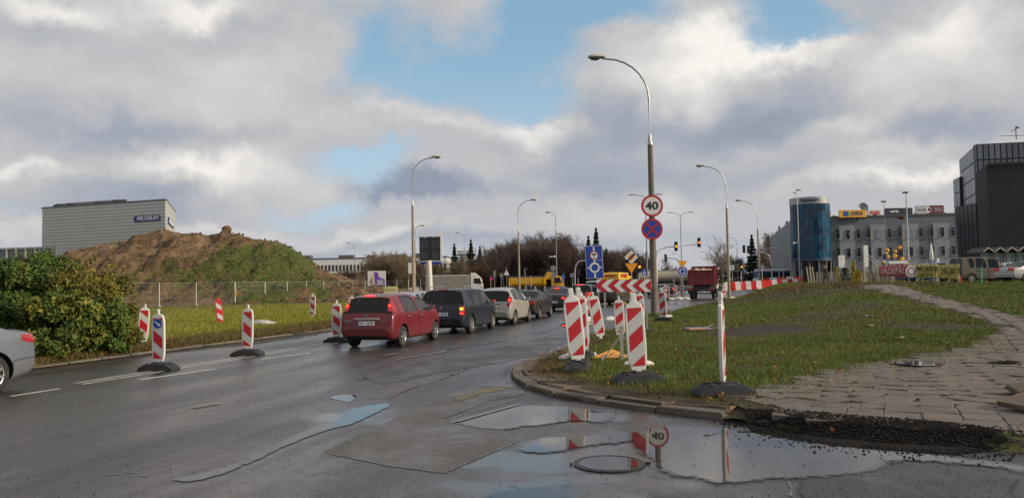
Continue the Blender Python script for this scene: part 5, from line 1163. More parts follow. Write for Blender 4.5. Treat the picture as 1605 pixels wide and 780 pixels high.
for k in range(3):
    for j in range(5): a = R(120 * k + 15 * j); b = a + R(15); mb.quad([(r * q * math.cos(c), -.014, zt + r * q * math.sin(c)) for q, c in ((.42, a), (.60, a), (.60, b), (.42, b))], 1)
    a = R(120 * k + 75); mb.quad([(r * .32 * math.cos(a), -.015, zt + r * .32 * math.sin(a)), (r * .7 * math.cos(a), -.015, zt + r * .7 * math.sin(a)), (r * .55 * math.cos(a + .55), -.015, zt + r * .55 * math.sin(a + .55))], 1)
mb.build('round_plate', [m_bak, m_wht, m_blu], t, smooth=0); zt = at(1070, 412, 66).z; r = 8.3 / F * 66; MB().prism([(-r * 1.0, r * .42), (0, -r * .85), (r * 1.0, r * .42)][::-1], .02, T((0, 0, zt))).build('triangle_plate', m_org, t, smooth=0)
t, h = small_post('pedestrian_sign', 'blue square crossing sign with a white triangle beside the amber signal', 1010, 70, 421); zt = at(1010, 426.5, 70).z; r = 4.2 / F * 70; mb = MB().box((0, 0, zt), (r * 2, .02, r * 1.9)); mb.m = [0] * 6; mb.quad([(-r * .7, -.014, zt - r * .6), (r * .7, -.014, zt - r * .6), (0, -.014, zt + r * .7)], 1); mb.quad([(-r * .15, -.018, zt - r * .5), (r * .2, -.018, zt - r * .5), (0, -.018, zt + r * .2)], 2); mb.build('plate', [m_blu, m_wht, m_blk], t, smooth=0)
t, h = small_post('blue_cross_sign', 'small white edged blue cross sign in front of the roadside boards', 1148, 88, 416, .1); zt = at(1148, 420.5, 88).z; r = 3.3 / F * 88; mb = MB().box((0, 0, zt), (r * 2, .02, r * 2)); mb.quad([(0, -.014, zt - r * .8), (r * .8, -.014, zt), (0, -.014, zt + r * .8), (-r * .8, -.014, zt)], 1); mb.quad([(-r * .3, -.018, zt - r * .3), (r * .3, -.018, zt - r * .3), (r * .3, -.018, zt + r * .3), (-r * .3, -.018, zt + r * .3)], 0); mb.build('plate', [m_wht, m_blu], t, smooth=0)
t, h = small_post('round_sign_back', 'grey back of a round sign on the camera post behind the yellow tipper', 867.5, 92, 418); zt = at(867, 420, 92).z; MB().cyl((0, 0, zt), (0, -.03, zt), .35, n=24).build('plate', m_bak, t); MB().box((0, 0, zt - .8), (.5, .03, .7)).build('lower_plate', m_bak, t, smooth=0)
MB().box((-.2, 0, at(866, 402, 92).z), (.6, .1, .1)).ball((.15, 0, at(866, 402, 92).z), .14, 8).build('camera', m_white, t)
t, h = small_post('round_blue_sign', 'small round blue sign right of the yellow tipper cab', 883, 95, 430); MB().cyl((0, 0, h - .25), (0, -.03, h - .25), .24, n=20).build('plate', pm('sky_blue', (.03, .13, .42)), t)
for (px, Y, pt, w_, h_, lb) in [(775, 100, 424, .3, .8, 'narrow grey sign seen from behind left of the warning triangle'), (785.5, 96, 428, .35, .5, 'small grey sign plate beside the narrow pole'), (897, 100, 428, .6, .55, 'square grey sign back right of the small round blue sign'), (1056, 80, 437, .25, .3, 'little marker plate left of the amber triangle')]:
    t, h = small_post('sign_back', lb, px, Y, pt); MB().box((0, 0, h - h_ / 2), (w_, .03, h_)).build('plate', m_bak, t, smooth=0)
t, h = small_post('warning_sign', 'white triangular sign back left of the yellow tipper', 794, 100, 419); mb = MB().prism([(-.38, h - 1.0), (.38, h - 1.0), (0, h - .3)][::-1], .03); mb.build('plate', m_wht, t, smooth=0)
t, h = small_post('pink_sign', 'small pink arrow board on a post right of the white lorry', 769, 100, 433.5); MB().prism([(-.1, h - .45), (.3, h - .45), (.3, h - .05), (-.1, h - .05)][::-1], .03).build('plate', pm('pink', (.5, .03, .22)), t, smooth=0)
# ---- traffic signals
m_amb = pm('amber_light', (.8, .3, .02), .4, emit=(1, .32, .02), es=2.2); m_off = pm('signal_lens_off', (.02, .02, .018), .3)
def signal(parent, x, y, z, lit=True, s=1.0, face=-1, name='signal_head'):
    h = MB().box((0, 0, 0), (.30 * s, .22 * s, .95 * s)).build(name, m_blk, parent, bevel=.03, loc=(x, y, z))
    for k in (-1, 0, 1):
        zz = -k * .30 * s; MB().cyl((0, face * .115 * s, zz), (0, face * .13 * s, zz), .10 * s, n=16).build('light', m_amb if (lit and k == 0) else m_off, h)
        v = MB()
        for j in range(7):
            a0, a1 = math.pi * j / 7, math.pi * (j + 1) / 7; v.quad([(.115 * s * math.cos(a0), face * .11 * s, zz + .115 * s * math.sin(a0)), (.115 * s * math.cos(a1), face * .11 * s, zz + .115 * s * math.sin(a1)), (.115 * s * math.cos(a1), face * .30 * s, zz + .105 * s * math.sin(a1)), (.115 * s * math.cos(a0), face * .30 * s, zz + .105 * s * math.sin(a0))])
        v.build('visor', m_blk, h, smooth=0)
    return h
Yt = 76; b = at(1029, 440, Yt); b.z = 0; t = thing('signal_mast', 'white curved mast arm holding two amber traffic signals behind the 40 pole', 'traffic light', b)
def loc(px, py, Y, o): p = at(px, py, Y); return (p.x - o.x, p.y - o.y, p.z - o.z)
MB().tube([(0, 0, 0), loc(1028.5, 410, Yt, b), loc(1030, 396, Yt, b), loc(1036, 390, Yt, b), loc(1046, 387, Yt, b), loc(1093, 383, Yt, b)], [.12, .10, .09, .08, .07, .05], 10).build('mast', m_white, t)
q = loc(1059, 386, Yt, b); signal(t, q[0], q[1] - .15, q[2]); q = loc(1095, 380, Yt, b); signal(t, q[0], q[1] - .15, q[2])
b = at(1067, 440, 98); b.z = 0; t = thing('signal_mast', 'grey mast arm with a dark unlit signal above the tanker', 'traffic light', b); MB().tube([(0, 0, 0), loc(1067, 418, 98, b), loc(1065, 409, 98, b), loc(1058, 405, 98, b), loc(1044, 404, 98, b)], .06, 8).build('mast', m_stl, t); q = loc(1043, 404, 98, b); signal(t, q[0], q[1] - .1, q[2], False)
for (px, py, Y, lit, lb, pb) in [(1001, 418, 60, True, 'amber lit traffic signal left of the blue crossing sign', None), (1161, 418, 84, True, 'amber lit traffic signal by the roadside boards right of the red tipper', None), (1013, 400, 95, False, 'dark traffic signal high behind the amber triangle', None), (905, 430, 100, False, 'dark signal post right of the square grey sign back', None)]:
    b = at(px + 1.5, 440, Y); b.z = 0 if px < 1100 else .1; t = thing('traffic_light', lb, 'traffic light', b); hz_ = at(px, py, Y).z - b.z; MB().cyl((0, .1, 0), (0, .1, hz_ + .1), .05, n=8).build('pole', m_galv, t); signal(t, 0, 0, hz_, lit, .95)
def mast(px, Y, pts, label, mat=m_galv, r=.08, z0=0.0, sig=None, mats=None):
    b = at(px, 440, Y); b.z = z0; t = thing('signal_mast', label, 'mast', b); P_ = [(0, 0, 0)] + [loc(x, y, Y, b) for x, y in pts]; MB().tube(P_, [r * 1.2] + [r * .8] * len(pts), 8).build('mast', mat, t)
    for (x, y, lit) in (sig or []): q = loc(x, y, Y, b); signal(t, q[0], q[1], q[2], lit, 1.0)
    return t
mast(1210, 92, [(1209, 410), (1205, 400), (1198, 396), (1180, 394)], 'grey curved signal mast with dark signal heads left of the concrete pole', sig=[(1166, 390, False), (1173, 391, False)], z0=.6); mast(1240, 100, [(1239, 412), (1235, 398), (1228, 391), (1215, 389), (1190, 390)], 'grey curved mast reaching left in front of the office wing', z0=.8)
mast(901, 98, [(901, 425), (903, 415), (908, 409), (918, 408)], 'grey curved mast left of the blue roundabout sign', r=.11); mast(1221, 100, [(1221, 408)], 'bare grey post before the office wing, the thinner one', z0=.8, r=.05); mast(1195, 90, [(1194, 416)], 'short bare post rising from the red and white barriers', z0=.5, r=.05); mast(1228, 100, [(1227, 412)], 'bare grey post before the office wing, next to the curved mast', z0=.8, r=.05)
mast(833, 96, [(832, 432)], 'bare white post in front of the yellow tipper body', r=.06); mast(825, 108, [(822, 421), (827, 421)], 'thin two legged gantry top above the yellow tipper', r=.05)
# ---- billboards
b = at(675, 470, 82); b.z = 0; bb = thing('billboard_frame', 'large billboard on a white column seen from behind its dark ribbed back', 'billboard', b)
MB().cyl((0, 0, 0), loc(672, 408, 82, b), .30, .30, 16).build('column', pm('column_white', (.60, .58, .52), .5), bb)
q0, q1 = loc(657, 371, 82, b), loc(691, 408, 82, b); w = q1[0] - q0[0]; h = q0[2] - q1[2]; pn_ = MB().box((0, .1, 0), (w, .12, h)).build('panel', pm('board_back', (.10, .11, .125), .5), bb, smooth=0, loc=((q0[0] + q1[0]) / 2, 0, (q0[2] + q1[2]) / 2))
for k in range(6): MB().box((-w / 2 + w * (k + .5) / 6, -.02, 0), (.05, .10, h)).build('rib', m_dark, pn_, smooth=0)
for dz in (-.42, 0, .42): MB().box((0, -.05, h * dz), (w, .10, .09)).build('rail', m_dark, pn_, smooth=0)
MB().box((-.05, -.04, 0), (.36, .16, h)).build('spine', m_blk, pn_, smooth=0); MB().box((w / 2 + .08, 0, .1), (.22, .35, h + .3)).build('white_edge', m_white, pn_, smooth=0)
for x, ww in ((-.65, .9), (.55, 1.25)): MB().box((x, .05, -h / 2 - .25), (ww, .12, .28)).build('blue_strip', m_blu, pn_, smooth=0)
MB().box((.6, 0, h / 2 + .35), (w + 1.4, .10, .12)).box((-.5, 0, h / 2 + .2), (.05, .05, .7)).box((.4, 0, h / 2 + .25), (.05, .05, .9)).box((-.5, 0, h / 2 + .6), (.25, .1, .08)).box((.4, 0, h / 2 + .75), (.25, .1, .08)).build('lamp_gantry', m_white, pn_, smooth=0)
b = at(591, 475, 88); b.z = 0; bb = thing('poster_board', 'square poster board in white and purple standing behind the site fence', 'billboard', b); q0, q1 = loc(576.5, 424.5, 88, b), loc(604.5, 450.5, 88, b); w = q1[0] - q0[0]; h = q0[2] - q1[2]
pn_ = MB().box((0, 0, 0), (w, .2, h)).build('panel', m_wht, bb, smooth=0, loc=((q0[0] + q1[0]) / 2, 0, (q0[2] + q1[2]) / 2)); MB().cyl((.1, .1, 0), (.1, .1, q1[2] + .3), .12).build('post', m_stl, bb)
m_pur = pm('poster_purple', (.15, .06, .35), .5); mb = MB(); mb.quad([(-w * .16, -.104, h * .42), (w * .06, -.104, h * .42), (w * .14, -.104, h * .12), (w * .46, -.104, 0), (w * .46, -.104, -h * .44), (-w * .08, -.104, -h * .44)][::-1], 0)
mb.quad([(-w * .40, -.104, -h * .2), (-w * .3, -.104, h * .15), (-w * .27, -.104, h * .3), (-w * .22, -.104, h * .3), (-w * .2, -.104, h * .1), (-w * .1, -.104, -h * .44), (-w * .22, -.104, -h * .44)][::-1], 1); mb.quad([(-w * .42, -.106, -h * .15), (-w * .3, -.106, h * .08), (-w * .2, -.106, -h * .1), (-w * .3, -.106, -h * .35)][::-1], 2); mb.build('printed_figure', [m_pur, pm('poster_tan', (.55, .38, .16)), pm('poster_grey', (.25, .22, .2))], pn_, smooth=0)
for k, s_ in enumerate((.3, .26, .34)): MB().box((w * .2, -.108, -h * .08 - k * h * .1), (w * s_ * 1.2, .004, h * .055)).build('printed_line', m_wht, pn_, smooth=0)
b = at(620, 475, 84); b.z = 0; bb = thing('yellow_banner', 'small pale yellow banner with grey lettering tied to the site fence', 'banner', b); q0, q1 = loc(601, 449, 84, b), loc(623, 461, 84, b); MB().box(((q0[0] + q1[0]) / 2, 0, (q0[2] + q1[2]) / 2), (q1[0] - q0[0], .04, q0[2] - q1[2])).build('cloth', pm('pale_yellow', (.60, .56, .26), .6), bb, smooth=0); text('lettering', 'DO WYNAJĘCIA', .35, pm('grey_letter', (.18, .18, .12)), bb, T(((q0[0] + q1[0]) / 2, -.03, (q0[2] + q1[2]) / 2 + .05)), .002, (q1[0] - q0[0]) * .85)
MB().cyl((q0[0], .05, 0), (q0[0], .05, q0[2]), .03).cyl((q1[0], .05, 0), (q1[0], .05, q0[2]), .03).build('post', m_galv, bb)
t, h = small_post('sign_back', 'tall white panel half hidden by the left concrete street lamp', 641, 105, 411); MB().box((.4, 0, h - .8), (1.0, .05, 1.5)).build('plate', m_wht, t, smooth=0)
# rooftop letters far off
b = at(726, 400, 178); t = thing('rooftop_letters', 'dark rooftop lettering frame on a white tower far behind the spruces', 'rooftop sign', (b.x, b.y, 0)); q = loc(726, 392, 178, Vector((b.x, b.y, 0)))
MB().box((q[0] * 0 + .6, .3, q[2] - .2), (4.2, .2, .10)).box((.6, .3, q[2] - 1.1), (4.2, .2, .3)).box((2.8, .3, q[2] - .4), (.15, .2, 1.9)).build('frame', m_blk, t, smooth=0); MB().box((.6, 1.5, q[2] / 2 - .9), (1.8, 1.8, q[2] - 1.2)).prism([(-.3, q[2] - 2.6), (1.5, q[2] - 2.6), (2.3, q[2] - 1.3), (-1.1, q[2] - 1.3)][::-1], 1.2, T((0, 1.5, 0))).build('tower', m_wh, t, smooth=0)
text('lettering', 'POLMO', .9, m_blk, t, T((.6, .1, q[2] - .65)), .03, 3.6, .02)
# ---- site fence along the verge
m_wire = pm('fence_wire', (.24, .24, .22), .45, .5); m_post = pm('fence_post', (.42, .42, .40), .45, .4); m_blk2 = pm('fence_block', (.25, .24, .22), .8)
fpx = [(190, 487, 64), (249, 485.5, 67), (307, 484, 69), (368, 482.5, 71), (415, 481, 73), (450, 479.5, 75), (480, 478, 77), (507, 477, 79), (531, 475.5, 81), (553, 474, 83), (572, 473, 85), (589, 472, 86.5)]
sf = thing('site_fence', 'temporary wire mesh site fence with pale posts in front of the earth mound', 'fence', (0, 0, 0)); FP = []
for (px, py, Y) in fpx: p = at(px, py, Y); p.z = verge_h(p.x, p.y); FP.append(p)
def bay(sf, a, b, hgt=2.05, step=.13):
    d = b - a; L = math.hypot(d.x, d.y); r_ = math.atan2(d.y, d.x); mb = MB(); M3 = Matrix.Rotation(r_, 3, 'Z')
    for k in range(int(L / step)): mb.box(a + M3 @ Vector((k * step + .08, 0, hgt / 2 + .1)), (.007, .007, hgt - .15), r_)
    for z in (.25, .75, 1.3, 1.8): mb.box(a + M3 @ Vector((L / 2, 0, z)), (L - .1, .007, .007), r_)
    mb.build('mesh_panel', m_wire, sf, smooth=0)
    for z in (.12, hgt + .05): MB().box(a + M3 @ Vector((L / 2, 0, z)), (L - .1, .02, .02), r_).build('rail', m_wire, sf, smooth=0)
    for e in (.03,): MB().box(a + M3 @ Vector((e, 0, hgt / 2 + .08)), (.065, .05, hgt), r_).build('post', m_post, sf, smooth=0)
    MB().box(a + Vector((0, 0, .07)), (.7, .25, .14), r_ + 1.57).build('foot_block', m_blk2, sf, smooth=0)
for a, b in zip(FP, FP[1:]): bay(sf, a, b)
for px, Y in ((368, 71), (507, 79)): p = at(px + 2, 460, Y); MB().box(p, (.16, .02, .35)).build('yellow_tag', m_org, sf, smooth=0)
sf2 = thing('site_fence', 'mesh fence of the yard beyond the queue, between the poster board and the lorry', 'fence', (0, 0, 0)); FQ = [at(px, 462, Y) for px, Y in ((604, 100), (622, 98), (640, 96), (659, 94), (676, 91), (681, 86))]
for p in FQ: p.z = 0.02
for a, b in zip(FQ, FQ[1:]): bay(sf2, a, b, 2.4, .3)
rocks('rubble_heap', [(at(645, 455, 104).x + rnd.gauss(0, 2.8), 104 + rnd.gauss(0, 1.5)) for _ in range(900)], pm('pale_rubble', (.42, .38, .30), .85, 0, .3, 1), .22, lambda x, y: max(0, 1.5 - abs(x - at(645, 455, 104).x) * .45 - abs(y - 104) * .3) * rnd.random())
rocks('earth_heap', [(at(700, 455, 120).x + rnd.gauss(0, 4), 120 + rnd.gauss(0, 1.5)) for _ in range(900)], m_mound, .25, lambda x, y: max(0, 1.3 - abs(x - at(700, 455, 120).x) * .2) * rnd.random())
# ================================================================ VEHICLES
def paint(name, c, metal=.3, rough=.42, coat=.4):
    metal *= .5
    m, g, b = base_mat(name); tc = g.n('ShaderNodeTexCoord').outputs['Object']; x, y, z = g.xyz(tc)
    low = g.m('MULTIPLY', g.sm(g.m('ADD', z, g.m('MULTIPLY', g.noise(tc, 3, 5, .7), .5)), .95, .30, 0, 1), .24)
    g.put(b.inputs['Base Color'], g.mix(low, c, (.075, .065, .055))); b.inputs['Metallic'].default_value = metal; g.put(b.inputs['Roughness'], g.m('ADD', rough, g.m('MULTIPLY', low, .5)))
    g.put(b.inputs['Coat Weight'], g.m('MULTIPLY', g.m('SUBTRACT', 1.0, low), coat)); b.inputs['Coat Roughness'].default_value = .06; return m
def glass_mat(name, tint, gl=.35):
    m = bpy.data.materials.new(name); m.use_nodes = True; nt = m.node_tree; nt.nodes.clear(); g = NG(nt); tr = g.n('ShaderNodeBsdfTransparent'); tr.inputs[0].default_value = (*tint, 1); gs = g.n('ShaderNodeBsdfGlossy'); gs.inputs['Roughness'].default_value = .03
    fr = g.n('ShaderNodeFresnel'); fr.inputs[0].default_value = 1.5; mx = g.n('ShaderNodeMixShader'); g.put(mx.inputs[0], fr.outputs[0]); nt.links.new(tr.outputs[0], mx.inputs[1]); nt.links.new(gs.outputs[0], mx.inputs[2]); o = g.n('ShaderNodeOutputMaterial'); nt.links.new(mx.outputs[0], o.inputs[0]); return m
m_cgl = glass_mat('car_glass', (.70, .76, .73)); m_cgd = glass_mat('tinted_car_glass', (.38, .42, .42))
m_int = pm('car_interior', (.02, .02, .021), .8); m_rub_ = pm('tyre_rubber', (.018, .018, .018), .75, 0, .2, 8, dirt=.4, dc=(.05, .045, .04)); m_rim = pm('alloy_rim', (.42, .42, .43), .35, .7, .1, 4, dirt=.4, dc=(.1, .09, .08)); m_plas = pm('black_plastic', (.02, .02, .021), .55); m_gap = pm('panel_gap', (.006, .006, .006), .8)
m_chr = pm('chrome', (.55, .55, .56), .15, .9); m_tail = pm('tail_lens', (.28, .008, .01), .2, 0, .1, 20, coat=.8, emit=(.6, .01, .01), es=.15); m_brk_ = pm('brake_lit', (.7, .02, .01), .3, emit=(1, .04, .02), es=2.6); m_bra = pm('indicator_lit', (.8, .25, .02), .3, emit=(1, .35, .03), es=2.8); m_clr = pm('clear_lens', (.55, .55, .55), .15, coat=.8); m_plate = pm('number_plate', (.62, .62, .60), .4); m_plb = pm('plate_blue', (.01, .04, .3), .4)
def lerp_list(L, x):
    if x <= L[0][0]: return L[0][1]
    for (a, va), (b, vb) in zip(L, L[1:]):
        if x <= b: return va + (vb - va) * (x - a) / (b - a)
    return L[-1][1]
def wheel_meshes(r, w, spokes, rim=m_rim):
    t = MB().lathe([(r * .66, -w / 2), (r * .9, -w / 2), (r * .985, -w * .38), (r, -w * .2), (r, w * .2), (r * .985, w * .38), (r * .9, w / 2), (r * .66, w / 2), (r * .62, 0), (r * .66, -w / 2)], (0, 0, 0), 'Y', 26).mesh('tyre', m_rub_)
    mb = MB().lathe([(r * .66, -w * .5), (r * .68, -w * .46), (r * .62, -w * .40), (r * .60, w * .3)], (0, 0, 0), 'Y', 26)
    for k in range(spokes):
        a = 2 * math.pi * k / spokes; mb.box((r * .36 * math.cos(a), -w * .38, r * .36 * math.sin(a)), (r * .56, .025, r * .13), M=Matrix.Rotation(-a, 3, 'Y'))
    mb.cyl((0, -w * .45, 0), (0, -w * .3, 0), r * .15, n=12); rm = mb.mesh('rim', rim); hub = MB().cyl((0, -w * .25, 0), (0, w * .1, 0), r * .55, n=18).mesh('brake_disc', m_plas); return t, rm, hub
def car(name, label, sp, P_, heading, group=None, sub=2, glassm=m_cgl, grime=True):
    L, W = sp['L'], sp['W']; top, belt = sp['top'], sp['belt']; pm_ = sp['paint']; side = sp.get('wlist', [(0, .80), (.04, .93), (.16, .985), (.6, 1), (L - .9, 1), (L - .35, .96), (L - .1, .84), (L, .70)])
    xs = set([x for x, _ in top]); dr = sp['doors']; win = sp['wins']; rg, wg_ = sp['rear'], sp['front']
    for a, b in dr + win + [rg, wg_]: xs |= {a, b}
    xs |= {sp['ax'], sp['ax'] + sp['wb']}; xs = sorted(xs); ys = [xs[0]]
    for x in xs[1:]:
        if x - ys[-1] > .028: ys.append(x)
    xs = ys
    def near(v): return min(xs, key=lambda q: abs(q - v))
    dr = [(near(a), near(b)) for a, b in dr]; win = [(near(a), near(b)) for a, b in win]; rg = tuple(map(near, rg)); wg_ = tuple(map(near, wg_))
    bm = bmesh.new(); rows = []; cl = bm.edges.layers.float.new('crease_edge')
    for x in xs:
        zt = lerp_list(top, x); zb = min(lerp_list(belt, x), zt - .035); z0 = lerp_list(sp.get('low', [(0, .36), (.1, .27), (.5, .2), (L - .6, .2), (L - .1, .24), (L, .32)]), x); w = W / 2 * lerp_list(side, x); dz = zt - zb; wt = w - .03 - min(sp.get('tumble', .20), .42 * dz)
        pts = [(w * .86, z0), (w * .975, z0 + .07), (w, z0 + .45 * (zb - z0)), (w * .985, zb - .06), (w * .965, zb), (wt + .015, zt - min(.07, dz * .4)), (wt * .82, zt)]
        rows.append([[bm.verts.new((x, s * y, z)) for y, z in pts] for s in (-1, 1)])
    def inn(x0, x1, I): return any(a - 1e-4 <= x0 and x1 <= b + 1e-4 for a, b in I)
    for i in range(len(xs) - 1):
        x0, x1 = xs[i], xs[i + 1]
        for s in (0, 1):
            for k in range(6):
                v = [rows[i][s][k], rows[i + 1][s][k], rows[i + 1][s][k + 1], rows[i][s][k + 1]]; f = bm.faces.new(v if s == 0 else v[::-1]); mi = 0
                if k == 4 and inn(x0, x1, win): mi = 1
                elif k in (5,) and inn(x0, x1, [rg]): mi = 3
                elif k in (5,) and inn(x0, x1, [wg_]): mi = 2
                elif 1 <= k <= 3 and inn(x0, x1, dr[:1]): mi = 4
                elif 1 <= k <= 3 and len(dr) > 1 and inn(x0, x1, dr[1:]): mi = 5
                elif k == 5 and x1 <= rg[0] + .001 and x0 >= .02: mi = 6
                elif k in (0, 1) and x1 < sp['ax'] - sp['r'] * .6: mi = 7
                f.material_index = mi
        v = [rows[i][0][6], rows[i + 1][0][6], rows[i + 1][1][6], rows[i][1][6]]; f = bm.faces.new(v); f.material_index = 3 if inn(x0, x1, [rg]) else 2 if inn(x0, x1, [wg_]) else 6 if (x1 <= rg[0] + .001 and x0 >= .02) else 9 if x0 >= wg_[1] - .001 else 0
        bm.faces.new([rows[i][1][0], rows[i + 1][1][0], rows[i + 1][0][0], rows[i][0][0]]).material_index = 10
    for i, fl in ((0, False), (-1, True)):
        for k in range(6):
            v = [rows[i][0][k], rows[i][0][k + 1], rows[i][1][k + 1], rows[i][1][k]]; f = bm.faces.new(v if not fl else v[::-1]); f.material_index = 7 if i == 0 and k < 5 else 0
    bmesh.ops.recalc_face_normals(bm, faces=bm.faces)
    for e in bm.edges:
        ms = {f.material_index for f in e.link_faces}
        if len(ms) > 1: e[cl] = .75 if ms & {1, 2, 3} else .45
    me = bpy.data.meshes.new('body'); bm.to_mesh(me); bm.free()
    slots = [pm_, glassm, glassm, glassm, pm_, pm_, pm_, sp.get('bumper', pm_), m_plas, pm_, m_plas]
    for m in slots: me.materials.append(m)
    # keep each slot distinct through evaluation
    tmp = bpy.data.objects.new('tmp', me); col.objects.link(tmp); ssf = tmp.modifiers.new('s', 'SUBSURF'); ssf.levels = sub; ssf.render_levels = sub
    cut = MB(); rr = sp['r'] * 1.16
    for ax in (sp['ax'], sp['ax'] + sp['wb']):
        for s in (-1, 1): cut.cyl((ax, s * (W / 2 - .26), sp['r'] + .01), (ax, s * (W / 2 + .3), sp['r'] + .01), rr, n=28, m=8)
    cme = cut.mesh('cut', slots[:9]); co = bpy.data.objects.new('cut', cme); col.objects.link(co)
    bo = tmp.modifiers.new('b', 'BOOLEAN'); bo.object = co; bo.operation = 'DIFFERENCE'; bo.solver = 'EXACT'; bo.material_mode = 'INDEX'
    dg = bpy.context.evaluated_depsgraph_get(); dg.update(); ev = bpy.data.meshes.new_from_object(tmp.evaluated_get(dg)); bpy.data.objects.remove(tmp); bpy.data.objects.remove(co)
    root = thing(name, label, 'car', (0, 0, 0), heading, group)
    V = [v.co.copy() for v in ev.vertices]; VN = [v.normal.copy() for v in ev.vertices]; FC = [tuple(p.vertices) for p in ev.polygons]; FM = [p.material_index for p in ev.polygons]; CT = [p.center.copy() for p in ev.polygons]; NM = [p.normal.copy() for p in ev.polygons]
    def sub_obj(nm, idx, mat, off=0.0, parent=root, smooth=40):
        mp_ = {}; vv = []; ff = []
        for i in idx:
            q = []
            for k in FC[i]:
                if k not in mp_: mp_[k] = len(vv); vv.append(tuple(V[k] + VN[k] * off))
                q.append(mp_[k])
            ff.append(q)
        if not ff: return None
        m2 = bpy.data.meshes.new(nm); m2.from_pydata(vv, [], ff); m2.materials.append(mat); m2.polygons.foreach_set('use_smooth', [True] * len(ff)); m2.update(); m2.set_sharp_from_angle(angle=R(smooth)); o = bpy.data.objects.new(nm, m2); col.objects.link(o); o.parent = parent; return o
    def islands(idx):
        vf = {}
        for i in idx:
            for k in FC[i]: vf.setdefault(k, []).append(i)
        seen = set(); S = set(idx); out = []
        for i in idx:
            if i in seen: continue
            st_ = [i]; seen.add(i); c = []
            while st_:
                j = st_.pop(); c.append(j)
                for k in FC[j]:
                    for l in vf[k]:
                        if l not in seen: seen.add(l); st_.append(l)
            out.append(c)
        return out
    gp_ = MB()
    def gaps(idx, w=.007):
        nonlocal gp_
        ec = {}
        for i in idx:
            f = FC[i]
            for a, b in zip(f, f[1:] + f[:1]): ec.setdefault((min(a, b), max(a, b)), []).append(i)
        for (a, b), l in ec.items():
            if len(l) == 1:
                n = NM[l[0]]; d = (V[b] - V[a]).normalized(); t = n.cross(d) * w; o = n * .0025; gp_.quad([tuple(V[a] - t + o), tuple(V[b] - t + o), tuple(V[b] + t + o), tuple(V[a] + t + o)])
    by = {}
    for i, m in enumerate(FM): by.setdefault(m, []).append(i)
    sub_obj('body', by.get(0, []), pm_)
    for m, nm in ((1, 'side_window'), (2, 'windscreen'), (3, 'rear_window'), (4, 'door'), (5, 'door'), (6, 'tailgate'), (7, 'rear_bumper'), (8, 'wheel_arch'), (9, 'bonnet'), (10, 'underside')):
        if m not in by: continue
        isl = islands(by[m]) if m in (1, 4, 5, 8) else [by[m]]
        for c in isl:
            if len(c) < 3: continue
            o = sub_obj(nm, c, slots[m], -.008 if m in (1, 2, 3) else 0)
            if m in (4, 5, 6, 7): gaps(c)
    if sp.get('gapmat', True): gp_.build('panel_gap', m_gap, root, smooth=0)
    # dark seals round the glass
    gp2 = gp_; gp_ = MB()
    for m in (1, 2, 3):
        for c in islands(by.get(m, [])):
            gp_ = MB(); gaps(c, .016 if m == 1 else .012); gp_.build('window_seal', m_plas, root, smooth=0)
    def patch(nm, pred, mat, off=.006, gapw=0):
        idx = [i for i in range(len(FC)) if pred(CT[i], NM[i]) and FM[i] not in (8, 10)]; return sub_obj(nm, idx, mat, off) if idx else None
    # interior: floor, dashboard, seats
    it = MB().box((L * .5, 0, .42), (L * .62, W * .84, .12)); xi = wg_[1] - .35; it.box((xi, 0, .82), (.3, W * .76, .22)); it.build('interior', m_int, root, smooth=0)
    H_ = max(z for _, z in top); seat = MB().box((0, 0, .65), (.5, .48, .2)).box((-.24, 0, .92), (.14, .46, .55), M=Matrix.Rotation(-.12, 3, 'Y')).box((-.30, 0, H_ - .30), (.09, .26, .19)).mesh('seat', m_int)
    for x in sp.get('seats', (.95, 2.0)):
        for s in (-1, 1): o = bpy.data.objects.new('seat', seat); col.objects.link(o); o.parent = root; o.location = (x, s * W * .22, 0)
    tm_, rm_, hm_ = wheel_meshes(sp['r'], .2, sp.get('spokes', 5))
    for ax in (sp['ax'], sp['ax'] + sp['wb']):
        for s in (-1, 1):
            w = bpy.data.objects.new('wheel', hm_); col.objects.link(w); w.parent = root; w.location = (ax, s * (W / 2 - .12), sp['r']); w.rotation_euler = (0, rnd.random(), 0 if s < 0 else math.pi)
            for q in (tm_, rm_): o = bpy.data.objects.new(q.name.split('.')[0], q); col.objects.link(o); o.parent = w
    for s in (-1, 1):
        xm = wg_[1] - .55; wm = W / 2 * .985; zb = lerp_list(belt, xm); m_ = MB().box((xm, s * (wm + .085), zb + .09), (.11, .19, .14)).box((xm, s * (wm + .0), zb + .04), (.05, .08, .05)).build('mirror', sp.get('mirror', pm_), root, bevel=.025); MB().quad([(xm - .058, s * (wm + .0), zb + .03), (xm - .058, s * (wm + .17), zb + .03), (xm - .058, s * (wm + .17), zb + .15), (xm - .058, s * (wm), zb + .15)]).build('mirror_glass', pm('mirror_glass', (.5, .55, .58), .05, .9), m_, smooth=0)
        for a, b in dr: MB().box((a + .16, s * W / 2 * 1.0, lerp_list(belt, a + .2) - .13), (.19, .045, .035)).build('door_handle', sp.get('handle', pm_), root, bevel=.01)
    # placing: P_ is where the rear wheel on the near side meets the ground
    u = Vector((math.cos(heading), math.sin(heading), 0)); rgt = Vector((math.sin(heading), -math.cos(heading), 0)) * sp.get('near', 1); root.location = Vector((P_.x, P_.y, P_.z)) - u * sp['ax'] - rgt * (W / 2 - .08)
    root['_'] = 0; del root['_']
    return root, patch, (V, FC, CT, NM)
HD = R(75)
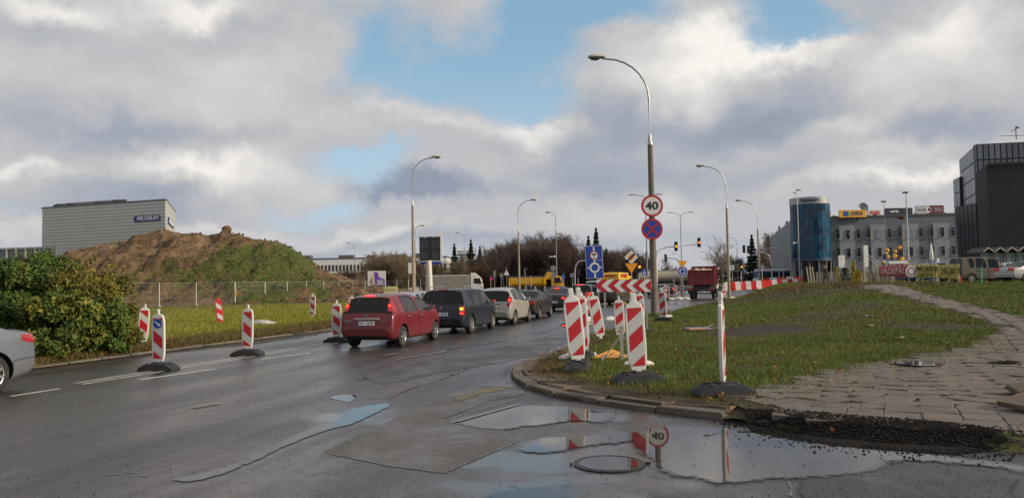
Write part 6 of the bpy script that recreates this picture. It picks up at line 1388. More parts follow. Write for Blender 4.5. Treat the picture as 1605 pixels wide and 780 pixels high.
def plate(root, x, z, s, w=.52, tilt=0, y=0):
    M_ = T((x, y, z)) @ RZ(-90) @ RX(tilt); p = MB().box((0, 0, 0), (w, .012, .115)).build('number_plate', m_plate, root, smooth=0); p.matrix_local = M_; text('plate_lettering', s, .098, m_blk, p, T((.02, -.008, 0)), .001, w * .82, .001); MB().box((-w / 2 + .022, -.007, 0), (.04, .004, .11)).build('plate_band', m_plb, p, smooth=0)
def brake3(root, x, z, w, lit=True): MB().box((x, 0, z), (.03, w, .035)).build('high_brake_light', m_brk_ if lit else m_tail, root, smooth=0)
def wiper(root, x, z, dx, dz): MB().tube([(x, -.02, z), (x + dx * .5, .2, z + dz * .4), (x + dx * .7, .42, z + dz * .45)], .012, 5).build('wiper', m_plas, root)
def antenna(root, x, z): MB().cyl((x, 0, z), (x - .12, 0, z + .2), .008, .004, 6).build('antenna', m_plas, root)
# 1 dark red tall hatchback
p_red = paint('dark_red_paint', (.14, .003, .009), .1)
note = dict(L=4.08, W=1.69, ax=.76, wb=2.60, r=.305, paint=p_red, doors=[(1.0, 1.93), (1.965, 3.0)], wins=[(.92, 1.90), (1.985, 2.84)], rear=(.115, .34), front=(2.6, 3.35), tumble=.24, spokes=6,
    top=[(0, .56), (.03, .68), (.06, .82), (.115, 1.0), (.34, 1.44), (.6, 1.50), (1.3, 1.54), (2.0, 1.52), (2.6, 1.41), (3.35, 1.06), (3.72, .96), (3.98, .80), (4.08, .55)], belt=[(0, .5), (.03, .6), (.06, .74), (.115, .93), (.34, 1.0), (2.6, .985), (3.42, .97), (3.8, .86), (4.0, .7), (4.08, .5)], handle=m_chr)
c, pt, _ = car('car', 'dark red tall hatchback with number plate NO 12230, last of the queue', note, gp(630, 543), HD, 'queue of cars waiting at the roadworks', 3)
pt('tail_light', lambda c_, n: .06 < c_.x < .36 and abs(c_.y) > .60 and 1.02 < c_.z < 1.40 and n.x < .2 and c_.y < 0, m_tail, .008); pt('tail_light', lambda c_, n: .06 < c_.x < .36 and abs(c_.y) > .60 and 1.02 < c_.z < 1.40 and n.x < .2 and c_.y > 0, m_tail, .008)
for s in (-1, 1): MB().ball((.185, s * .655, 1.20), .045, 8).build('lit_brake_lamp', m_brk_, c)
brake3(c, .31, 1.475, .32); MB().box((.045, 0, .83), (.05, .78, .05)).build('tailgate_trim', pm('satin_trim', (.42, .40, .38), .35, .4), c, bevel=.012); plate(c, .015, .71, 'NO 12230', tilt=-14); wiper(c, .13, 1.04, .12, .18); antenna(c, .62, 1.50); MB().cyl((.07, 0, .93), (.05, 0, .93), .045, n=14).build('badge', m_chr, c); MB().box((.04, -.52, .78), (.02, .14, .02)).build('badge', m_chr, c); MB().box((.04, .55, .78), (.02, .2, .03)).build('name_badge', m_chr, c)
# 2 dark blue MPV
p_blu = paint('dark_blue_paint', (.006, .009, .024), .3)
tour = dict(L=4.4, W=1.79, ax=.86, wb=2.68, r=.32, paint=p_blu, doors=[(1.25, 2.12), (2.15, 3.15)], wins=[(.72, 1.18), (1.26, 2.08), (2.18, 2.98)], rear=(.12, .30), front=(2.95, 3.62), tumble=.17, spokes=9, seats=(1.1, 2.1),
    top=[(0, .56), (.03, .7), (.06, .9), (.12, 1.06), (.30, 1.56), (.6, 1.62), (1.5, 1.64), (2.5, 1.62), (2.95, 1.53), (3.62, 1.1), (4.1, .95), (4.33, .78), (4.4, .55)], belt=[(0, .5), (.03, .62), (.06, .82), (.12, 1.0), (.30, 1.03), (2.6, 1.0), (3.62, .98), (4.1, .86), (4.33, .7), (4.4, .5)])
c, pt, _ = car('car', 'dark blue people carrier with silver roof rails and an orange indicator lit', tour, gp(738, 522), HD, 'queue of cars waiting at the roadworks', 2, m_cgd)
for s in (-1, 1):
    b = MB().box((.085, s * .765, .84), (.14, .17, .30)).build('tail_light', m_tail, c, bevel=.02); MB().box((-.073, 0, .07), (.012, .12, .09)).build('indicator', m_bra if s < 0 else m_tail, b, loc=(.085, s * .765, .84)); MB().box((-.073, 0, 0), (.012, .12, .03)).build('reversing_light', m_clr, b, loc=(.085, s * .765, .84)); MB().box((-.073, 0, -.09), (.012, .12, .08)).build('brake_light', m_brk_, b, loc=(.085, s * .765, .84))
    MB().tube([(.6, s * .66, 1.62), (.7, s * .66, 1.68), (2.6, s * .66, 1.68), (2.75, s * .66, 1.61)], .018, 6).build('roof_rail', m_chr, c)
brake3(c, .27, 1.585, .34, False); plate(c, .0, .72, 'ND 35188', tilt=-8); MB().cyl((.05, 0, .94), (.03, 0, .94), .06, n=16).build('badge', m_chr, c); wiper(c, .14, 1.1, .08, .16); antenna(c, .6, 1.62); MB().box((.05, .7, .45), (.02, .3, .04)).build('reflector', m_tail, c)
# 3 silver small tall hatchback
p_sil = paint('silver_paint', (.36, .345, .31), .55, .36)
acl = dict(L=3.84, W=1.76, ax=.74, wb=2.57, r=.31, paint=p_sil, doors=[(1.25, 2.65)], wins=[(.62, 1.30), (1.45, 2.5)], rear=(.10, .40), front=(2.55, 3.2), tumble=.24, spokes=7, seats=(.9, 1.8), mirror=p_sil,
    top=[(0, .56), (.03, .7), (.06, .9), (.10, 1.02), (.40, 1.47), (.75, 1.57), (1.5, 1.6), (2.1, 1.57), (2.55, 1.47), (3.2, 1.08), (3.6, .92), (3.78, .76), (3.84, .55)], belt=[(0, .5), (.03, .62), (.06, .82), (.10, .96), (.40, 1.1), (1.5, 1.06), (2.55, .98), (3.2, .95), (3.6, .84), (3.78, .7), (3.84, .5)])
c, pt, _ = car('car', 'silver short tall hatchback with triangular red tail lights, third in the queue', acl, gp(806, 508.5), HD, 'queue of cars waiting at the roadworks', 2, m_cgd)
for s in (-1, 1):
    M_ = T((.13, s * .765, .98)) @ RX(-s * 14) @ RZ(0); b = MB().box((0, 0, 0), (.16, .15, .46), taper=.85).build('tail_light', m_tail, c, bevel=.02); b.matrix_local = M_; MB().box((-.078, 0, .10), (.012, .09, .11)).build('brake_light', m_brk_, b); MB().box((-.082, 0, -.02), (.012, .09, .05)).build('reversing_light', m_clr, b)
brake3(c, .09, 1.06, .32); plate(c, .015, .82, 'NO 4471K', tilt=-8); MB().box((.03, 0, .90), (.03, .7, .03)).build('tailgate_trim', m_plas, c); antenna(c, .8, 1.57)
# 4 black saloon
p_blk = paint('black_paint', (.012, .012, .014), .3)
def sedan(p, L=4.48, W=1.74, H=1.42, **k):
    d = dict(L=L, W=W, ax=1.02, wb=L * .585, r=.315, paint=p, doors=[(1.22, 2.12), (2.15, 3.15)], wins=[(1.12, 1.42), (1.46, 2.08), (2.2, 2.92)], rear=(.62, 1.28), front=(2.72, 3.42), tumble=.22, spokes=5, seats=(1.55, 2.4),
        top=[(0, .56), (.03, .7), (.06, .9), (.12, .985), (.62, 1.03), (1.28, H - .06), (1.7, H), (2.2, H), (2.72, H - .07), (3.42, .99), (4.1, .88), (L - .1, .74), (L, .52)], belt=[(0, .5), (.03, .62), (.06, .82), (.12, .90), (.62, .95), (2.6, .93), (3.42, .93), (4.1, .82), (L - .1, .66), (L, .48)]); d.update(k); return d
def sedan_lights(c, z=.80, w=.30, lit=True, W=1.74, mid=False, h=.16):
    for s in (-1, 1):
        b = MB().box((.115, s * (W / 2 * .93 - w / 2), z), (.19, w, h)).build('tail_light', m_tail, c, bevel=.02); MB().box((.012, s * (W / 2 * .93 - w * .6), z), (.014, w * .5, h * .55)).build('brake_light', m_brk_ if lit else m_tail, b)
c, pt, _ = car('car', 'black saloon with dark red tail lights, fourth in the queue behind the silver hatchback', sedan(p_blk), gp(845, 499), HD, 'queue of cars waiting at the roadworks'); sedan_lights(c, lit=False); plate(c, .0, .70, 'NOL 5V21', tilt=-8); MB().box((.0, 0, .35), (.04, 1.2, .06)).build('bumper_strip', pm('grey_strip', (.3, .3, .3), .5), c)
c, pt, _ = car('car', 'black low saloon with lit red brake lights, fifth in the queue', sedan(p_blk, 4.65, 1.8, 1.46, top=[(0, .56), (.03, .7), (.06, .95), (.12, 1.05), (.45, 1.10), (1.28, 1.42), (1.7, 1.48), (2.2, 1.48), (2.72, 1.4), (3.42, 1.0), (4.1, .9), (4.55, .74), (4.65, .52)], rear=(.45, 1.28)), gp(893, 487.5), HD, 'queue of cars waiting at the roadworks'); sedan_lights(c, .84, .36, True, 1.8, h=.14); brake3(c, 1.2, 1.43, .34); plate(c, -.0, .60, 'NO 88F', tilt=-8)
# 6 dark SUV, 7 silver van, further cars
suv = dict(tour); suv.update(paint=paint('dark_grey_paint', (.03, .032, .036), .4), H=1.6, r=.34)
c, pt, _ = car('car', 'dark grey tall estate car with its high brake light lit, beyond the left leaning beacon', suv, gp(930, 480.5), HD, 'queue of cars waiting at the roadworks', 2, m_cgd); brake3(c, .26, 1.6, .5); sedan_lights(c, .95, .2, True, 1.79, h=.3); plate(c, .0, .72, 'NO 60271')
p_lsil = paint('light_silver_paint', (.42, .43, .45), .4, .36); van = dict(L=4.8, W=1.9, ax=.95, wb=3.0, r=.33, paint=p_lsil, doors=[(1.4, 2.6), (2.65, 3.6)], wins=[(.35, 1.3), (1.45, 2.55), (2.75, 3.4)], rear=(.12, .22), front=(3.3, 4.0), tumble=.15,
    top=[(0, .56), (.03, .7), (.06, .95), (.12, 1.2), (.22, 1.8), (.5, 1.9), (2.5, 1.9), (3.3, 1.8), (4.0, 1.25), (4.5, 1.05), (4.75, .8), (4.8, .6)], belt=[(0, .5), (.03, .62), (.06, .85), (.12, 1.12), (.22, 1.2), (3.3, 1.15), (4.0, 1.1), (4.5, .95), (4.75, .7), (4.8, .55)])
c, pt, _ = car('car', 'light silver van behind the blue roundabout sign post', van, gp(949, 472.5), HD, 'queue of cars waiting at the roadworks', 2, m_cgd)
bsv = dict(tour); bsv.update(paint=paint('brown_paint', (.055, .042, .035), .4)); c, pt, _ = car('car', 'brown estate car seen under the chevron arrow board', bsv, gp(972, 478), HD + R(-8), None, 2, m_cgd)
c, pt, _ = car('car', 'dark blue saloon roof just showing ahead of the black saloon with lit brake lights', sedan(p_blu), gp(884, 468), HD + .1, None); 
est = sedan(paint('pale_blue_paint', (.30, .34, .42), .5), 4.5, 1.75, 1.47, top=[(0, .56), (.03, .7), (.06, .9), (.12, 1.0), (.5, 1.36), (.9, 1.44), (1.7, 1.48), (2.2, 1.47), (2.72, 1.4), (3.42, 1.0), (4.1, .88), (4.4, .74), (4.5, .52)], rear=(.12, .5), wins=[(.7, 1.2), (1.3, 2.05), (2.2, 2.9)])
c, pt, _ = car('car', 'pale blue estate car mostly hidden behind the dark red hatchback roof', est, at(652, 480, 37) * 1.0, HD, None, 2, m_cgl); c.location.z = 0; q = st(*to_st(at(640, 470, 33)), 0); c.location = (q.x - .6, q.y, 0)
# silver saloon leaving at the left edge (comes towards the camera)
p_bsil = paint('blue_silver_paint', (.17, .185, .22), .5, .34)
ms = sedan(p_bsil, 4.75, 1.83, 1.45, r=.34, ax=1.0, top=[(0, .60), (.03, .76), (.06, .98), (.12, 1.075), (.55, 1.12), (1.28, 1.38), (1.7, 1.45), (2.2, 1.45), (2.72, 1.38), (3.42, 1.0), (4.1, .88), (4.65, .74), (4.75, .52)], belt=[(0, .5), (.03, .66), (.06, .88), (.12, .96), (.62, .99), (2.6, .95), (3.42, .93), (4.1, .82), (4.65, .66), (4.75, .48)], near=-1, spokes=8, wlist=[(0, .72), (.04, .86), (.16, .95), (.6, 1), (3.8, 1), (4.4, .96), (4.65, .84), (4.75, .70)])
c, pt, _ = car('car', 'silver blue saloon cut off by the left edge, only its rear quarter showing', ms, gp(-15, 619), HD + math.pi + R(2), None, 3, m_cgl)
pt('tail_light', lambda c_, n: c_.x < .42 and abs(c_.y) > .50 and .80 + c_.x * .22 < c_.z < .985 + c_.x * .02 and c_.y > 0, m_tail, .008); pt('tail_light', lambda c_, n: c_.x < .42 and abs(c_.y) > .50 and .80 + c_.x * .22 < c_.z < .985 + c_.x * .02 and c_.y < 0, m_tail, .008)
# cars parked on the grass at the right
wag = dict(est); wag.update(paint=p_lsil, near=1)
def parked(label, sp, px, py, hd, gl=m_cgd, Y=None):
    q = tp(px, py) if Y is None else at(px, py, Y); c, pt, _ = car('car', label, sp, q, hd, None, 2, gl); c.location.z = lawn_h(q.x, q.y) - .02; return c
c = parked('light silver estate car parked with its rear beside the green marker pole', wag, 1585, 440, R(6), Y=57); sedan_lights(c, .88, .16, False, h=.24)
wag2 = sedan(paint('parked_silver_paint', (.33, .34, .36), .5), near=1); c = parked('silver saloon with red wraparound tail lights cut off by the right edge', wag2, 1609, 445, R(10), Y=50); sedan_lights(c, .88, .42, False, h=.2); plate(c, 0, .72, 'NO 5512')
brv = dict(tour); brv.update(paint=pm('mud_paint', (.07, .055, .045), .75, 0, .3, 1, dirt=.8, dc=(.12, .10, .08)), near=-1); parked('muddy brown van standing behind the fence end right of the yellow banner', dict(brv, top=[(x, z * 1.15 if z > 1.2 else z) for x, z in brv['top']]), 1500, 437, R(3), Y=57)
c = parked('blue car mostly hidden behind the yellow banner', dict(tour, paint=paint('mid_blue_paint', (.06, .11, .24), .3), near=-1), 1493, 431, R(175), Y=62)
# far little cars beyond the tanker
for (px, Y, lb, p) in [(1030, 84, 'grey car with red lights under the tanker, left of the pole beacons', p_blk), (1046, 88, 'silver car waiting under the tanker behind the small beacons', p_lsil), (1058, 90, 'black car waiting just left of the red tipper', p_blk)]:
    q = at(px, 460, Y); q.z = 0; c, pt, _ = car('car', lb, dict(sedan(p), gapmat=False), q, HD, None, 1, m_cgd); sedan_lights(c, .85, .3, True)
q = at(788, 455, 100); q.z = 0; c, pt, _ = car('car', 'small dark car on the cross road right of the white lorry', dict(sedan(p_blk)), q, R(10), None, 1, m_cgd)
# ---------------------------------------------------------------- trucks
def wheels(root, xs, r, yy, dual=True):
    tm_ = MB().lathe([(r * .55, -.14), (r * .9, -.14), (r, -.08), (r, .08), (r * .9, .14), (r * .55, .14)], (0, 0, 0), 'Y', 22).mesh('tyre', m_rub_); rm_ = MB().lathe([(r * .56, -.13), (r * .5, -.08), (r * .2, -.1), (.001, -.12)], (0, 0, 0), 'Y', 18).mesh('rim', pm('truck_rim', (.25, .24, .22), .6, .2))
    for x in xs:
        for s in (-1, 1):
            w = bpy.data.objects.new('wheel', tm_); col.objects.link(w); w.parent = root; w.location = (x, s * yy, r); w.rotation_euler = (0, 0, 0 if s < 0 else math.pi); o = bpy.data.objects.new('rim', rm_); col.objects.link(o); o.parent = w
def cab(root, x, L, W, z0, z1, mat, glass=m_glass):
    pts = [(x, z0), (x + L, z0), (x + L, z0 + (z1 - z0) * .42), (x + L * .86, z1 - .12), (x + L * .7, z1), (x, z1)]
    MB().prism(pts[::-1], W, Matrix.Identity(4)).build('cab', mat, root, bevel=.06); zw0, zw1 = z0 + (z1 - z0) * .48, z1 - .22
    MB().quad([(x + L * .995, -W * .45, zw0), (x + L * .995, W * .45, zw0), (x + L * .885, W * .43, zw1), (x + L * .885, -W * .43, zw1)]).build('windscreen', glass, root, smooth=0, loc=(.02, 0, 0))
    for s in (-1, 1):
        d = MB().box((x + L * .5, s * (W / 2 + .012), (z0 + z1) / 2 - .1), (L * .62, .03, (z1 - z0) * .8)).build('door', mat, root, bevel=.01); MB().prism([(x + L * .25, zw0), (x + L * .86, zw0), (x + L * .76, zw1), (x + L * .25, zw1)][::-1], .02, T((0, s * (W / 2 + .03), 0))).build('side_window', glass, d, smooth=0); MB().box((x + L * .95, s * (W / 2 + .22), z0 + (z1 - z0) * .62), (.08, .2, .5)).build('mirror', m_plas, root, bevel=.02)
# red tipper seen from behind
p_tip = pm('tipper_red', (.20, .022, .026), .55, 0, .15, 1.2, .2, 20, dirt=.45, dc=(.11, .07, .06)); p_cabw = pm('cab_white', (.62, .60, .56), .45, 0, .08, 1.5, dirt=.3, dc=(.3, .26, .2)); m_cha = pm('chassis', (.028, .026, .025), .7, 0, .2, 3, dirt=.4, dc=(.07, .06, .05))
q = at(1100, 466, 72); rt = thing('tipper_truck', 'red tipper truck with a white cab seen from behind in the right lane', 'truck', (q.x, q.y, 0), HD - R(3)); L_ = 4.6
bd = MB(); bd.box((.06, 0, 2.02), (.10, 2.5, 1.35), M=Matrix.Rotation(.05, 3, 'Y')).build('tail_board', p_tip, rt, bevel=.02)
MB().prism([(.1, 1.35), (L_, 1.35), (L_, 2.85), (L_ - .1, 3.0), (.1, 2.7)][::-1], .08, T((0, -1.25, 0))).build('side_board', p_tip, rt, smooth=0); MB().prism([(.1, 1.35), (L_, 1.35), (L_, 2.85), (L_ - .1, 3.0), (.1, 2.7)][::-1], .08, T((0, 1.25, 0))).build('side_board', p_tip, rt, smooth=0)
MB().box((L_, 0, 2.3), (.1, 2.5, 1.75)).build('headboard', p_tip, rt, smooth=0); MB().box((L_ / 2, 0, 1.36), (L_, 2.45, .1)).build('floor', m_cha, rt, smooth=0)
for y in (-1.2, -.6, 0, .6, 1.2): MB().box((-.02, y, 2.02), (.06, .07, 1.3)).build('rib', p_tip, rt, smooth=0)
MB().box((-.02, 0, 2.68), (.1, 2.5, .1)).box((-.02, 0, 1.4), (.1, 2.5, .08)).build('rim_bar', p_tip, rt, smooth=0)
for x in (.6, 1.4, 2.2, 3.0, 3.8): MB().box((x, -1.31, 2.1), (.08, .06, 1.45)).build('rib', p_tip, rt, smooth=0)
ld = MB()
for _ in range(16): ld.ball((rnd.uniform(.5, 4), rnd.uniform(-.8, .8), 2.45 + rnd.uniform(0, .25)), rnd.uniform(.25, .5), 6, sq=.7)
tag(ld.build('load', pm('pale_rubble', (.42, .38, .30)), rt), None); MB().box((3, .3, .95), (6.2, .85, .35)).box((.2, 0, .8), (.15, 2.3, .18)).box((.3, 0, .55), (.1, 2.0, .1)).box((.5, 0, 1.15), (.6, 1.6, .3)).build('chassis', m_cha, rt, smooth=0)
wheels(rt, (1.3, 2.7, 6.0), .52, 1.02)
for s in (-1, 1): MB().box((.1, s * .95, .92), (.06, .35, .14)).build('tail_light', m_tail, rt, smooth=0); MB().box((.55, s * 1.05, .72), (.04, .5, .5)).build('mudflap', m_plas, rt, smooth=0)
plate(rt, .08, .78, 'NO 8821A'); cab(rt, 4.85, 1.9, 2.4, .9, 2.95, p_cabw); MB().box((4.75, 0, 2.3), (.1, 2.2, 1.2)).build('cab_rear_panel', p_cabw, rt, smooth=0)
# yellow tipper crossing
p_yel = pm('tipper_yellow', (.62, .33, .012), .45, 0, .08, 1.2, dirt=.35, dc=(.22, .13, .05)); q = at(797, 458, 112); yt = thing('tipper_truck', 'yellow half pipe tipper truck crossing behind the queue', 'truck', (q.x, q.y, 0), R(-4))
L_ = 5.6; n = 10; mb = MB(); sec = [(1.22 * math.copysign(abs(math.cos(a)) ** .5, math.cos(a)), 2.25 - .95 * abs(math.sin(a)) ** .6) for a in [math.pi + math.pi * k / n for k in range(n + 1)]]; sec = [(-1.22, 2.75)] + sec + [(1.22, 2.75)]
for (y0, z0), (y1, z1) in zip(sec, sec[1:]): mb.quad([(0.15 + (z0 - 2.75) * -.15, y0, z0), (L_, y0, z0), (L_, y1, z1), (0.15 + (z1 - 2.75) * -.15, y1, z1)])
mb.quad([(.15, y, z) for y, z in sec][::-1]); mb.quad([(L_, y, z) for y, z in sec]); mb.build('tipping_body', p_yel, yt, smooth=60)
for x in (.5, L_ - .3): MB().tube([(x, y * 1.02, z) for y, z in sec], .06, 6).build('rib', p_yel, yt)
MB().tube([(.1, -1.24, 2.76), (L_, -1.24, 2.76)], .07, 6).build('top_rail', pm('rail_blue', (.06, .08, .16)), yt); MB().prism([(L_ - .2, 2.3), (L_ + .7, 2.3), (L_ + .9, 3.3), (L_ + .2, 3.4), (L_ - .2, 2.9)][::-1], 2.2).build('cab_guard', p_yel, yt, bevel=.05)
MB().box((4, 0, .95), (8, .9, .3)).build('chassis', m_cha, yt, smooth=0); wheels(yt, (.7, 2.1, 4.4, 6.9), .5, 1.0); cab(yt, L_ + .75, 1.7, 2.4, .9, 2.75, p_yel)
for x in (1.2,): MB().box((x, -.9, 1.1), (2.6, .1, .2)).build('mudguard', m_plas, yt, smooth=0)
# white lorry with a grey box body
q = at(668, 460, 140); wt_ = thing('box_lorry', 'white lorry with a long grey curtain sided body beyond the fence', 'truck', (q.x, q.y, 0), R(3)); m_cur = pm('grey_curtain', (.20, .19, .17), .7, 0, .08, .8, .3, 4); Lb = 7.9
MB().box((Lb / 2, 0, 2.15), (Lb, 2.5, 2.6)).build('cargo_box', m_cur, wt_, smooth=0); MB().box((Lb / 2, 0, 3.47), (Lb + .05, 2.54, .10)).box((Lb / 2, 0, .84), (Lb + .05, 2.54, .12)).box((Lb, 0, 2.15), (.1, 2.54, 2.65)).build('frame', m_white, wt_, smooth=0); MB().box((Lb / 2, 0, .65), (Lb + 2, .9, .25)).build('chassis', m_cha, wt_, smooth=0)
wheels(wt_, (1.0, 2.2, Lb + 1.0), .5, 1.0); cab(wt_, Lb + .3, 2.3, 2.45, .75, 3.1, p_cabw); MB().prism([(Lb + .3, 3.1), (Lb + 2.1, 3.1), (Lb + 1.2, 3.85), (Lb + .3, 3.9)][::-1], 2.3).build('roof_deflector', p_cabw, wt_, bevel=.08)
# tanker
q = at(1000, 450, 112); tk = thing('tanker_truck', 'long beige tanker crossing behind the traffic signals and the red tipper', 'truck', (q.x, q.y, 0), R(-3)); m_tan = pm('tank_beige', (.34, .31, .24), .45, .1, .1, 1, dirt=.3, dc=(.16, .14, .1))
tb = MB().lathe([(.01, 0), (.7, .08), (.95, .3), (.95, 8.7), (.7, 8.95), (.01, 9.0)], (0, 0, 0), 'Y', 24); tb.v = [(y, x * 1.15, z * .95 + 2.35) for x, y, z in tb.v]; tb.build('tank', m_tan, tk)
for x in (2, 4.5, 7): MB().tube([(x, 1.1 * math.cos(a), 2.35 + .915 * math.sin(a)) for a in [k * math.pi / 12 * 2 for k in range(13)]], .03, 5).build('hoop', m_galv, tk)
MB().box((4.5, 0, 1.25), (9, .9, .25)).box((4.5, -1.0, 1.2), (7.5, .1, .25)).build('chassis', m_cha, tk, smooth=0); MB().box((4, 0, 3.32), (6, .5, .08)).build('walkway', m_galv, tk, smooth=0); wheels(tk, (1.0, 2.2, 3.4), .5, 1.0); cab(tk, 9.2, 2.0, 2.45, .8, 3.3, pm('cab_green', (.16, .28, .17), .5))
# yellow delivery van with red lettering above the arrow board
q = at(956, 470, 70); yv = thing('delivery_van', 'tall yellow delivery van with red lettering behind the chevron arrow board', 'van', (q.x, q.y, 0), HD - R(8)); m_yv = pm('van_yellow', (.68, .47, .015), .4, 0, .05, 1, coat=.3)
MB().prism([(0, .5), (3.4, .5), (3.4, 2.5), (3.3, 2.62), (.1, 2.62), (0, 2.5)][::-1], 1.9).build('body', m_yv, yv, bevel=.08); cab(yv, 3.4, 1.7, 1.85, .5, 2.3, m_yv); wheels(yv, (.8, 4.2), .34, .85); MB().box((.9, 0, 2.66), (.1, .5, .08)).build('high_brake_light', m_tail, yv)
text('lettering', 'RUSTER.P', .42, pm('red_letter', (.55, .03, .03)), yv, T((1.55, -.99, 2.32)), .004, 2.3, .02); text('lettering', 'RUSTER.P', .3, pm('red_letter', (.55, .03, .03)), yv, T((-.03, 0, 2.3)) @ RZ(-90), .004, 1.3, .02)
MB().box((-.02, 0, 1.7), (.03, .04, 1.5)).build('door_gap', m_gap, yv, smooth=0)
for s in (-1, 1): MB().box((-.02, s * .86, 1.2), (.05, .12, .5)).build('tail_light', m_tail, yv, smooth=0)
# bus beyond the barriers
q = at(1186, 437, 135); bu = thing('bus', 'pale blue and white bus standing beyond the barriers left of the office wing', 'bus', (q.x, q.y, .6), R(4)); MB().box((2.8, 0, 1.5), (5.8, 2.4, 2.3)).build('body', pm('bus_blue', (.05, .10, .22), .5), bu, bevel=.1); MB().box((2.8, 0, 2.75), (5.6, 2.3, .35)).build('roof', m_white, bu, bevel=.08)
for k in range(5): MB().box((.7 + k * 1.1, -1.21, 1.9), (.95, .04, .9)).build('window', m_glass, bu, smooth=0)
wheels(bu, (1.0, 4.6), .45, .95)
# ================================================================ BEACONS, BARRIERS, LITTER, PEOPLE
m_bw = pm('beacon_white', (.60, .60, .58), .45, 0, .05, 6, dirt=.22, dc=(.30, .28, .25)); m_br = pm('beacon_red', (.42, .012, .02), .4, 0, .05, 6, dirt=.12, dc=(.22, .05, .04)); m_bg_ = pm('reflective_white', (.46, .47, .47), .35, 0, .04, 8, dirt=.12, dc=(.3, .29, .27)); m_rb = pm('beacon_rubber', (.020, .023, .028), .8, 0, .15, 6, .4, 60, dirt=.3, dc=(.07, .065, .06))
def clip_poly(poly, x0, x1, z0, z1):
    for (ax, lim, sg) in ((0, x0, 1), (0, x1, -1), (1, z0, 1), (1, z1, -1)):
        out = []
        for a, b in zip(poly, poly[1:] + poly[:1]):
            ia, ib = (a[ax] - lim) * sg >= 0, (b[ax] - lim) * sg >= 0
            if ia: out.append(a)
            if ia != ib: k = (lim - a[ax]) / (b[ax] - a[ax]); out.append((a[0] + (b[0] - a[0]) * k, a[1] + (b[1] - a[1]) * k))
        poly = out
        if not poly: return []
    return poly
def panel_meshes(slope, H=.98, knob='round', w=.125, redframe=False):
    """slope +1: stripes rise to the right as seen from the front (-Y)"""
    Wf = w + .025; prof = [(-Wf * .72, 0), (-Wf * .95, .16), (-Wf, .3), (-Wf, H - .12), (-Wf * .8, H + .02), (-.045, H + .06), (.045, H + .06), (Wf * .8, H + .02), (Wf, H - .12), (Wf, .3), (Wf * .95, .16), (Wf * .72, 0)]
    fr = MB().prism(prof[::-1], .055); fr.box((0, 0, -.03), (.09, .05, .08))
    if knob == 'round': fr.cyl((0, 0, H + .05), (0, 0, H + .10), .035, .028, 10); fr.ball((0, 0, H + .125), .038, 10)
    else: fr.box((0, 0, H + .12), (.085, .05, .16)); fr.box((0, 0, H + .065), (.12, .056, .03))
    pl_ = MB(); z0, z1 = .07, H - .03; x0 = w * .86
    for s in (-1, 1):
        y = s * .0295; pl_.quad([(-x0, y, z0), (x0, y, z0), (x0 * .98, y, z1), (-x0 * .98, y, z1)], 1)
        sl = slope * .8
        for k in range(-3, 6):
            za = z1 - .129 - k * .455; poly = [(-1, za - sl), (1, za + sl), (1, za + sl + .24), (-1, za - sl + .24)]; q = clip_poly(poly, -x0, x0, z0, z1)
            if len(q) > 2: pl_.quad([(x, y + s * .0025, z) for x, z in q], 0)
    return fr, pl_
def base_mesh():
    mb = MB(); mb.prism([(-.40, 0), (-.40, .055), (-.26, .135), (-.10, .15), (.10, .15), (.26, .135), (.40, .055), (.40, 0)][::-1], .36)
    for s in (-1, 1): mb.box((s * .31, 0, .10), (.16, .12, .03), M=Matrix.Rotation(s * .45, 3, 'Y')); mb.box((s * .19, .11, .150), (.1, .08, .02)); mb.box((s * .19, -.11, .150), (.1, .08, .02))
    mb.box((0, 0, .155), (.17, .16, .05)); mb.box((0, -.13, .153), (.2, .04, .02)); mb.box((0, .13, .153), (.2, .04, .02)); return mb
def beacon(label, loc_, rz=0, slope=1, tilt=0, lean=0, knob='round', scale=1.0, base=True, arrow=False, grp='red and white beacons on black feet', h=1.0, brz=None, lift=.19, redf=False):
    t = thing('traffic_beacon', label, 'traffic beacon', loc_, R(rz), grp); t.scale = (scale,) * 3; fr, pl_ = panel_meshes(slope, .98 * h, knob); M_ = T((0, 0, lift)) @ RY(tilt) @ RX(lean)
    p = fr.build('frame', m_br if redf else m_bw, t, bevel=.012); p.matrix_local = M_; f = pl_.build('striped_sheet', [m_br, m_bg_], t, smooth=0); f.matrix_local = M_
    if base: b = base_mesh().build('foot', m_rb, t, bevel=.012); b.rotation_euler = (0, 0, R(brz or 0))
    if arrow:
        mb = MB(); full(mb, .105, -.036, 1, 28, (0, .83)); full(mb, .10, -.038, 0, 28, (0, .83)); c0, c1 = (-.055, .875), (.03, .805); bar(mb, c0, c1, .028, -.041, 1); mb.quad([(.062, -.041, .775), (.055, -.041, .845), (-.008, -.041, .782)], 1); a = mb.build('arrow_disc', [m_blu, m_bw], t, smooth=0); a.matrix_local = M_
    return t
def gb(px, py, lawn=False):
    return tp(px, py) if lawn else gp(px, py)
vz = lambda q: Vector((q.x, q.y, verge_h(q.x, q.y)))
beacon('striped beacon with a blue arrow disc on the dashed line near the left', gb(249, 580), -8, -1, .5, 2, arrow=True); beacon('striped beacon without arrow standing behind the arrow beacon at the verge edge', gb(223, 545), 18, -1, 4, 0)
beacon('striped beacon between the arrow beacon and the dark red hatchback', gb(388, 557), -6, -1, 1, 0); beacon('striped beacon on the line just left of the dark red hatchback', gb(528, 536), -4, -1, 0, 0)
q = gp(490, 502); beacon('small striped beacon on the verge kerb behind the white plastic bag', vz(at(490, 500, 39)), -6, -1, 1, 0, base=False, lift=.1); beacon('striped beacon half hidden behind the rear of the dark red hatchback', gp(550, 503), 10, -1, 3, 0)
q = at(346, 515, 33.5); beacon('leaning dark red edged beacon stuck in the verge grass', vz(q), 30, -1, -7, -4, base=False, lift=.06, redf=True, grp=None)
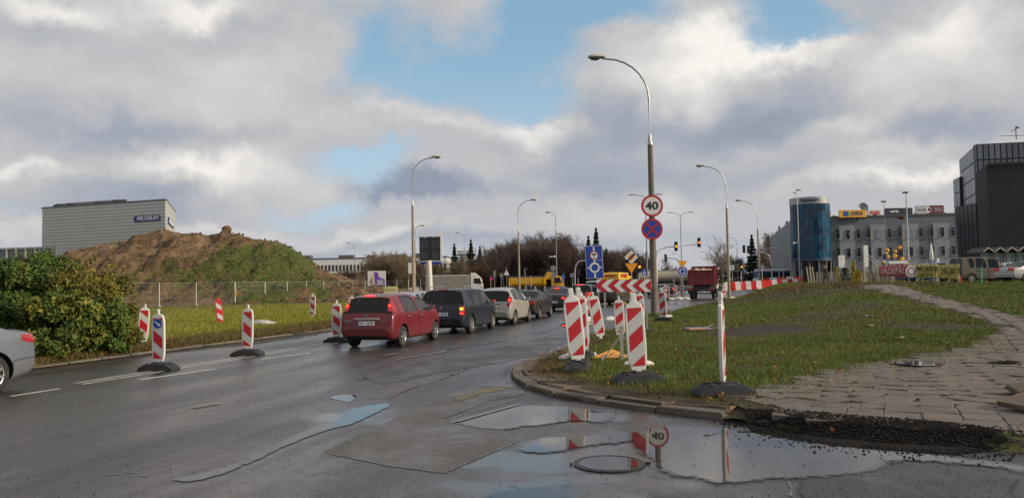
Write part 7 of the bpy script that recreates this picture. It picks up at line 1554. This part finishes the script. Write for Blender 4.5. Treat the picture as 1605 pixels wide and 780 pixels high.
# right-hand group
R_ = dict(slope=1)
beacon('tall beacon leaning slightly left at the tip of the lawn, front of its pair', gb(906, 581, True), 6, 1, -4.5, -3, 'box', 1.12, brz=72); beacon('beacon standing close behind the left leaning one at the lawn tip', gb(913, 564, True), 4, 1, -3, 0, 'box', 1.12, brz=70)
beacon('beacon with a square handle nearest the kerb, in the middle of the lawn tip', gb(1001, 600, True), 3, 1, -2.5, -2, 'box', 1.06, brz=10); beacon('beacon turned almost edge on, standing alone on the lawn', gb(1134, 619, True), 68, 1, 0, 0, 'box', 1.06, brz=-62)
q = at(941, 530, 19.5); q.z = .12; t = beacon('steeply leaning beacon below the blue roundabout sign', q, 8, 1, -10, 0, base=False, lift=.26)
q = at(972, 535, 21); q.z = .1; beacon('slim beacon above the folding stand', q, 2, 1, -1, 0, base=False, lift=.22, scale=.92); q = at(1004, 515, 27); q.z = .1; beacon('beacon seen over the handle of the square handled one', q, 4, 1, 0, 0, base=True)
q = at(1040, 497, 31); q.z = .12; beacon('beacon just right of the 40 sign pole', q, -16, 1, -3.5, 0); q = gp(912, 500); beacon('edge turned beacon beside the dark grey estate car', q, 60, 1, 0, 0); q = gp(921, 496); beacon('pale red backed beacon beside the dark grey estate car', q, 20, 1, 0, 0, redf=True)
for i, (px, Y, lb) in enumerate([(1042, 70, 'leftmost small beacon under the tanker'), (1047, 70, 'second small beacon under the tanker'), (1058.5, 72, 'small beacon midway between the 40 pole and the red tipper'), (1070, 74, 'small beacon at the foot of the roundabout order sign'), (824, 92, 'far beacon left of the worker by the yellow tipper'), (839, 92, 'far beacon right of the worker by the yellow tipper'), (855, 90, 'far beacon under the cab of the yellow tipper'), (884, 88, 'far beacon below the small round blue sign'), (1135, 68, 'beacon at the right rear corner of the red tipper')]):
    q = at(px, 460, Y); q.z = 0; beacon(lb, q, rnd.uniform(-15, 15), 1 if px > 900 else -1, rnd.uniform(-4, 4), 0, scale=1.05)
q = gp(1102, 466.5); t = beacon('beacon lying flat in the road behind the red tipper', q + Vector((0, -4, 0)), 90, 1, 0, 0, base=False, grp=None); t.rotation_euler = (R(90), 0, R(100)); t.location.z = .04
# stand with tripod legs
q = tp(975, 566); t = thing('folding_stand', 'grey square post stand with thin folding legs behind the near beacons', 'sign stand', q); m_gp = pm('weathered_post', (.30, .29, .26), .7, 0, .2, 4, dirt=.5, dc=(.14, .12, .09))
MB().box((0, 0, .36), (.07, .07, .72)).build('post', m_gp, t, smooth=0)
for (x, y, x2, y2) in ((-.42, -.18, .0, 0), (.40, .2, 0, 0)): MB().tube([(x2, y2 - .02, .55), (x, y, .05), (x, y - .05, 0)], .012, 6).build('leg', m_stl, t)
MB().tube([(-.42, -.18, .08), (-.30, -.2, .14), (.1, -.1, .14)], .013, 6).build('brace', m_gp, t); MB().tube([(-.44, -.2, -.02), (-.43, -.2, .14), (-.36, -.2, .16)], .022, 6).build('foot', m_gp, t)
# sandbags / sacks
m_sack = pm('white_sack', (.62, .61, .58), .7, 0, .12, 3, .8, 12, dirt=.35, dc=(.3, .26, .2))
def sack(label, loc_, r, sq=.55, n=1, name='sandbag', mat=None, cat='sandbag', stretch=1.3, rz=0):
    bm = bmesh.new(); bmesh.ops.create_icosphere(bm, subdivisions=3, radius=1)
    for v in bm.verts:
        c = v.co; k = 1 + .22 * mn.noise(c * 1.6 + Vector((rnd.random() * .01 + loc_.x, loc_.y, 0))) + .12 * mn.noise(c * 4 + Vector((loc_.x, 0, 0))); v.co = Vector((c.x * stretch, c.y, max(c.z, -.25) * sq)) * r * k
    me = bpy.data.meshes.new(name); bm.to_mesh(me); bm.free(); me.materials.append(mat or m_sack); me.polygons.foreach_set('use_smooth', [True] * len(me.polygons)); o = bpy.data.objects.new(name, me); col.objects.link(o); o.location = loc_ + Vector((0, 0, r * sq * .25)); o.rotation_euler = (0, 0, rz); return tag(o, label, cat)
for (px, py, r, lb, lawn) in [(889, 562, .15, 'white sandbag left of the foot of the left leaning beacon', 1), (920, 560, .20, 'white sandbag right of the foot of the left leaning beacon', 1), (1010, 573, .15, 'white sandbag at the foot of the square handled beacon, right side', 1), (986, 573, .12, 'small white sandbag left of the square handled beacon', 1), (919, 504, .34, 'white sack heap on the road edge left of the steeply leaning beacon', 0), (933, 501, .3, 'white sack behind the steeply leaning beacon', 0), (955, 502, .26, 'white sack between the two slim beacons', 0), (1044, 498, .26, 'white sack at the foot of the beacon right of the 40 pole', 1), (1001, 500, .24, 'white sack left of the 40 sign pole', 0)]:
    sack(lb, gb(px, py, lawn), r, rz=rnd.random())
for (px, py, r, lb) in [(1146, 466, .4, 'white sack on the road right of the red tipper'), (1064, 461, .45, 'pale sack heap at the small beacons under the tanker'), (1075, 460, .4, 'pale sack left of the red tipper wheel'), (1052, 462, .35, 'pale sack below the small beacons')]: q = at(px, py, 70); q.z = .02; sack(lb, q, r * .8)
q = at(412, 506, 33); bg = sack('crumpled white plastic sheet lying on the verge right of the leaning beacon', vz(q), .36, .5, stretch=1.5, name='plastic_sheet', cat='plastic sheet', mat=pm('dirty_plastic', (.42, .41, .40), .6, 0, .2, 4, .9, 9, dirt=.5, dc=(.2, .18, .15)))
# yellow triangular sign lying on the lawn, second orange sign behind
q = tp(957, 562); t = thing('fallen_warning_sign', 'amber triangular warning sign lying on the grass behind the beacons', 'road sign', q + Vector((0, 0, .05))); mb = MB().prism([(-.42, -.1), (.45, -.1), (.1, .5)], .02, RX(-78)); mb.build('plate', m_org, t, smooth=0); MB().tube([(-.25, .3, .02), (-.62, .75, .16)], .02, 6).build('handle', m_galv, t); MB().tube([(.02, .1, .045), (.12, .22, .05), (.0, .25, .05), (.1, .35, .06)], .012, 5).build('symbol', m_blk, t)
q = at(976, 512, 24); q.z = .06; t = thing('roadworks_sign', 'amber sign board standing low behind the slim beacon', 'road sign', q); MB().box((0, 0, .42), (.5, .03, .30)).box((0, 0, .12), (.42, .03, .18)).build('plate', m_org, t, smooth=0); MB().box((0, .04, .3), (.05, .04, .6)).build('post', m_galv, t)
q = tp(1094, 518); t = thing('fallen_board', 'purple and orange advertising board lying flat on the lawn', 'board', q + Vector((0, 0, .07)), R(8)); MB().box((0, 0, 0), (.75, .55, .02), M=Matrix.Rotation(.08, 3, 'X')).build('panel', pm('board_purple', (.20, .12, .26), .5, 0, .3, 6), t, smooth=0); MB().box((-.1, -.16, .004), (.56, .2, .02), M=Matrix.Rotation(.08, 3, 'X')).build('printed_strip', pm('board_orange', (.45, .2, .05), .5), t, smooth=0); MB().tube([(.3, .1, .0), (.62, .25, .1)], .012, 5).tube([(.3, -.05, .0), (.68, -.08, .02)], .012, 5).build('stick', m_galv, t)
for (px, py) in [(1365, 503), (1357, 498), (1412, 533), (1559, 525), (1362, 497), (1280, 552)]: pass
# stump and dark weeds at the lamp foot
q = tp(1049, 498); t = thing('broken_stump', 'short rotten grey stump beside the lamp post foot', 'stump', q); MB().tube([(0, 0, 0), (.01, 0, .2), (.02, 0, .36)], [.07, .06, .045], 9).build('stump', m_concd, t)
n = 700; c0 = mp; P_ = np.stack([c0.x + nr.normal(0, .38, n), c0.y - .1 + nr.normal(0, .3, n), np.full(n, .1)], 1); blades('lamp_foot_weeds', P_, .22, .012, m_gr, .5)
# ---- red and white water barriers
m_bar_r = pm('barrier_red', (.55, .02, .015), .45, 0, .08, 2, dirt=.15, dc=(.3, .1, .06)); m_bar_w = pm('barrier_white', (.66, .66, .66), .5, 0, .06, 2, dirt=.2, dc=(.4, .37, .33))
def barrier_me(mat): return MB().prism([(-.5, 0), (.5, 0), (.5, .12), (.46, .9), (-.46, .9), (-.5, .12)][::-1], .42).prism([(-.5, 0), (.5, 0), (.46, .28), (-.46, .28)][::-1], .56).box((0, 0, .93), (.8, .3, .08)).mesh('barrier', mat)
bmr, bmw = barrier_me(m_bar_r), barrier_me(m_bar_w)
pats = 'WRWRWRRWRWRW'; row = [(1140, 453, 82), (1180, 451.5, 86), (1220, 449, 90), (1257, 446, 93)]
for k in range(15):
    px = 1139 + k * 8.2; Y = 84 + k * .65; zt = {0: 441.5}.get(k, 441.5 - (k / 14) * 5.5); q = at(px, zt, Y); z = q.z - 1.0; red = k % 2 == (1 if k < 8 else 0)
    o = bpy.data.objects.new('water_barrier', bmr if red else bmw); col.objects.link(o); o.location = (q.x, q.y, z); o.scale = (.66, 1, 1.0); o.rotation_euler = (0, 0, R(6) + rnd.uniform(-.06, .06)); tag(o, ('red' if red else 'white') + ' plastic water barrier in the row before the office wing, ' + (['leftmost', 'second', 'third', 'fourth', 'fifth', 'sixth', 'seventh', 'eighth', 'ninth', 'tenth', 'eleventh', 'twelfth', 'thirteenth', 'fourteenth', 'rightmost'][k]) + (' from the left' if 0 < k < 14 else ''), 'barrier', 'red and white barrier row')
for k in range(6):
    px = 1186 + k * 13; q = at(px, 436.5 - k * .6, 104); o = bpy.data.objects.new('water_barrier', bmr if k % 2 else bmw); col.objects.link(o); o.location = (q.x, q.y, q.z - .9); tag(o, ('red' if k % 2 else 'white') + ' barrier of the second row seen above the front row, ' + ['first', 'second', 'third', 'fourth', 'fifth', 'sixth'][k] + ' from the left', 'barrier', 'red and white barriers behind the row')
# roadside boards behind
for (x0, x1, y0, y1, Y, m_, lb) in [(1138, 1158, 413, 426, 150, 'cream', 'cream shop board with a dark lower edge right of the red tipper cab'), (1165, 1189, 411.5, 423, 150, 'white', 'white roadside board with red lettering behind the concrete pole')]:
    a, b = at(x0, y1, Y), at(x1, y0, Y); t = thing('roadside_board', lb, 'billboard', ((a.x + b.x) / 2, Y, 0)); MB().box((0, 0, (a.z + b.z) / 2), (b.x - a.x, .2, b.z - a.z)).build('panel', pm('board_' + m_, (.5, .47, .42) if m_ == 'cream' else (.55, .55, .56)), t, smooth=0); MB().box((-1, .05, a.z / 2), (.12, .1, a.z)).box((1, .05, a.z / 2), (.12, .1, a.z)).build('post', m_galv, t)
    if m_ == 'white': MB().box((0, -.12, b.z - .35), (2.2, .04, .35)).build('red_band', m_red, t, smooth=0); text('lettering', 'AUTO', .5, m_blk, t, T((0, -.12, a.z + .45)), .005, 1.6)
# ---- site fence and clutter on the right
m_wood = pm('pale_boards', (.42, .37, .27), .75, 0, .25, 2, dirt=.3, dc=(.2, .16, .1)); m_yb = pm('yellow_bush_leaf', (.5, .36, .05))
yl_m = leaf_mat('yellow_leaves', [(.1, (.22, .17, .02)), (.6, (.42, .31, .03)), (.95, (.5, .40, .08))])
def ybush(px, ptop, Y, w, label, n=1500):
    b = at(px, 442, Y); z0 = lawn_h(b.x, b.y); h = at(px, ptop, Y).z - z0; t = thing('yellow_bush', label, 'bush', (b.x, b.y, z0)); a = nr.uniform(0, 6.28, n); z = nr.uniform(0, 1, n) ** .8; r = np.sqrt(nr.uniform(0, 1, n)) * w * (1 - z * .75); C = np.stack([r * np.cos(a), r * np.sin(a), z * h], 1); o = bpy.data.objects.new('foliage', leaves_mesh('foliage', C, .07, yl_m)); col.objects.link(o); o.parent = t; MB().cyl((0, 0, 0), (0, 0, h * .8), .03, .01, 5).build('stem', m_bark[0], t)
ybush(1311, 418, 80, .55, 'yellow leaved bush between the two walking people'); ybush(1339, 409, 79, .45, 'tall yellow leaved bush right of the person with a bag', 1200); ybush(1346, 424, 66, .5, 'low yellow bush beside the tall yellow one', 900)
t = thing('board_fence', 'makeshift fence of pale upright boards and posts left of the red banner', 'fence', (0, 0, 0))
for k in range(40):
    px = 1352 + k * 1.25 + rnd.uniform(-.3, .3); Y = 62 - k * .05; b = at(px, 445, Y); z0 = lawn_h(b.x, b.y); hh = rnd.uniform(.7, 1.5); MB().box((0, 0, hh / 2), (.05, .03, hh), rnd.uniform(-.2, .2)).build('board', m_wood if rnd.random() < .7 else pm('dark_board', (.10, .085, .07), .8), t, smooth=0, loc=(b.x, b.y + rnd.uniform(-.2, .2), z0)).rotation_euler = (0, rnd.uniform(-.06, .06), 0)
for px in (1268, 1273, 1277): b = at(px, 440, 74); z0 = lawn_h(b.x, b.y); MB().box((0, 0, .8), (.10, .05, 1.7)).build('board', m_wood, t, smooth=0, loc=(b.x, b.y, z0)).rotation_euler = (0, -.12, 0)
for k in range(7): b = at(1281 + k * 5, 440, 75); z0 = lawn_h(b.x, b.y); MB().box((0, 0, .55), (.22, .05, 1.15)).build('board', pm('grey_board', (.16, .15, .13), .8), t, smooth=0, loc=(b.x, b.y, z0))
MB().tube([at(1352, 423, 62), at(1400, 424, 60)], .02, 5).build('rail', m_wood, t); MB().tube([at(1357, 400, 62), at(1385, 424, 61)], .03, 5).tube([at(1360, 398, 62), at(1378, 412, 61)], .02, 5).build('brace', m_white, t); a = at(1356.5, 390, 64); MB().box((a.x, a.y, a.z - 1.2), (.35, .2, 3.0)).build('white_post', m_white, t, smooth=0)
a, b = at(1314, 400, 84), at(1324.5, 419, 84); t = thing('white_notice_board', 'tall white notice board above the yellow bush', 'notice board', (a.x, 84, 0)); MB().box(((b.x - a.x) / 2, 0, (a.z + b.z) / 2), (b.x - a.x, .06, a.z - b.z)).build('panel', m_white, t, smooth=0); MB().box((.05, .05, b.z / 2 + .5), (.06, .06, b.z + 1)).box((b.x - a.x - .05, .05, b.z / 2 + .5), (.06, .06, b.z + 1)).build('post', m_galv, t)
MB().box(((b.x - a.x) / 2, -.035, a.z - .35), (.25, .01, .05)).build('printed_line', m_blk, t, smooth=0)
# yellow balls on a rig (clutter above the red banner)
t = thing('float_rig', 'rack of orange and yellow floats above the red banner', 'rack', (0, 0, 0)); MB().tube([at(1393, 440, 64), at(1394, 392, 64)], .03, 6).tube([at(1404, 440, 64), at(1401, 390, 64)], .03, 6).build('frame', m_galv, t)
MB().box(at(1404, 411, 63.5), (1.5, .8, .22)).build('white_tray', m_white, t, smooth=0)
for (px, py, r) in [(1390.5, 392, .17), (1391, 402, .14), (1403, 394, .14), (1402.5, 401, .18), (1410, 388, .17), (1414, 406, .18), (1389, 397, .12), (1422, 413, .10), (1386, 419, .12)]: MB().ball(at(px, py, 63.7), r, 10).build('float', pm('float_orange', (.70, .33, .015), .4) if r > .13 else pm('float_yellow', (.6, .45, .03), .4), t)
MB().box(at(1386.5, 402, 63.8), (.3, .1, .4)).build('blue_cloth', m_blu, t, smooth=0); MB().ball(at(1384, 412, 63.5), .16, 8, sq=1.5).build('green_float', pm('float_green', (.25, .32, .03), .5), t)
# banners
def cloth(name, label, x0, x1, yt0, yt1, yb0, yb1, Y, mat, cat='banner'):
    nx, nz_ = 40, 8; vs = []; fs = []
    c = at(x0, yb0, Y)
    for i in range(nx + 1):
        u = i / nx; a = at(x0 + (x1 - x0) * u, yt0 + (yt1 - yt0) * u + .35 * math.sin(u * 9), Y - .6 * u); b = at(x0 + (x1 - x0) * u, yb0 + (yb1 - yb0) * u + .3 * math.sin(u * 7 + 1), Y - .6 * u)
        for j in range(nz_ + 1): p = b.lerp(a, j / nz_); p.y += .05 * math.sin(u * 40 + j * .4) + .03 * math.sin(u * 17 - j); vs.append(tuple(p - Vector((c.x, c.y, 0))))
    for i in range(nx):
        for j in range(nz_): k = i * (nz_ + 1) + j; fs.append((k, k + nz_ + 1, k + nz_ + 2, k + 1))
    t = thing(name, label, cat, (c.x, c.y, 0)); me = bpy.data.meshes.new('cloth'); me.from_pydata(vs, [], fs); me.materials.append(mat); me.polygons.foreach_set('use_smooth', [True] * len(fs)); o = bpy.data.objects.new('cloth', me); col.objects.link(o); o.parent = t; sd_ = o.modifiers.new('thickness', 'SOLIDIFY'); sd_.thickness = .012; sd_.offset = 1
    for xx in (x0, (x0 + x1) / 2, x1):
        u = (xx - x0) / (x1 - x0); a = at(xx, yt0 + (yt1 - yt0) * u, Y - .6 * u + .08) - Vector((c.x, c.y, 0)); MB().box((a.x, a.y + .05, a.z / 2), (.06, .06, a.z + .1)).build('post', m_wood, t, smooth=0)
    return t, c
def on_banner(t, c, s, px, py, Y, size, w, mat, sx=0): p = at(px, py, Y) - Vector((c.x, c.y, 0)); p.y -= .17; text('lettering', s, size, mat, t, T(p) @ RZ(-17), .004, w, .006, sx)
m_bred = pm('banner_red', (.42, .10, .11), .65, 0, .1, 1.5); m_byel = pm('banner_yellow', (.46, .40, .11), .65, 0, .1, 1.5, dirt=.2, dc=(.2, .17, .05)); m_bink = pm('banner_ink', (.04, .035, .025), .6); m_bpale = pm('banner_pale', (.55, .48, .50), .6)
t, c = cloth('red_banner', 'faded red banner with pale slanted lettering on the fence right of the path', 1378, 1424, 416.5, 415, 432, 434, 54, m_bred)
on_banner(t, c, '/ADEPALIS', 1401, 424.5, 53.6, .62, 1.85, m_bpale, .3)
t, c = cloth('yellow_banner', 'yellow banner with POMOC DROGOWA lettering beside the red banner', 1424, 1468, 415, 414, 434, 436, 53, m_byel)
p_ = at(1427, 425, 52.9) - Vector((c.x, c.y, 0)); MB().cyl(p_ + Vector((0, -.10, 0)), p_ + Vector((0, -.13, 0)), .40, n=24).build('round_emblem', m_bpale, t); MB().lathe([(.22, 0), (.24, .01), (.27, .01), (.28, 0)], tuple(p_ + Vector((0, -.14, 0))), 'Y', 20).build('emblem_ring', pm('emblem_ink', (.15, .12, .2)), t)
on_banner(t, c, 'POMOC DROGOWA', 1451, 421, 52.6, .42, 1.4, m_bink); on_banner(t, c, 'CAŁODOBOWA', 1449, 430.5, 52.6, .18, .95, m_bink)
t, c = cloth('yellow_banner', 'yellow banner with large black phone digits hanging crooked at the fence end', 1470.5, 1503, 415, 414, 435.5, 438.5, 52, m_byel); on_banner(t, c, '706-200 15', 1488, 425, 51.6, .55, 1.15, m_bink)
q = at(1462, 436, 47); q.z = lawn_h(q.x, q.y); t = thing('grey_tub', 'small dark grey tub in front of the yellow banner', 'tub', q); MB().box((0, 0, .2), (.3, .3, .42), taper=1.1).build('tub', pm('tub_grey', (.08, .09, .09), .6), t, bevel=.02); MB().box((0, 0, .42), (.36, .36, .04)).build('lid', pm('tub_grey', (.08, .09, .09)), t, bevel=.01)
for (px, py0, py1, Y, c_, r, nm, lb) in [(1538, 418, 440, 46, (.02, .32, .18), .05, 'green_marker_pole', 'bright green marker pole standing in the grass left of the parked cars'), (1505.5, 432, 440, 46, (.55, .04, .02), .045, 'red_marker_post', 'short red marker post at the end of the yellow banner')]:
    q = at(px, py1, Y); q.z = lawn_h(q.x, q.y); h = at(px, py0, Y).z - q.z; t = thing(nm, lb, 'marker post', q); MB().cyl((0, 0, 0), (.03, 0, h), r, n=10).build('post', pm(nm, c_, .5), t); MB().cyl((.03, 0, h), (.03, 0, h + .02), r * 1.1, n=10).build('cap', m_dark, t)
q = at(1459, 380, 62); q.z = 1.2; t = thing('folded_parasol', 'folded white parasol on a pole behind the yellow banner', 'parasol', q); h = at(1459, 381, 62).z - 1.2; MB().cyl((0, 0, 0), (0, 0, h), .03, n=8).build('pole', m_galv, t); MB().lathe([(.05, h - 1.5), (.16, h - 1.3), (.13, h - .7), (.04, h)], n=12).build('canopy', m_white, t)
t = thing('yard_railing', 'white yard railing behind the banners', 'railing', (0, 0, 0)); a, b = at(1425, 409, 70), at(1500, 404, 68); MB().tube([a, b], .035, 6).build('rail', m_galv, t); MB().tube([a - Vector((0, 0, .5)), b - Vector((0, 0, .5))], .025, 6).build('rail', m_galv, t)
for k in range(9): p = a.lerp(b, k / 8); MB().box((p.x, p.y, (p.z + 1) / 2), (.06, .06, p.z - 1)).build('post', m_galv, t, smooth=0)
p = at(1469.5, 406, 66); MB().box((p.x, p.y, p.z - .6), (.2, .2, 1.4)).build('gate_pillar', m_white, t, smooth=0)
# litter on the lawn
for i, (px, py, lb) in enumerate([(1357, 498, 'white paper scrap nearest the mud patch on the lawn crest'), (1412, 533, 'white paper scrap low on the right half of the lawn'), (1365, 513, 'small white scrap between the other two paper scraps')]):
    q = tp(px, py); o = MB().prism([(-.06, -.03), (.05, -.04), (.07, .03), (-.04, .05)], .01, RX(70)).build('paper_scrap', m_wht, None, smooth=0, loc=q + Vector((0, 0, .07))); tag(o, lb, 'litter')
# ---- people
def person(label, loc_, rz, H, top_c, leg_c, pose, hair=(.03, .025, .02), bag=False, skin=(.42, .24, .17), hat=None):
    t = thing('person', label, 'person', loc_, rz); k = H / 1.75
    P_ = {'pelvis': (0, 0, .92), 'chest': (0, .01, 1.25), 'neck': (0, .0, 1.46), 'hd0': (0, -.01, 1.55), 'hd1': (0, -.015, 1.66), 'hd2': (0, 0, 1.72)}
    E_ = [('pelvis', 'chest'), ('chest', 'neck'), ('neck', 'hd0'), ('hd0', 'hd1'), ('hd1', 'hd2')]; Rr = {'pelvis': (.17, .13), 'chest': (.20, .14), 'neck': (.065, .065), 'hd0': (.075, .085), 'hd1': (.082, .10), 'hd2': (.06, .07)}
    for s, nm in ((-1, 'l'), (1, 'r')):
        fy = pose * s * .18; P_.update({nm + 'hip': (s * .09, 0, .86), nm + 'kn': (s * .10, -fy * .6 - .02, .49), nm + 'an': (s * .10, -fy, .09), nm + 'to': (s * .11, -fy - .17, .035), nm + 'sh': (s * .19, 0, 1.40), nm + 'el': (s * .27, fy * .5, 1.13), nm + 'wr': (s * .28, fy * .6 - .10, .90), nm + 'pa': (s * .28, fy * .6 - .12, .83)})
        E_ += [('pelvis', nm + 'hip'), (nm + 'hip', nm + 'kn'), (nm + 'kn', nm + 'an'), (nm + 'an', nm + 'to'), ('chest', nm + 'sh'), (nm + 'sh', nm + 'el'), (nm + 'el', nm + 'wr'), (nm + 'wr', nm + 'pa')]
        Rr.update({nm + 'hip': (.105, .11), nm + 'kn': (.07, .075), nm + 'an': (.05, .055), nm + 'to': (.04, .035), nm + 'sh': (.075, .08), nm + 'el': (.06, .06), nm + 'wr': (.04, .035), nm + 'pa': (.035, .04)})
        for f in range(4): nme = nm + 'f%d' % f; P_[nme] = (s * .28 + s * (-.012), fy * .6 - .155 + f * .022, .76 - (.01 if f in (1, 2) else 0)); E_.append((nm + 'pa', nme)); Rr[nme] = (.010, .010)
        nme = nm + 'th'; P_[nme] = (s * .26, fy * .6 - .165, .82); E_.append((nm + 'pa', nme)); Rr[nme] = (.012, .012)
    names = list(P_); me = bpy.data.meshes.new('body'); me.from_pydata([tuple(c * k for c in P_[n]) for n in names], [(names.index(a), names.index(b)) for a, b in E_], []); o = bpy.data.objects.new('body', me); col.objects.link(o); o.modifiers.new('skin', 'SKIN'); sv = me.skin_vertices[0].data
    for i, n in enumerate(names): sv[i].radius = tuple(r * k for r in Rr[n]); sv[i].use_root = n == 'pelvis'
    ss_ = o.modifiers.new('ss', 'SUBSURF'); ss_.levels = 1; ss_.render_levels = 1; dg = bpy.context.evaluated_depsgraph_get(); dg.update(); ev = bpy.data.meshes.new_from_object(o.evaluated_get(dg)); bpy.data.objects.remove(o)
    ms = [pm('skin_%s' % str(skin), skin, .6), pm('coat_%s' % str(top_c), top_c, .85, 0, .1, 4), pm('trousers_%s' % str(leg_c), leg_c, .85, 0, .1, 4), pm('shoe', (.015, .013, .012), .6), pm('hair_%s' % str(hair), hair, .8)]; ev.materials.clear()
    for m in ms: ev.materials.append(m)
    mi = []
    for p in ev.polygons:
        c = p.center / k; z = c.z; a = abs(c.x); mi.append(3 if z < .10 else 2 if z < .80 and a < .22 else 0 if (a > .2 and z < .90) or z > 1.475 else 1)
        if z > 1.66 or (z > 1.56 and c.y > .02): mi[-1] = 4
    ev.polygons.foreach_set('material_index', mi); ev.polygons.foreach_set('use_smooth', [True] * len(mi)); b = bpy.data.objects.new('body', ev); col.objects.link(b); b.parent = t
    MB().lathe([(.215 * k, .78 * k), (.205 * k, .95 * k), (.20 * k, 1.2 * k), (.215 * k, 1.36 * k), (.15 * k, 1.44 * k), (.075 * k, 1.47 * k)], n=14).build('jacket', ms[1], t).scale = (1, .74, 1)
    MB().ball((0, -.105 * k, 1.60 * k), .014 * k, 6).build('nose', ms[0], t)
    for s in (-1, 1): MB().ball((s * .03 * k, -.092 * k, 1.625 * k), .009 * k, 6).build('eye', m_blk, t); MB().ball((s * .082 * k, 0, 1.6 * k), .02 * k, 6).build('ear', ms[0], t)
    MB().box((0, -.098 * k, 1.565 * k), (.04 * k, .01, .008 * k)).build('mouth', pm('lips', (.3, .1, .09)), t)
    if bag: bg_ = sack('black carrier bag held by the person in dark jeans', t.matrix_basis @ Vector((0, 0, 0)), .14, 1.2, name='carrier_bag', cat='bag', mat=pm('bag_black', (.012, .012, .014), .5)); bg_.location = loc_ + Vector((-.36, -.12, .60))
    return t
def pl_person(px, pyf, Y): q = at(px, pyf, Y); q.z = lawn_h(q.x, q.y); return q
person('person in a dark jacket and brown trousers walking this way beside the grey boards', pl_person(1294, 442, 72), R(12), 1.72, (.012, .012, .015), (.06, .04, .03), 1, hair=(.35, .22, .17)); person('person in a dark jacket and dark jeans walking on the path with a black bag', pl_person(1325.5, 442, 74), R(5), 1.78, (.010, .010, .012), (.02, .03, .05), -1, bag=True)
q = at(830, 458, 92); q.z = 0; person('worker in dark clothes standing between two far beacons by the yellow tipper', q, R(160), 1.75, (.02, .025, .05), (.03, .03, .04), .3)
